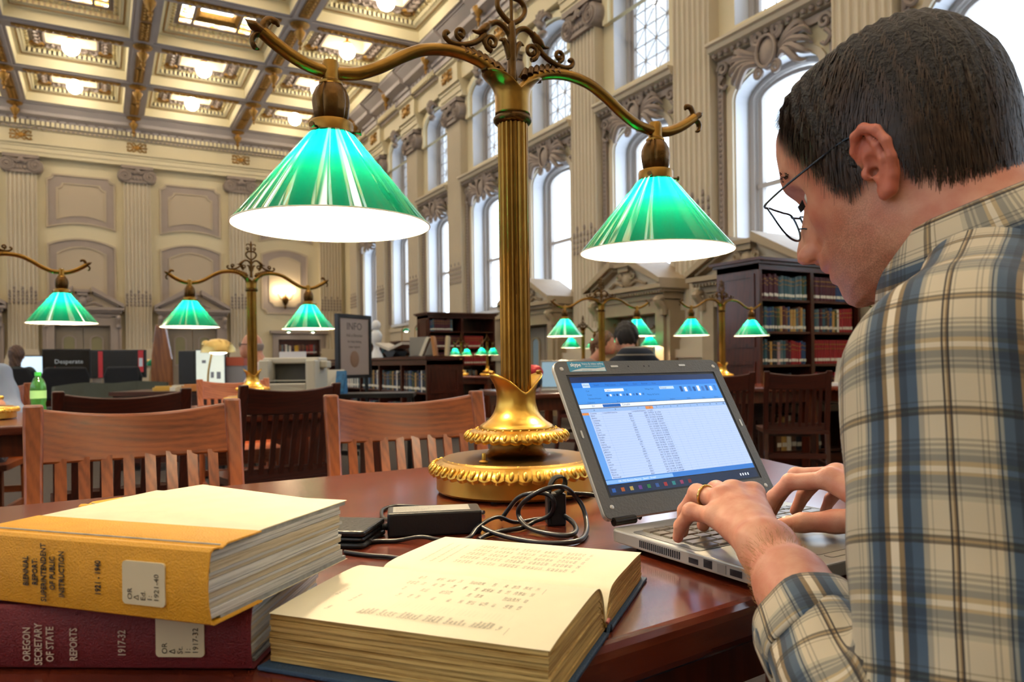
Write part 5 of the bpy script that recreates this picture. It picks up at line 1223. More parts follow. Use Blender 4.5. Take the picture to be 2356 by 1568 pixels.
# wedding ring
rg = MB(); c = Vector((.5985, .6265, .8466)); ax = Vector((.001, .039, .001)).normalized(); x = ax.orthogonal().normalized(); y = ax.cross(x)
rg.tube([tuple(c+x*(.0118*math.cos(a))+y*(.0118*math.sin(a))) for a in np.linspace(0, 2*PI, 33)], .0017, 8, cap=False); o = rg.build('wedding_ring', mat('ring_gold', '#d9b36a', .15, 1.0), None, smooth=60); world_child(o, man)
# eyes, brows and lashes
for s in (1, -1):
    o = MB().sphere(tuple(hw(.0745, .0125, s*.0312)), .0108, 16, 12).build('eye', mat('eye_white', '#cfc8c4', .2), None, smooth=80); world_child(o, man)
    o = MB().sphere(tuple(hw(.0770, .0095, s*.0318)), .0050, 12, 8).build('iris', mat('iris_dark', '#2a1c14', .15), None, smooth=80); world_child(o, man)
    q = MB()
    for i in range(46):
        t = i/45; b0 = hw(.0985-.020*t*t, .041+.004*math.sin(t*PI)+rnd.uniform(-.0035, .0035), s*(.016+.034*t)); b1 = b0+HF*.0012+HU*rnd.uniform(-.001, .004)+HLft*s*.007; q.tube([tuple(b0), tuple((b0+b1)/2+HF*.0015), tuple(b1)], [.0006, .0005, .0001], 3)
    for i in range(22):
        t = i/21; b0 = hw(.0925-.010*t, .0150-.003*t, s*(.022+.022*t)); b1 = b0+HF*.007-HU*.004+HLft*s*.002; q.tube([tuple(b0), tuple((b0+b1)/2-HU*.001), tuple(b1)], [.0005, .0004, .0001], 3)
    o = q.build('brow_and_lashes', mat('brow_hair', '#1d130d', .6), None); world_child(o, man)
# ------------------------------------------------------------------ hair
hairm = mat('brown_hair', '#3a271a', .40, spec=.45, var=.55, vscale=90); hairc = mat('hair_mass', '#1d130c', .6, var=.3, vscale=80, bump=.6, bscale=220)
def surf_r(dirs, c0):
    lo = np.zeros(len(dirs)); hi_ = np.full(len(dirs), .2)
    for _ in range(26):
        m = (lo+hi_)/2; X = c0+dirs*m[:, None]; ins = skull(X[:, 0], X[:, 1], X[:, 2], False) < 0; lo = np.where(ins, m, lo); hi_ = np.where(ins, hi_, m)
    return lo
def hairline(ph):   # lowest u of the hair against the angle from the face (degrees)
    return np.interp(ph, [0, 15, 30, 42, 52, 60, 66, 70, 78, 84, 90, 100, 108, 116, 130, 150, 180], [.106, .104, .096, .073, .036, .006, -.012, -.016, -.014, .006, .016, .012, -.026, -.042, -.060, -.078, -.086])
C0 = np.array([-.005, .03, 0]); nth, nph = 80, 120
th = np.linspace(0.001, PI*.86, nth); ph = np.linspace(-PI, PI, nph, endpoint=False); T_, P_ = np.meshgrid(th, ph, indexing='ij')
dirs = np.stack([np.sin(T_)*np.cos(P_), np.cos(T_), np.sin(T_)*np.sin(P_)], -1).reshape(-1, 3); rad = surf_r(dirs, C0)
pos = C0+dirs*rad[:, None]
def mask(pos): return pos[:, 1]-hairline(np.degrees(np.abs(np.arctan2(pos[:, 2], pos[:, 0]+.005))))
mk = mask(pos); thick = np.interp(mk, [-.006, 0, .012, .05, .12], [-.004, .001, .004, .0075, .010])+.0012*np.sin(P_.ravel()*37+T_.ravel()*5)
hp = pos+dirs*thick[:, None]
gi_ = np.arange(nth*nph).reshape(nth, nph); Qh = np.stack([gi_[:-1], np.roll(gi_, -1, 1)[:-1], np.roll(gi_, -1, 1)[1:], gi_[1:]], -1).reshape(-1, 4); Qh = Qh[(mk[Qh] > -.008).all(1)][:, ::-1]
me = npmesh('hair_mass', hw(hp[:, 0], hp[:, 1], hp[:, 2]), Qh, hairc); hobj = bpy.data.objects.new('hair', me); COL.objects.link(hobj); world_child(hobj, man)
rs = np.random.RandomState(11); NS = 15000
dd = rs.normal(size=(NS*2, 3)); dd /= np.linalg.norm(dd, axis=1)[:, None]; r0 = surf_r(dd, C0); p0 = C0+dd*r0[:, None]; ok = mask(p0) > .0005; dd = dd[ok][:NS]; p0 = p0[ok][:NS]; n0 = len(p0)
crown = np.array([-.062, .118, .01]); tv = p0-crown; tv += np.array([.03, -.006, 0])*np.clip(p0[:, 1:2]/.1, 0, 1)+np.array([0, -.03, 0]); tv += rs.normal(scale=.016, size=tv.shape); tv -= dd*(tv*dd).sum(1)[:, None]; tv /= np.linalg.norm(tv, axis=1)[:, None]+1e-9
mk0 = mask(p0); ln = np.interp(mk0, [0, .02, .06, .12], [.014, .024, .040, .050])*rs.uniform(.65, 1.25, n0); lift = np.interp(mk0, [0, .012, .05, .12], [.0012, .004, .0078, .0095])*rs.uniform(.75, 1.12, n0)
wv = np.cross(dd, tv); seg = 5; vs_ = np.zeros((n0, seg, 2, 3)); cur = p0.copy(); tcur = tv.copy()
for k in range(seg):
    t = k/(seg-1); up_ = lift*(1-(1-t)**2*.55)
    dn = cur-C0; dn /= np.linalg.norm(dn, axis=1)[:, None]; rr_ = surf_r(dn, C0); base_ = C0+dn*(rr_+up_)[:, None]
    w_ = .00055*(1-.75*t); vs_[:, k, 0] = base_-wv*w_; vs_[:, k, 1] = base_+wv*w_
    tcur = tcur-dn*(tcur*dn).sum(1)[:, None]; tcur /= np.linalg.norm(tcur, axis=1)[:, None]+1e-9; cur = cur+tcur*(ln/(seg-1))[:, None]
fl2 = vs_.reshape(-1, 3); b0 = np.arange(n0)*(seg*2); Qs_ = np.concatenate([np.stack([b0+2*k, b0+2*k+1, b0+2*k+3, b0+2*k+2], 1) for k in range(seg-1)])
me = npmesh('hair_strands', hw(fl2[:, 0], fl2[:, 1], fl2[:, 2]), Qs_, hairm); o = bpy.data.objects.new('hair_strands', me); COL.objects.link(o); world_child(o, man); o.parent = hobj; o.matrix_parent_inverse = Matrix.Identity(4); o['kind'] = 'stuff'
# fine hairs on the near forearm
am_ = mat('arm_hair', '#b98a58', .5); q = MB()
for i in range(900):
    t = rnd.uniform(.02, .52); a = rnd.uniform(-.4, 3.6); cx = Vector(LW_).lerp(Vector(LE), t); ax = (Vector(LE)-Vector(LW_)).normalized(); x = ax.cross(Vector((0, 0, 1))).normalized(); y = x.cross(ax); r_ = .0262+(.038-.0262)*t
    n_ = x*math.cos(a)+y*math.sin(a); p_ = cx+n_*(r_-.001); q.tube([tuple(p_), tuple(p_+n_*.004-ax*.004+x*rnd.uniform(-.002, .002)), tuple(p_+n_*.005-ax*rnd.uniform(.007, .012)+x*rnd.uniform(-.003, .003))], [.00016, .00012, .00004], 3, cap=False)
o = q.build('arm_hair', am_, None); world_child(o, man); o['kind'] = 'stuff'
# ------------------------------------------------------------------ glasses
gfr = mat('spectacle_frame', '#3a4048', .25, .9); glassm = bpy.data.materials.new('spectacle_lens'); glassm.use_nodes = True; _thin(glassm, (.93, .97, 1, 1), .9)
gl_ = empty('spectacles'); gl_.parent = man; gl_.location = (0, 0, 0); gl_.matrix_parent_inverse = Matrix.Translation(man.location).inverted()
def gchild(mb, nm, m, sm=60): o = mb.build(nm, m, gl_, smooth=sm); return o
for s in (1, -1):
    lens = [(.116, .022, .008), (.1175, .026, .020), (.1165, .0265, .036), (.113, .024, .054), (.1105, .012, .0565), (.1110, -.003, .050), (.1135, -.0105, .036), (.1155, -.0095, .018), (.1155, .003, .009)]
    W3 = [tuple(hw(a, b-.001, s*c)) for a, b, c in lens]; ringp = [Vector(p_) for p_ in W3]; loopb = bez([ringp[-1]]+ringp+[ringp[0], ringp[1]], 5)[5:-5]
    gchild(MB().tube(loopb, .0011, 6), 'lens_rim', gfr)
    c = sum(ringp, Vector())/len(ringp); q = MB(); q.add([tuple(p_) for p_ in loopb]+[tuple(c)], [(i, (i+1) % len(loopb), len(loopb)) for i in range(len(loopb))]); gchild(q, 'lens', glassm)
    gchild(MB().tube([Vector(p_) for p_ in bez([Vector(hw(.113, .0225, s*.055)), Vector(hw(.107, .0215, s*.066)), Vector(hw(.075, .020, s*.0745)), Vector(hw(.035, .0185, s*.0785)), Vector(hw(.006, .0175, s*.0785)), Vector(hw(-.012, .008, s*.0775))], 6)], .0012, 6), 'temple_arm', gfr)
    gchild(MB().tube([tuple(hw(.1135, .003, s*.011)), tuple(hw(.1085, .0, s*.0125)), tuple(hw(.105, -.003, s*.0115))], .0009, 6), 'nose_pad_arm', gfr); gchild(MB().sphere(tuple(hw(.1045, -.004, s*.0108)), .0034, 10, 6, (.6, .8, 1.2)), 'nose_pad', mat('pad_clear', '#b0a79c', .2))
gchild(MB().tube([Vector(p_) for p_ in bez([Vector(hw(.116, .0205, .009)), Vector(hw(.1195, .0225, 0)), Vector(hw(.116, .0205, -.009))], 4)], .0012, 6), 'bridge', gfr)
# ------------------------------------------------------------------ shirt
def plaid(name):
    m = mat(name, '#c9bca0', .75, bump=0); nt = m.node_tree; N = nt.nodes; L = nt.links; p = N['Principled BSDF']; p.inputs['Sheen Weight'].default_value = .15
    uv = N.new('ShaderNodeUVMap'); sp = N.new('ShaderNodeSeparateXYZ'); L.new(uv.outputs[0], sp.inputs[0])
    def ramp(src, per, stops, off=0.0):
        a = N.new('ShaderNodeMath'); a.operation = 'MULTIPLY_ADD'; a.inputs[1].default_value = 1/per; a.inputs[2].default_value = off; L.new(src, a.inputs[0]); fr = N.new('ShaderNodeMath'); fr.operation = 'FRACT'; L.new(a.outputs[0], fr.inputs[0])
        r = N.new('ShaderNodeValToRGB'); r.color_ramp.interpolation = 'CONSTANT'; e = r.color_ramp.elements
        while len(e) > 1: e.remove(e[0])
        e[0].position = stops[0][0]; e[0].color = hexc(stops[0][1])
        for po, c in stops[1:]: x = e.new(po); x.color = hexc(c)
        L.new(fr.outputs[0], r.inputs[0]); return r.outputs[0]
    CR, NV, TN, WH, GY, DK = '#c6baa2', '#2c3d50', '#86704f', '#ddd0b8', '#a09684', '#40372f'
    U = ramp(sp.outputs[0], .082, [(0, WH), (.035, TN), (.075, NV), (.135, '#41566c'), (.20, '#8b8f8c'), (.225, NV), (.235, '#9c978a'), (.26, CR), (.30, GY), (.312, CR), (.335, GY), (.347, CR), (.50, GY), (.508, CR), (.528, DK), (.545, TN), (.558, '#b9a685'), (.572, DK), (.588, CR), (.70, GY), (.71, CR), (.735, GY), (.745, '#9c978a'), (.78, '#41566c'), (.86, NV), (.925, TN), (.965, WH)][:32])
    Vv = ramp(sp.outputs[1], .080, [(0, '#ffffff'), (.04, '#d9cbb2'), (.07, '#a9aeb4'), (.13, '#cfd0d0'), (.15, '#a5aab0'), (.17, '#d2d2d0'), (.19, '#a9aeb4'), (.22, '#dcdcd8'), (.26, '#f7f4ee'), (.48, '#c9c4ba'), (.49, '#f7f4ee'), (.52, '#8f887e'), (.545, '#cdbb9d'), (.565, '#8f887e'), (.59, '#f7f4ee'), (.78, '#c4c4c2'), (.80, '#eeece6'), (.82, '#bfc0c0'), (.84, '#eae8e2'), (.86, '#b5b9bd'), (.89, '#d2d2d0'), (.91, '#a9aeb4'), (.96, '#d9cbb2')])
    mx = N.new('ShaderNodeMixRGB'); mx.blend_type = 'MULTIPLY'; mx.inputs[0].default_value = 1.0; L.new(U, mx.inputs[1]); L.new(Vv, mx.inputs[2])
    L.new(mx.outputs[0], p.inputs['Base Color'])
    w1 = N.new('ShaderNodeTexNoise'); w1.inputs['Scale'].default_value = 1600; tc = N.new('ShaderNodeTexCoord'); L.new(tc.outputs['Object'], w1.inputs['Vector']); b = N.new('ShaderNodeBump'); b.inputs['Strength'].default_value = .15; b.inputs['Distance'].default_value = .001; L.new(w1.outputs['Fac'], b.inputs['Height']); L.new(b.outputs[0], p.inputs['Normal'])
    return m
shirtm = plaid('plaid_cotton')
SL, SR = np.array([.536, .314, .985]), np.array([.925, .285, .985]); EL = np.array([.466, .268, .756]); EK = np.array([.455, .325, .742]); ER = np.array([.985, .345, .775]); CL = np.array([.5025, .400, .7745]); CR_ = np.array([.905, .425, .80]); NB = np.array([.684, .346, 1.080])
LIMB = [('torso', np.array([.735, .255, .98]), np.array([.735, .215, .50]), 0), ('larm', SL, EL, .066), ('lfore', EK, CL, .05), ('rarm', SR, ER, .066), ('rfore', ER, CR_, .05)]
def fold(P, a, b, amp, fr):
    d = b-a; t = ((P-a)@d)/(d@d); x = P-a-t[..., None]*d; ang = np.arctan2(x[..., 2]*1.0+x[..., 0]*.3, x[..., 1]+.01); return amp*np.sin(fr*t*np.linalg.norm(d)/.03+1.7*np.sin(2*ang+.6)+1.3*ang)
def shirtf(P):
    T = np.stack([(P[..., 0]-.735)/1.42, P[..., 1], P[..., 2]], -1)
    d = cap(T, (0, .262, .955), (0, .225, .50), .112, .118)*.95
    d = smin(d, cap(P, SL*.92+SR*.08, SR*.92+SL*.08, .064, .064), .05); d = smin(d, cap(P, NB+np.array([-.01, .006, .0]), SL+np.array([.02, -.01, .035]), .052, .052), .035); d = smin(d, cap(P, NB+np.array([.01, .006, .0]), SR+np.array([-.02, -.01, .035]), .052, .052), .035)
    d = smin(d, cap(P, NB+np.array([.012, -.030, -.018]), (.735, .235, .96), .066, .12), .04)
    w1 = np.clip((1.02-P[..., 2])/.2, .15, 1)
    la = cap(P, SL, EL, .073, .058)+fold(P, SL, EL, .0022, 1.0)*w1; lf = smin(cap(P, EL, EK, .054, .052), cap(P, EK, CL, .054, .046), .02)+fold(P, EK, CL, .0036, 1.6)
    l = smin(la, lf, .014)
    ra = cap(P, SR, ER, .072, .058)+fold(P, SR, ER, .0022, 1.0); rf = cap(P, ER, CR_, .056, .046)+fold(P, ER, CR_, .003, 1.6); r = smin(ra, rf, .014)
    d = smin(d, smin(l, r, .01), .024)
    d = d + .0016*np.sin(P[..., 2]*55+3*np.sin(P[..., 0]*30))*np.sin(P[..., 1]*40+P[..., 0]*25)
    return smax(d, -cap(P, NB+np.array([.002, -.004, .0]), tuple(hw(-.03, -.052, 0)), .062, .062), .006)
sv, sq = surfnet(shirtf, (.36, .04, .46), (1.12, .52, 1.14), .0052)
me = npmesh('shirt', sv, sq, shirtm)
def shirt_uv(me, sv, sq):
    cen = sv[sq].mean(1); best = np.full(len(cen), 1e9); lid_ = np.zeros(len(cen), int)
    Dm = [np.maximum(cap(np.stack([(cen[:, 0]-.735)/1.42, cen[:, 1], cen[:, 2]], -1), (0, .262, .955), (0, .225, .50), .112, .118), 0)+.004]+[cap(cen, a, b, .066, .055) for _, a, b, _ in LIMB[1:]]
    lid_ = np.argmin(np.stack(Dm), 0)
    uv = np.zeros((len(sq), 4, 2))
    for k, (nm, a, b, r_) in enumerate(LIMB):
        m = lid_ == k
        if not m.any(): continue
        if k in (0, 1, 3):
            P = sv[sq[m]]
            for sd, a_, b_ in ((cen[m][:, 0] < .70, SL, EL), (cen[m][:, 0] >= .70, SR, ER)):
                d = (b_-a_)/np.linalg.norm(b_-a_); o_ = np.cross(d, np.array([-1.0, -.35, 0])); o_ /= np.linalg.norm(o_); X = P[sd]-a_
                t_ = uv[m]; t_[sd] = np.stack([X@o_*1.08+.061, X@d], -1); uv[m] = t_
        elif k == 9:
            P = sv[sq[m]]; uv[m] = np.stack([(P[..., 0]*.55-P[..., 1]*.85), P[..., 2]*.85+P[..., 0]*.5], -1)
        else:
            d = (b-a)/np.linalg.norm(b-a); side = np.array([-1.0, -.35, 0]); side -= d*(side@d); side /= np.linalg.norm(side); o_ = np.cross(d, side)
            def co(P): x = P-a; return np.arctan2(x@o_, x@side), x@d
            ac, _ = co(cen[m]); ap, tp = co(sv[sq[m]]); da = ap-ac[:, None]; da = (da+PI) % (2*PI)-PI; uv[m] = np.stack([(ac[:, None]+da)*r_+(.058 if k in (1, 3) else 0), tp], -1)
    ly = me.uv_layers.new(name='UVMap'); ly.data.foreach_set('uv', uv.ravel())
shirt_uv(me, sv, sq)
sh_o = bpy.data.objects.new('shirt', me); COL.objects.link(sh_o); world_child(sh_o, man)
def strip_uv(o, f):
    me = o.data; ly = me.uv_layers.new(name='UVMap')
    for lp in me.loops: ly.data[lp.index].uv = f(me.vertices[lp.vertex_index].co)
# rolled cuffs
def cuff(A, B, r0, nm):
    A = Vector(A); B = Vector(B); d = (B-A).normalized(); x = d.cross(Vector((0, 0, 1))).normalized(); y = x.cross(d); n = 48; L_ = (B-A).length
    prof = [(r0-.006, L_*.98), (r0-.001, L_), (r0+.002, L_*.92), (r0+.0035, L_*.55), (r0+.0045, L_*.1), (r0+.003, 0), (r0-.004, .003)]
    vs = []; fs = []; uvm = []
    for r_, t in prof:
        for i in range(n): a = 2*PI*i/n; q_ = r_+.0016*math.sin(3*a+t*60)+.001*math.sin(7*a); vs.append(tuple(A+d*t+x*(q_*math.cos(a))+y*(q_*math.sin(a)))); uvm.append((a*r0, t*1.0))
    m = len(prof)
    for j in range(m-1):
        for i in range(n): fs.append((j*n+i, j*n+(i+1) % n, (j+1)*n+(i+1) % n, (j+1)*n+i))
    me = bpy.data.meshes.new(nm); me.from_pydata(vs, [], fs); me.update(); me.polygons.foreach_set('use_smooth', [True]*len(me.polygons)); me.materials.append(shirtm)
    ly = me.uv_layers.new(name='UVMap')
    for pl in me.polygons:
        lim = [uvm[v] for v in pl.vertices]; mxu = max(u for u, _ in lim)
        for li, (u, v) in zip(pl.loop_indices, lim): ly.data[li].uv = (u if mxu-u < r0*PI else u+2*PI*r0, v)
    o = bpy.data.objects.new(nm, me); COL.objects.link(o); world_child(o, man); o.parent = sh_o; o.matrix_parent_inverse = Matrix.Identity(4); return o
cuff(np.array(LE)+(np.array(LW_)-np.array(LE))*.31, np.array(LE)+(np.array(LW_)-np.array(LE))*.53, .0465, 'rolled_cuff')
cuff(ER+(np.array(RW_)-ER)*.40, ER+(np.array(RW_)-ER)*.62, .046, 'rolled_cuff')
# collar: stand and fold around the neck
def collar():
    A = Vector(NB)+Vector((-.004, .018, .018)); B = Vector(hw(-.030, -.052, 0)); d = (B-A).normalized(); x = Vector((-1, -.2, 0)); x = (x-d*x.dot(d)).normalized(); y = d.cross(x); n = 56
    prof = [(.0625, -.006), (.0640, .012), (.0655, .032), (.0680, .0375), (.0735, .035), (.0880, .010), (.0990, -.018), (.0975, -.0195), (.0835, .009), (.070, .029)]
    vs = []; fs = []; uvm = []
    for r_, t in prof:
        for i in range(n+1):
            a = R(12)+(2*PI-R(24))*i/n      # opening at the throat
            vs.append(tuple(A+d*t+(-y*math.cos(a)+x*math.sin(a))*r_ if False else A+d*(t+.004*math.cos(a))+(y*math.cos(a)+x*math.sin(a))*r_)); uvm.append((t*1.0+.01, a*.07))
    m = len(prof)
    for j in range(m-1):
        for i in range(n): fs.append((j*(n+1)+i, j*(n+1)+i+1, (j+1)*(n+1)+i+1, (j+1)*(n+1)+i))
    me = bpy.data.meshes.new('collar'); me.from_pydata(vs, [], fs); me.update(); me.polygons.foreach_set('use_smooth', [True]*len(me.polygons)); me.materials.append(shirtm); ly = me.uv_layers.new(name='UVMap')
    for lp in me.loops: ly.data[lp.index].uv = uvm[lp.vertex_index]
    o = bpy.data.objects.new('collar', me); COL.objects.link(o); world_child(o, man); o.parent = sh_o; o.matrix_parent_inverse = Matrix.Identity(4)
collar()
# trousers and shoes (under the table), sitting on a chair
def legs(P):
    d = cap(P, (.66, .20, .52), (.82, .20, .52), .115, .115)
    for s in (-1, 1):
        h_ = (.735+s*.10, .22, .53); k_ = (.735+s*.12, .66, .535); a_ = (.735+s*.12, .70, .10); d = smin(d, cap(P, h_, k_, .085, .062), .03); d = smin(d, cap(P, k_, a_, .06, .045), .02)
    return d
v, q = surfnet(legs, (.5, .05, .04), (.97, .80, .66), .012); o = bpy.data.objects.new('trousers', npmesh('trousers', v, q, mat('dark_denim', '#2a3140', .8))); COL.objects.link(o); world_child(o, man)
for s in (-1, 1):
    q = MB(); q.sphere((.735+s*.12, .76, .045), .05, 14, 8, (.95, 2.3, .9)); q.box(.735+s*.12-.042, .735+s*.12+.042, .655, .865, 0, .018); o = q.build('shoe', mat('shoe_leather', '#221a15', .5), None, smooth=50); world_child(o, man)
chair('cherry', (.735, .22, 0), PI, 'cherry slat-back chair under the man in the plaid shirt')
# ================================================================== bookcases and books
cwz = wood('bookcase_wood', '#2a0f08', '#4a1e10', .3, 2.0, 2, .25); cwx = wood('bookcase_wood_x', '#2a0f08', '#4a1e10', .3, 2.0, 0, .25)
def bookcase(name, loc, rz, w, d, h, bays, boards, label, back=True, crown=True):
    """faces local -y, x from 0 to w"""
    r = empty(name, loc, rz, label, 'bookcase')
    for x0, x1 in ((0, .04), (w-.04, w)):
        e_ = MB().box(x0, x1, 0, d, 0, h-.06).build('side_panel', cwz, r)
        s = -1 if x0 == 0 else 1; xx = x0 if s < 0 else x1
        for z0, z1 in ((.15, h*.48), (h*.55, h-.16)): MB().ring([(.06, z0), (d-.06, z0), (d-.06, z1), (.06, z1)], [(.1, z0+.04), (d-.1, z0+.04), (d-.1, z1-.04), (.1, z1-.04)], 0, .012).build('panel_molding', cwz, e_).matrix_local = Matrix.Translation((xx, 0, 0)) @ Matrix.Rotation(PI/2, 4, 'Z') @ Matrix.Translation((0, -.012 if s > 0 else 0, 0))
    bw = w/bays
    for i in range(1, bays): MB().box(i*bw-.025, i*bw+.025, .0, d, 0, h-.06).build('divider', cwz, r)
    MB().box(.04, w-.04, d-.02, d, 0, h-.06).build('back_panel', cwz, r) if back else None
    for z in boards:
        for i in range(bays): MB().box(i*bw+.025, (i+1)*bw-.025, .012, d-.02, z-.025, z).build('shelf_board', cwx, r)
    MB().box(0, w, -.01, d, 0, .1).build('plinth', cwx, r)
    q = MB(); q.box(0, w, -.005, d, h-.12, h-.05)
    if crown: q.box(-.03, w+.03, -.035, d+.03, h-.06, h-.03); q.box(-.06, w+.06, -.07, d+.06, h-.03, h)
    else: q.box(-.02, w+.02, -.02, d+.02, h-.04, h)
    q.build('crown', cwx, r); return r
BKM = {}
def bookmesh():
    if 'b' not in BKM:
        q = MB(); P = [(-.5, 1), (-.5, .04), (-.38, 0), (0, -.02), (.38, 0), (.5, .04), (.5, 1)]; q.prism(list(reversed(P)), 0, 1); BKM['b'] = q.mesh('book')
        q = MB(); q.box(-.42, .42, -.024, -.005, .12, .24); BKM['l'] = q.mesh('spine_label')
        q = MB(); q.box(-.44, .44, -.022, -.006, .80, .84); q.box(-.44, .44, -.022, -.006, .62, .65); BKM['g'] = q.mesh('gilt_bands')
    return BKM
def bcol(c):
    n = 'cloth_'+c
    return mat(n, c, .5)
CNAME = {'#4a1524': 'maroon', '#8f1a22': 'red', '#2f5560': 'teal', '#23406a': 'blue', '#6b4a35': 'brown', '#b08a4a': 'tan', '#23242c': 'black', '#566a72': 'grey', '#3d4a2c': 'green', '#a88a8c': 'pink', '#d8d2c4': 'white', '#c49a2a': 'yellow'}
BKMAT = {}
def bookobj(M, wid, hei, dep, c, lab, grp, white=True):
    bk = bookmesh(); key = ('b', c)
    if key not in BKMAT:
        me = bk['b'].copy(); me.name = 'book'; me.materials.append(bcol(c)); BKMAT[key] = me
    o = inst('book', BKMAT[key]); o.matrix_world = M @ Matrix.Diagonal((wid, dep, hei, 1)); tag(o, lab, 'book', grp)
    if white:
        if 'l' not in BKMAT:
            for k_, m_ in (('l', mat('book_label', '#d9d4c4', .6)), ('g', gold)): me = bk[k_].copy(); me.materials.append(m_); BKMAT[k_] = me
        inst('spine_label', BKMAT['l'], o); inst('gilt_bands', BKMAT['g'], o)
    return o
def shelf_row(case, x0, x1, z, cols, hei, where, grp, dep=.2, wr=(.03, .042), seed=1, white=True, y0=.03):
    """books standing on a board of a bookcase, left to right"""
    rs = random.Random(seed); x = x0; M0 = TR(case.location, case.rotation_euler.z); cnt = 0
    for c in cols:
        w = rs.uniform(*wr)
        if x+w > x1: break
        cnt += 1; h = hei*rs.uniform(.86, 1.0) if len(set(cols)) > 2 else hei*.97
        cn = CNAME.get(c, 'dark')
        bookobj(M0 @ Matrix.Translation((x+w/2, y0+rs.uniform(0, .012), z)), w-.0015, h, dep, c, '%s book, %s from left, %s' % (cn, ORD[min(cnt, 20)], where), grp, white); x += w
MR, RD, TL, BL, BR, TA, BK, GY_, GN, PK, WHT, YL = list(CNAME)
# tall bookcase at the right
bc = bookcase('bookcase', (5.95, 5.42, 0), 0, 1.62, .6, 2.06, 2, [.25, .60, .95, 1.30, 1.64], 'tall dark wooden bookcase full of books behind the man\'s face')
rows = [(1.64, [MR]*7+[TL, GY_, TL, TL, GY_, TL, GY_, TL, GY_, GN, TL], [MR]*9+[BL]*4, .27, 'top shelf'), (1.30, [MR, TL, BL, BL, TL, BK, GN, TA, MR, BR, BL, TA, TA, GY_, BR, TA, GY_, BL], [BR, TL, GY_, MR, TL, BK, BR, BL, TA, GN, WHT, RD, RD, RD, RD, RD], .27, 'second shelf'), (.95, [TL, TL, BK, TA, BK, BK, PK, GY_, TL, MR, MR, RD, RD, RD, RD, BL, BL], [RD]*17, .27, 'third shelf'), (.60, [BR, GY_, BK, TL, BR, MR, PK, WHT, WHT, TA, BK], [RD, RD, MR, BK, BK, BR, GN, TL, MR, RD], .26, 'fourth shelf'), (.25, [BK, BR, GN, TL, MR, BK, BL, BR, MR, BK], [MR]*12, .26, 'bottom shelf')]
for z, a, b, h, w in rows:
    shelf_row(bc, .06, .775, z, a, h, w+', left bay of tall right bookcase', 'books in the tall right bookcase', wr=(.036, .044), seed=int(z*100))
    shelf_row(bc, .845, 1.56, z, b, h, w+', right bay of tall right bookcase', 'books in the tall right bookcase', wr=(.038, .046), seed=int(z*100)+7)
# bookcase by the windows, left of the column
bc2 = bookcase('bookcase', (6.05, 14.5, 0), 0, 1.6, .62, 2.1, 2, [.25, .62, .98, 1.34, 1.70], 'dark wooden bookcase with maroon sets, left of the brass column')
for z, a, b, w in ((1.70, [BL, TL]+[MR]*8+[TL], [], 'top shelf'), (1.34, [RD]+[MR]*14, [RD]*9, 'second shelf'), (.98, [MR]*12, [RD]*11, 'third shelf'), (.62, [BK, GN, TL, BK, BR, BL, BK], [WHT, BK, GY_, BK, TL, BR], 'fourth shelf')):
    shelf_row(bc2, .06, .77, z, a, .27, w+', left half of bookcase by brass column', 'books in the bookcase by the windows', wr=(.044, .05), seed=int(z*90))
    shelf_row(bc2, .85, 1.5, z, b, .27, w+', right half of bookcase by brass column', 'books in the bookcase by the windows', wr=(.05, .055), seed=int(z*90)+3)
# low double bookcase running away from us (faces -x)
lb = bookcase('low_bookcase', (3.77, 13.9, 0), -PI/2, 4.8, .53, 1.11, 5, [.16, .62], 'low dark bookcase with a laptop and folders on its top', crown=False)
for i in range(5):
    s = [BK, GN, BK, TL, BK, BR, BK, GY_, BL, BK, GN, BK, TA, BK, BK, BL, WHT, BK]; s = s[i:]+s[:i]
    shelf_row(lb, .04+i*.96, .92+i*.96, .62, s[:16] if i > 1 else [WHT, GY_, WHT, PK, GY_, WHT, GY_, WHT, BK, GY_, WHT, GY_, MR, WHT, GY_][:15], .30, 'upper shelf, %s bay of low bookcase from far end' % ORD[i+1], 'books in the low bookcase', wr=(.042, .056), seed=i+20)
    shelf_row(lb, .3+i*.96, .75+i*.96, .16, [MR, MR, BL, BL, GN, GY_, BK], .30, 'lower shelf, %s bay of low bookcase from far end' % ORD[i+1], 'books in the low bookcase', wr=(.045, .06), seed=i+40)
# built-in shelves below the sconce
nb = empty('wall_bookcase', (6.28, 27.16, 0), 0, 'built-in shelf with grey frame in the end wall, below the wall sconce', 'bookcase')
MB().ring([(-.93, 1.0), (.93, 1.0), (.93, 2.16), (-.93, 2.16)], [(-.74, 1.12), (.74, 1.12), (.74, 1.95), (-.74, 1.95)], -.16, 0).build('shelf_frame', lilac, nb); MB().box(-1.02, 1.02, -.26, 0, 2.16, 2.26).build('frame_cornice', lilac, nb)
MB().box(-.74, .74, -.03, -.01, 1.12, 1.95).build('back_panel', cwz, nb); MB().box(-.74, .74, -.30, -.03, 1.40, 1.43).build('shelf_board', cwx, nb); MB().box(-.93, .93, -.34, 0, .9, 1.12).build('shelf_base', cwx, nb)
shelf_row(nb, -.72, .7, 1.43, [BR, GY_, MR, WHT, GY_, WHT, MR, BK, YL, YL, BR, MR, BR, BK, RD, MR, RD, RD, GY_, MR], .34, 'shelf below the wall sconce', 'books in the end wall shelf', wr=(.06, .072), seed=5, dep=.16, y0=-.2)
smg = mat('green_enamel', '#0d8a5e', .2); litw = mat('picture_light_lit', '#fff6e0', .3, emit=(1, .9, .7), estr=14.0)
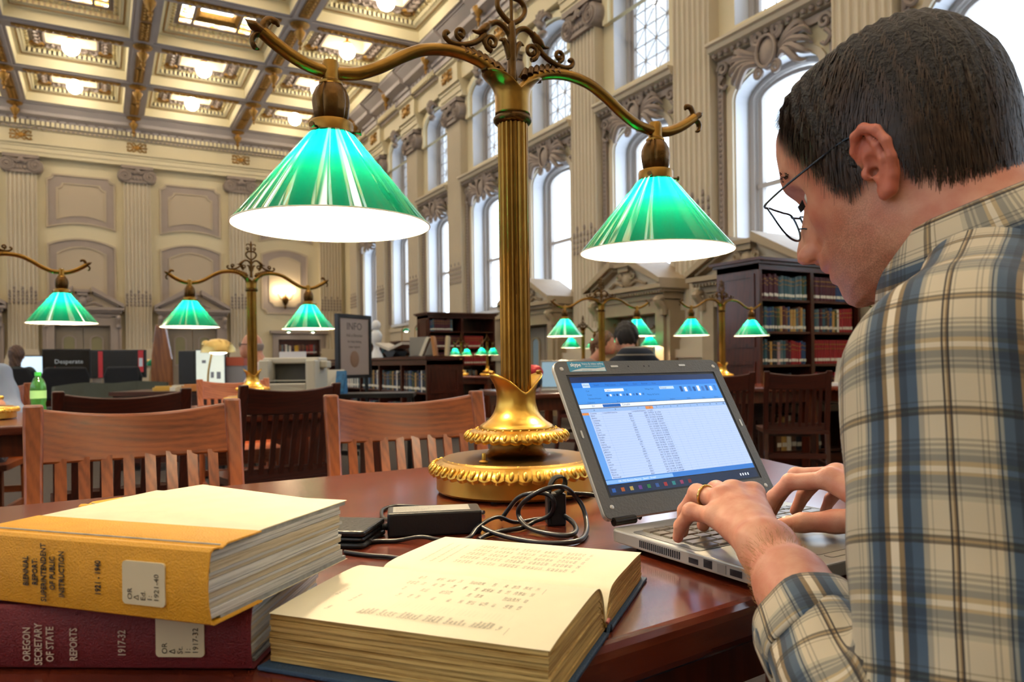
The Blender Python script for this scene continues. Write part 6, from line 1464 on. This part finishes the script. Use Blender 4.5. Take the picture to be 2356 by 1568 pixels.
def picture_light(loc, rz, label):
    r = empty('shelf_light', loc, rz, label, 'lamp', 'little green shelf lights'); q = MB(); q.lathe([(.10, 0), (.095, .03), (.07, .07), (.03, .09), (0, .093)], 16); q.build('green_dome', smg, r, smooth=60)
    MB().sphere((0, 0, .012), .055, 10, 6, (1, 1, .5)).build('lit_bulb', litw, r); MB().tube(bez([(0, 0, .09), (0, .12, .15), (0, .30, .05), (0, .32, -.26)], 5), .012, 6).build('bracket', gold, r); return r
picture_light((5.86, 26.84, 2.2), 0, 'little green shelf light at the left over the end wall shelf'); picture_light((6.72, 26.84, 2.2), 0, 'little green shelf light at the right over the end wall shelf')
for k_, (X_, Y_, lab) in enumerate(((6.62, 20.6, 'low wooden bookcase with green light far left under the windows'), (6.85, 18.4, 'low wooden bookcase with two green lights under the third window'))):
    c_ = bookcase('bookcase', (X_, Y_, 0), 0, 1.1, .5, 1.62, 1, [.3, .66, 1.02, 1.34], lab)
    for z in (1.02, 1.34): shelf_row(c_, .06, 1.0, z, [MR, BK, BR, GY_, BK, MR, TL, BK, BR], .22, '%s shelf of small case under %s' % ('top' if z > 1.2 else 'second', 'farthest window' if k_ == 0 else 'third window'), 'books in the low window cases', wr=(.07, .085), seed=k_, white=False)
picture_light((6.75, 20.4, 1.86), 0, 'little green shelf light beside the poster stand'); picture_light((6.98, 18.2, 1.86), 0, 'little green shelf light on the left of the low window case'); picture_light((7.35, 18.2, 1.9), 0, 'little green shelf light on the right of the low window case'); picture_light((7.25, 16.2, 2.05), 0, 'little green shelf light left of the maroon bookcase')
# ================================================================== wall sconce
sc_ = empty('wall_sconce', (5.80, 27.17, 3.45), 0, 'lit wall sconce with three cups in the arched panel', 'wall lamp')
MB().lathe([(0, -.42), (.03, -.4), (.05, -.33), (.03, -.28), (.09, -.18), (.12, -.08), (.10, 0), (.05, .05)], 14).build('sconce_body', bronze, sc_, smooth=40, loc=(0, -.12, 0))
for s in (-1, 0, 1):
    MB().tube(bez([(0, -.12, -.05), (s*.14, -.2, -.08), (s*.24, -.2, .04), (s*.26, -.2, .12)], 5), .018, 7).build('sconce_arm', bronze, sc_, smooth=50)
    MB().sphere((s*.26, -.2, .26), .075, 12, 10, (1, 1, 1.4)).build('lit_bulb', mat('sconce_lit', '#fff2d8', .3, emit=(1, .8, .5), estr=SCONCE_E), sc_, smooth=80)
# ================================================================== desk lamps, monitors, office things
domem = mat('brass_dome', '#c2a86a', .3, .9)
def desk_lamp(loc, rz, label, lit=False, sc=1.0):
    r = empty('desk_lamp', loc, rz, label, 'lamp', 'brass desk lamps'); r.scale = (sc, sc, sc)
    MB().lathe([(.10, 0), (.10, .012), (.05, .03), (.02, .04)], 20).build('lamp_base', domem, r, smooth=40); MB().tube(bez([(0, 0, .03), (.01, 0, .2), (.05, 0, .40)], 4), .010, 8).build('stem', domem, r, smooth=50)
    MB().lathe([(.14, .36), (.135, .40), (.11, .45), (.06, .485), (0, .495)], 22, Matrix.Translation((.10, 0, 0)) @ Matrix.Diagonal((1.15, .75, 1, 1))).build('dome_shade', domem, r, smooth=60)
    MB().sphere((-.01, 0, .435), .045, 10, 6).build('pivot_knob', domem, r, smooth=60)
    MB().sphere((.10, 0, .375), .06, 12, 8, (1.6, 1, .5)).build('bulb', mat('desk_bulb_lit', '#fff4dc', .3, emit=(1, .85, .6), estr=24.0) if lit else mat('bulb_off', '#efe6cf', .3), r)
    return r
def desk(loc, rz, w, d, label, h=.74):
    r = empty('desk', loc, rz, label, 'desk'); MB().box(-w/2, w/2, -d/2, d/2, h-.04, h).build('desk_top', cwx, r); MB().box(-w/2+.03, w/2-.03, -d/2+.04, -d/2+.07, .08, h-.04).build('front_panel', cwx, r)
    for s in (-1, 1): MB().box(s*(w/2-.05)-.03, s*(w/2-.05)+.03, -d/2+.04, d/2-.04, 0, h-.04).build('side_panel', cwz, r)
    return r
def monitor(loc, rz, w, h, m, label, words=None, name='monitor'):
    r = empty(name, loc, rz, label, 'monitor'); MB().lathe([(.11, 0), (.11, .012), (.03, .02), (.025, .1)], 18).build('stand', dkp, r); MB().box(-.03, .03, .01, .05, .06, .2).build('neck', dkp, r)
    MB().box(-w/2, w/2, -.015, .03, .12, .12+h).build('housing', dkp, r, bevel=.006); s = MB().box(-w/2+.018, w/2-.018, -.018, -.015, .14, .12+h-.02).build('display', m, r)
    for i, (t, x, z, sz, mm) in enumerate(words or []): text(t, 'screen_lettering', sz, mm, s, (x, -.0185, z), RT, .0003)
    return r
bright = mat('bright_screen', '#bcd2e6', .3, emit=(.60, .78, .95), estr=.85); darks = mat('dark_screen', '#14100f', .25)
desk((-.35, 12.55, 0), R(-30), 3.2, .8, 'long dark computer desk behind the green bottle')
monitor((-.88, 12.55, .74), R(-15), .44, .34, bright, 'monitor with a bright blue screen beside the brown-haired woman')
wtx = mat('poster_white', '#c8d6e6', .5); rtx = mat('poster_red', '#c2303a', .5)
monitor((-.42, 12.22, .74), R(-10), .60, .42, darks, 'dark monitor with white lettering behind the black office chair', [('Desperate', .03, .36, .085, wtx), ('hours', -.08, .27, .06, rtx), ('call', .10, .22, .06, wtx)])
m_ = monitor((.22, 11.9, .74), R(-20), .74, .40, darks, 'wide black monitor with red edges at the middle of the desk'); MB().box(-.26, -.20, -.022, -.016, .13, .5).build('red_edge', rtx, m_); MB().box(.27, .34, -.022, -.016, .2, .51).build('red_edge', rtx, m_); MB().box(.28, .33, -.024, -.02, .28, .40).build('white_patch', wtx, m_)
for (x, y, lab) in ((-1.0, 12.98, 'small brass desk lamp just right of the blue screen'), (-.72, 12.8, 'small brass desk lamp above the green bottle'), (-.22, 12.58, 'small brass desk lamp right of the lettered monitor'), (.07, 12.40, 'small brass desk lamp left of the red-edged monitor')): desk_lamp((x, y, .74), R(-20), lab, sc=.88)
gd = desk_lamp((.62, 12.0, .74), R(-10), 'small desk lamp with a green dome beside the tall wooden panel', sc=.8)
for c_ in gd.children:
    if c_.name.startswith('dome'): me = c_.data.copy(); me.materials.clear(); me.materials.append(smg); c_.data = me
for (x, y, lab) in ((-.05, 12.28, 'white paper card standing near the brass desk lamps'), (.14, 12.2, 'white paper card next to the red-edged monitor')):
    tag(MB().prism([(-.06, 0), (.06, 0), (.05, .03), (-.05, .03)], 0, .17).build('paper_card', mat('card_white', '#c9c4bb', .6), None, loc=(x, y, .74), rot=(0, 0, R(-20))), lab, 'card')
tag(MB().box(-.2, .2, -.07, .07, 0, .02).build('keyboard', mat('keyboard_white', '#b9b4a6', .5), None, loc=(.30, 11.68, .74), rot=(0, 0, R(-25))), 'pale keyboard in front of the red-edged monitor', 'keyboard')
def office_chair(loc, rz, label, m=None):
    r = empty('office_chair', loc, rz, label, 'chair', 'black office chairs'); f_ = mat('black_fabric', '#0e1016', .85)
    rbox(-.25, .25, -.24, .24, .44, .52, .06).build('seat', f_, r, bevel=.02); P = [(-.25, .62), (.25, .62), (.27, .9), (.22, 1.02), (-.22, 1.02), (-.27, .9)]; MB().prismxz(P, .24, .30).build('backrest', f_, r, bevel=.025)
    MB().box(-.04, .04, .26, .30, .45, .7).build('back_stem', dkp, r); MB().tube([(0, 0, .06), (0, 0, .45)], .03, 10).build('gas_post', dkp, r)
    for i in range(5): a = 2*PI*i/5; MB().bar((0, 0, .09), (.28*math.cos(a), .28*math.sin(a), .05), .04, .03).build('base_spoke', dkp, r); MB().sphere((.28*math.cos(a), .28*math.sin(a), .03), .03, 8, 6).build('caster', dkp, r)
    return r
office_chair((-.45, 10.9, 0), PI+R(15), 'black office chair back in front of the lettered monitor'); office_chair((.42, 10.85, 0), PI-R(40), 'black office chair seen from the side beside the red-edged monitor')
gc = MB(); P = bez([(-.62, .02, .80), (-.3, -.02, .84), (0, .01, .83), (.3, -.01, .85), (.62, .0, .83)], 6); v_ = []; f_ = []
for p_ in P:
    for k_, (dy, z) in enumerate(((-.05, .12), (-.03, p_.z*.6), (0, p_.z), (.05, p_.z*.6), (.06, .12))): v_.append((p_.x, dy+.015*math.sin(p_.x*22+k_), z))
n_ = len(P)
for i in range(n_-1):
    for k_ in range(4): f_.append((i*5+k_, i*5+k_+1, i*5+6+k_, i*5+5+k_))
o = gc.add(v_, f_).build('cloth_cover', mat('grey_green_cloth', '#4d5148', .9, bump=.4, bscale=30), None, smooth=60, loc=(.10, 9.6, 0), rot=(0, 0, R(-20))); o.modifiers.new('solid', 'SOLIDIFY').thickness = .015; tag(o, 'grey-green cloth cover hanging behind the dark chair back', 'cloth')
# tall tapered wooden panel on a stand
wp = empty('wooden_display_stand', (.64, 9.93, 0), R(-25), 'tall tapered brown wooden panel standing between the doors', 'stand'); wpm = wood('panel_wood', '#5a2f14', '#8a5226', .25, 2, 2, .4)
MB().prismxz([(-.12, .70), (.14, .70), (.135, 1.10), (.06, 1.50), (-.05, 1.52), (-.10, 1.15)], -.03, .03).build('tapered_panel', wpm, wp, bevel=.01); MB().box(-.15, .17, -.15, .15, 0, .70).build('pedestal', cwz, wp)
# reference desk with monitor, lamp and papers
desk((1.00, 8.05, 0), R(-28), 1.7, .8, 'reference desk with a computer and a lit brass lamp', .77)
mh = empty('monitor', (.86, 8.12, .77), R(-30), 'monitor turned sideways with a pale page on it beside the lit desk lamp', 'monitor')
MB().box(-.19, -.02, -.02, .10, .06, .40).build('black_housing', dkp, mh, bevel=.01); MB().box(-.01, .27, -.01, .015, .05, .40).build('pale_page', mat('pale_screen', '#c8d2c6', .4, emit=(.72, .80, .74), estr=.45), mh); MB().box(-.02, .28, .016, .03, .04, .41).build('screen_frame', dkp, mh); MB().lathe([(.12, 0), (.12, .015), (.03, .03), (.03, .1)], 16).build('stand', dkp, mh)
for i, (x, z, w, h) in enumerate(((.05, .27, .04, .03), (.14, .12, .03, .06), (.2, .11, .04, .07))): MB().box(x, x+w, -.013, -.009, z, z+h).build('page_block', mat('page_grey', '#7a8494', .6), mh)
dl = desk_lamp((.90, 7.66, .77), R(-22), 'lit brass desk lamp with white glow left of the man in pink', True, 1.02)
for i, (x, y, c_, lab) in enumerate(((.55, 8.15, '#c9a24a', 'small brass tray with pens on the reference desk'), (.70, 7.88, '#cfc7b4', 'stack of pale papers left of the lit desk lamp'), (.80, 7.78, '#b7793c', 'brown paper folder lying on the reference desk'))): tag(MB().box(-.10, .10, -.07, .07, 0, .03+.01*i).box(-.08, .09, -.06, .06, .03+.01*i, .045+.01*i).build('paper_stack', mat('stack%d' % i, c_, .6), None, loc=(x, y, .77), rot=(0, 0, R(15*i))), lab, 'papers')
rb = empty('file_box', (1.22, 8.22, .77), R(-20), 'grey file box with a red top beside the man in pink', 'box'); MB().box(-.12, .12, -.10, .10, 0, .24).build('grey_side', mat('file_grey', '#8a8d98', .6), rb); MB().box(-.125, .125, -.105, .105, .24, .33).build('red_top', mat('file_red', '#b2553f', .6), rb)
# printer on its stand
pr = empty('printer', (1.42, 6.32, 0), R(-28), 'beige office printer on a stand behind the dark chair back', 'printer'); bei = mat('printer_beige', '#bdb7a6', .5)
MB().box(-.24, .24, -.2, .2, 0, .80).build('printer_stand', cwz, pr)
q = MB(); q.box(-.23, -.15, -.22, .22, .80, 1.05); q.box(.15, .23, -.22, .22, .80, 1.05); q.box(-.15, .15, -.02, .22, .80, 1.05); q.box(-.23, .23, -.10, .22, 1.02, 1.07); q.box(-.15, .15, -.22, -.02, .80, .86); q.build('printer_body', bei, pr, bevel=.012)
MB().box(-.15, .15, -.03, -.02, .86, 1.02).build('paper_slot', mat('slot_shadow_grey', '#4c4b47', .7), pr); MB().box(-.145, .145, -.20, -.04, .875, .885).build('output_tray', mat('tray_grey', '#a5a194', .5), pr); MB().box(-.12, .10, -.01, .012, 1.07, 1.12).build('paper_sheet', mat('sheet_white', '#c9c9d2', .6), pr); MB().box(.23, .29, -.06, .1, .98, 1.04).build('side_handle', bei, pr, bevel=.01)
# leaflet holders
lh = empty('leaflet_table', (2.12, 6.72, 0), R(-25), 'black side table with leaflet holders left of the poster stand', 'table'); MB().box(-.5, .5, -.22, .22, .70, .74).build('table_top', dkp, lh)
for sx in (-1, 1):
    for sy in (-1, 1): MB().box(sx*.46-.02, sx*.46+.02, sy*.19-.02, sy*.19+.02, 0, .70).build('leg', dkp, lh)
def holder(loc, rz, w, h, c_, lab, face=None):
    r = empty('leaflet_holder', loc, rz, lab, 'holder', 'leaflet holders'); MB().add([(-w/2,-.04,0),(w/2,-.04,0),(w/2,.05,0),(-w/2,.05,0),(-w/2,.01,h),(w/2,.01,h),(w/2,.03,h),(-w/2,.03,h)], [(0,3,2,1),(4,5,6,7),(0,1,5,4),(1,2,6,5),(2,3,7,6),(3,0,4,7)]).build('back_card', mat('holder_'+c_, c_, .5), r)
    if face: MB().add([(-w*.45,-.043,.02),(w*.45,-.043,.02),(w*.45,.0,h*.85),(-w*.45,.0,h*.85)], [(0,1,2,3)]).build('leaflet', mat('leaf_'+face, face, .5, var=.5, vscale=25), r)
    return r
holder((1.75, 6.80, .74), R(-20), .13, .26, '#c3c4ce', 'leaflet holder with photo leaflets nearest the printer', '#9a8f7c'); holder((1.90, 6.86, .74), R(-25), .20, .22, '#cfcbbd', 'wide white leaflet holder behind the blue one'); holder((1.92, 6.68, .74), R(-40), .09, .21, '#2b6a9a', 'blue standing card right of the photo leaflets', '#2b6a9a')
# poster stand
ps = empty('poster_stand', (2.545, 8.31, 0), R(34), 'black-framed poster stand left of the low bookcase', 'sign'); MB().ring([(-.30, .85), (.30, .85), (.30, 1.58), (-.30, 1.58)], [(-.26, .89), (.26, .89), (.26, 1.54), (-.26, 1.54)], -.025, .025).build('poster_frame', dkp, ps)
pp = MB().box(-.26, .26, -.012, .012, .89, 1.54).build('poster_sheet', mat('poster_paper', '#a08f86', .6), ps)
for t, z, s in (('INFO', 1.44, .12), ('Ask a librarian', 1.34, .05), ('for help finding', 1.27, .04), ('state reports', 1.21, .04)): text(t, 'poster_lettering', s, mat('poster_ink', '#4a4240', .6), pp, (0, -.0125, z), RT, .0003)
MB().sphere((0, -.012, 1.07), .08, 12, 8, (1, .08, 1.2)).build('poster_emblem', mat('emblem_brown', '#8a6a52', .6), pp)
for s in (-1, 1): MB().bar((s*.22, 0, .86), (s*.26, .0, .05), .03, .03).build('post', dkp, ps); MB().bar((s*.26, -.25, .025), (s*.26, .25, .025), .04, .05).build('foot', dkp, ps)
# things on the low bookcase
gl2 = empty('laptop', (3.92, 9.62, 1.11), R(-30), 'grey laptop seen from behind on the low bookcase', 'laptop'); MB().box(-.17, .17, 0, .24, 0, .02).build('base', silver, gl2, bevel=.004); MB().box(-.17, .17, -.02, -.005, .015, .27).build('lid', mat('lid_grey', '#8b8780', .4, .4), gl2, bevel=.004)
for i, (x, y, c_, lab, a) in enumerate(((3.98, 9.27, '#b07a48', 'upright brown folder at the end of the low bookcase', -8), (4.13, 9.24, '#c8b48e', 'tan folder leaning at the end of the low bookcase', 4), (3.80, 9.34, '#cfc8b6', 'pale fanned papers beside the grey laptop', 22))): tag(MB().box(-.02, .02, -.14, .14, 0, .25).box(-.015, .015, -.13, .135, .25, .27).build('folder', mat('folder%d' % i, c_, .6), None, loc=(x, y, 1.112), rot=(0, R(a), R(-30))), lab, 'folder')
ds = empty('dictionary_stand', (3.95, 10.75, 1.11), R(-60), 'large open dictionary on a small stand on the low bookcase', 'book'); MB().prismxz([(-.05, 0), (.05, 0), (.12, .1), (-.12, .1)], -.15, .15).build('stand', dkp, ds)
for s in (-1, 1): P = [(0, .10), (s*.26, .19), (s*.26, .23), (0, .14)]; MB().prismxz(P if s > 0 else P[::-1], -.17, .17).build('page_half', mat('dictionary_paper', '#b9b0a0', .6), ds)
ws = empty('white_figure', (3.98, 11.75, 1.11), 0, 'small white figure standing on the low bookcase behind the poster', 'figurine'); MB().lathe([(.11, 0), (.10, .05), (.05, .14), (.045, .2), (.08, .28), (.10, .38), (.07, .44), (.035, .47)], 16).sphere((0, 0, .54), .075, 14, 10, (1, 1, 1.2)).build('figure', mat('plaster_white', '#d5d6d6', .5), ws, smooth=50)
for i, (dx, c_, lab) in enumerate(((0, '#8fa84a', 'green booklet standing at the far end of the low bookcase'), (.09, '#cfcac0', 'white booklet standing at the far end of the low bookcase'))): tag(MB().box(-.03, .03, -.1, .1, 0, .26+.05*i).build('booklet', mat('booklet%d' % i, c_, .6), None, loc=(3.95+dx, 13.5-dx, 1.11), rot=(0, R(6-10*i), R(-30))), lab, 'booklet')
# ================================================================== green bottle on the second table
gb = empty('bottle', (-.297, 4.74, TZ), 0, 'green plastic soda bottle behind the near left chair', 'bottle'); gm = mat('green_pet', '#5fbf5a', .08, trans=.75)
MB().lathe([(0, .004), (.03, 0), (.036, .008), (.038, .03), (.034, .05), (.038, .075), (.038, .13), (.036, .155), (.024, .185), (.014, .198), (.014, .205)], 28).build('bottle_body', gm, gb, smooth=40); MB().lathe([(.0165, .203), (.0165, .222), (.015, .225), (0, .225)], 20).build('cap', mat('green_cap', '#2fae3a', .35), gb, smooth=40); MB().lathe([(.0385, .082), (.0385, .125)], 28, cap=False).build('label_band', mat('bottle_label', '#9bd48f', .4), gb)
# ================================================================== far laptop, bag and shelf under the table
fl_ = empty('laptop', (3.42, 5.30, TZ), R(-30), 'open laptop with a dim blue screen right of the brass column', 'laptop'); MB().box(-.17, .17, -.24, 0, 0, .022).build('base', silver, fl_, bevel=.003); MB().box(-.17, .17, 0, .012, .02, .26).build('lid', silver, fl_, bevel=.004); MB().box(-.155, .155, -.003, 0, .035, .245).build('display', mat('dim_screen', '#5a7686', .2, emit=(.36, .52, .62), estr=.5), fl_)
bg_ = empty('backpack', (3.20, 5.46, TZ), R(-20), 'black bag with a red top on the table beside the far laptop', 'bag'); MB().sphere((0, 0, .09), .13, 16, 10, (1, .8, .7)).build('bag_body', dkp, bg_, smooth=70); MB().sphere((.02, 0, .16), .12, 16, 10, (1, .85, .55)).build('red_flap', mat('red_fabric', '#b5232b', .7, bump=.4, bscale=20), bg_, smooth=70)
wl2 = empty('laptop', (6.05, 4.42, TZ), R(-75), 'white laptop seen from the side right of the tall bookcase', 'laptop'); MB().box(-.17, .17, -.24, 0, 0, .022).build('base', mat('laptop_white', '#c8c8c8', .4), wl2); MB().bar((0, .0, .02), (0, .09, .25), .34, .012, (0, 1, 0)).build('lid', mat('lid_grey', '#8b8780', .4, .4), wl2)
rtable(6.75, 4.35, 2.0, 1.0, R(-4), 'mahogany table with a white laptop at the right, behind the plaid sleeve')
rtable(6.85, 9.25, 2.4, .85, R(100), 'mahogany table close under the windows with two small lamps')
rtable(6.35, 12.95, 1.7, .8, R(105), 'far mahogany table beside the maroon bookcase')
ub = bookcase('low_bookcase', (5.45, 4.86, 0), R(-12), .9, .3, .62, 1, [.14], 'low dark shelf with a few books beneath the right table', crown=False)
shelf_row(ub, .1, .8, .14, [BR, TA, WHT, BR, BK, BK, MR, TA, GY_], .34, 'low shelf beneath the right table', 'books under the right table', wr=(.05, .07), seed=3)
# ================================================================== people further back
def seated(loc, rz, label, shirt, pants, hair, hairkind, lean=.1, glasses=False, hood=False):
    r = empty('person', loc, rz, label, 'person'); sk = skinmat('skin_b', '#c48e72', '#7a5a48', '#b97c62')
    ly = lean; hc = (0, .10+ly, 1.19)
    def head(P):
        d = ell(P, hc, (.075, .095, .115)); d = smin(d, ell(P, (0, hc[1]+.07, hc[2]-.06), (.045, .04, .055)), .03); d = smin(d, ell(P, (0, hc[1]+.1, hc[2]-.02), (.013, .02, .022)), .012)
        for s in (-1, 1): d = smin(d, ell(P, (s*.078, hc[1]-.005, hc[2]-.02), (.012, .022, .034)), .006)
        return smin(d, cap(P, (0, hc[1]-.03, hc[2]-.06), (0, .02+ly*.4, 1.0), .052, .058), .025)
    def arms(P):
        d = None
        for s in (-1, 1):
            c = chain(P, [(s*.24, .20+ly, .80), (s*.14, .40+ly, .80)], [.04, .03], .01); c = smin(c, ell(P, (s*.12, .46+ly, .80), (.038, .07, .022)), .015); d = c if d is None else smin(d, c, .01)
        return d
    a1 = surfnet(head, (-.12, -.12+ly*.4, .93), (.12, .25+ly, 1.34), .010); a2 = surfnet(arms, (-.33, .1+ly, .7), (.33, .56+ly, .87), .012)
    o = bpy.data.objects.new('body', npmesh('body', *joinnp([a1, a2]), sk)); COL.objects.link(o); o.parent = r
    def top(P):
        d = cap(P*np.array([.72, 1, 1]), (0, 0, .62), (0, ly*.45, .93), .13, .115)
        for s in (-1, 1): c = chain(P, [(s*.17, ly*.4, .97), (s*.27, .08+ly*.6, .76), (s*.20, .28+ly, .79)], [.07, .055, .045], .02); d = smin(d, c, .03)
        if hood: d = smin(d, ell(P, (0, -.02+ly*.6, 1.05), (.17, .09, .075)), .05)
        return d+.004*np.sin(P[..., 2]*40+P[..., 0]*20)
    o = bpy.data.objects.new('shirt', npmesh('shirt', *surfnet(top, (-.36, -.16, .46), (.36, .36+ly, 1.16), .014), shirt)); COL.objects.link(o); o.parent = r
    def leg(P):
        d = cap(P, (-.1, .02, .52), (.1, .02, .52), .11, .11)
        for s in (-1, 1): d = smin(d, chain(P, [(s*.1, .02, .53), (s*.12, .45, .53), (s*.12, .48, .05)], [.09, .065, .05], .02), .03)
        return d
    o = bpy.data.objects.new('trousers', npmesh('trousers', *surfnet(leg, (-.24, -.14, 0), (.24, .56, .66), .018), pants)); COL.objects.link(o); o.parent = r
    if hairkind != 'bald':
        def hr(P):
            n = .006*np.sin(P[..., 0]*120+P[..., 2]*60)*np.sin(P[..., 1]*110)
            d = ell(P, (0, hc[1]-.018, hc[2]+.028), (.092, .106, .112))+n
            d = smax(d, -ell(P, (0, hc[1]+.14, hc[2]-.06), (.12, .10, .14)), .02); d = smax(d, -(P[..., 2]-(hc[2]-.07)), .02)
            if hairkind == 'long': d = smin(d, cap(P, (0, hc[1]-.06, hc[2]), (0, hc[1]-.10, hc[2]-.20), .075, .06)+n, .03)
            if hairkind == 'tail': d = smin(d, chain(P, [(0, hc[1]-.10, hc[2]+.04), (0, hc[1]-.15, hc[2]+.0), (0, hc[1]-.15, hc[2]-.12)], [.03, .035, .02], .02)+n, .02)
            return d
        o = bpy.data.objects.new('hair', npmesh('hair', *surfnet(hr, (-.13, hc[1]-.22, hc[2]-.28), (.13, hc[1]+.12, hc[2]+.16), .008), hair)); COL.objects.link(o); o.parent = r
    else:
        def hr(P): d = ell(P, (0, hc[1]-.02, hc[2]), (.082, .086, .085)); return smax(d, P[..., 2]-(hc[2]+.02), .01)
        o = bpy.data.objects.new('hair_fringe', npmesh('hair_fringe', *surfnet(hr, (-.1, hc[1]-.12, hc[2]-.1), (.1, hc[1]+.08, hc[2]+.05), .008), hair)); COL.objects.link(o); o.parent = r
    if glasses:
        for s in (-1, 1): MB().tube([(s*.035+.022*math.cos(a), hc[1]+.098, hc[2]+.01+.017*math.sin(a)) for a in np.linspace(0, 2*PI, 17)], .0025, 5).tube([(s*.06, hc[1]+.09, hc[2]+.012), (s*.08, hc[1]-.01, hc[2]+.012)], .0025, 5).build('spectacles', gfr, r)
    for s in (-1, 1): MB().sphere((s*.12, .53, .045), .05, 10, 6, (.9, 2.1, .9)).build('shoe', mat('shoe_leather', '#221a15', .5), r, smooth=60)
    return r
def stripe_shirt():
    m = mat('striped_knit', '#141a26', .85); nt = m.node_tree; N = nt.nodes; L = nt.links; p = N['Principled BSDF']; tc = N.new('ShaderNodeTexCoord'); sp = N.new('ShaderNodeSeparateXYZ'); L.new(tc.outputs['Object'], sp.inputs[0])
    a = N.new('ShaderNodeMath'); a.operation = 'MULTIPLY'; a.inputs[1].default_value = 17; L.new(sp.outputs[2], a.inputs[0]); f = N.new('ShaderNodeMath'); f.operation = 'FRACT'; L.new(a.outputs[0], f.inputs[0]); g = N.new('ShaderNodeMath'); g.operation = 'GREATER_THAN'; g.inputs[1].default_value = .84; L.new(f.outputs[0], g.inputs[0])
    x = N.new('ShaderNodeMixRGB'); L.new(g.outputs[0], x.inputs[0]); x.inputs[1].default_value = hexc('#121824'); x.inputs[2].default_value = hexc('#8d8578'); L.new(x.outputs[0], p.inputs['Base Color']); return m
den = mat('dark_denim', '#2a3140', .8)
seated((3.70, 4.62, 0), R(-4), 'dark-haired boy in a navy striped top seen from behind above the laptop', stripe_shirt(), den, mat('hair_dark', '#1d1713', .6, var=.3, vscale=60, bump=.6, bscale=120), 'short', .06, hood=True)
seated((4.50, 6.45, 0), PI+R(28), 'girl with tied-back hair sitting across from the boy', mat('mauve_knit', '#8f7f78', .85), den, mat('hair_light', '#6b4a30', .6, var=.4, vscale=60, bump=.5, bscale=120), 'tail', .12)
seated((1.32, 7.02, 0), R(62), 'bald man with glasses in a pale pink shirt behind the second lamp', mat('pink_shirt', '#d3bcb8', .7, var=.08, vscale=40), mat('grey_trousers', '#4a4a4e', .8), mat('hair_grey', '#8a7d76', .7), 'bald', .02, glasses=True)
seated((-1.0, 11.8, 0), R(-10), 'woman with long brown hair at the blue screen, seen from behind', mat('dark_top', '#1b2a2a', .85), mat('grey_jeans', '#55575e', .8), mat('hair_brown', '#4a3020', .6, var=.4, vscale=50, bump=.5, bscale=100), 'long', .0)
seated((-.68, 5.30, 0), PI-R(10), 'person in a pale blue-grey top cut off by the left edge', mat('pale_blue_top', '#8f9bb0', .85), mat('grey_jeans', '#55575e', .8), mat('hair_dark', '#1d1713', .6), 'short', .12)
office_chair((-1.0, 11.85, 0), PI-R(10), 'black office chair under the woman with long hair')
chair('dark', (3.70, 4.62, 0), PI-R(4), 'dark slat-back chair under the boy in the striped top'); chair('dark', (4.50, 6.45, 0), R(28), 'dark slat-back chair under the girl with tied hair'); chair('dark', (1.32, 7.02, 0), PI+R(62), 'dark slat-back chair under the bald man'); chair('cherry', (-.68, 5.30, 0), -R(10), 'cherry slat-back chair at the left edge under the person in pale blue')
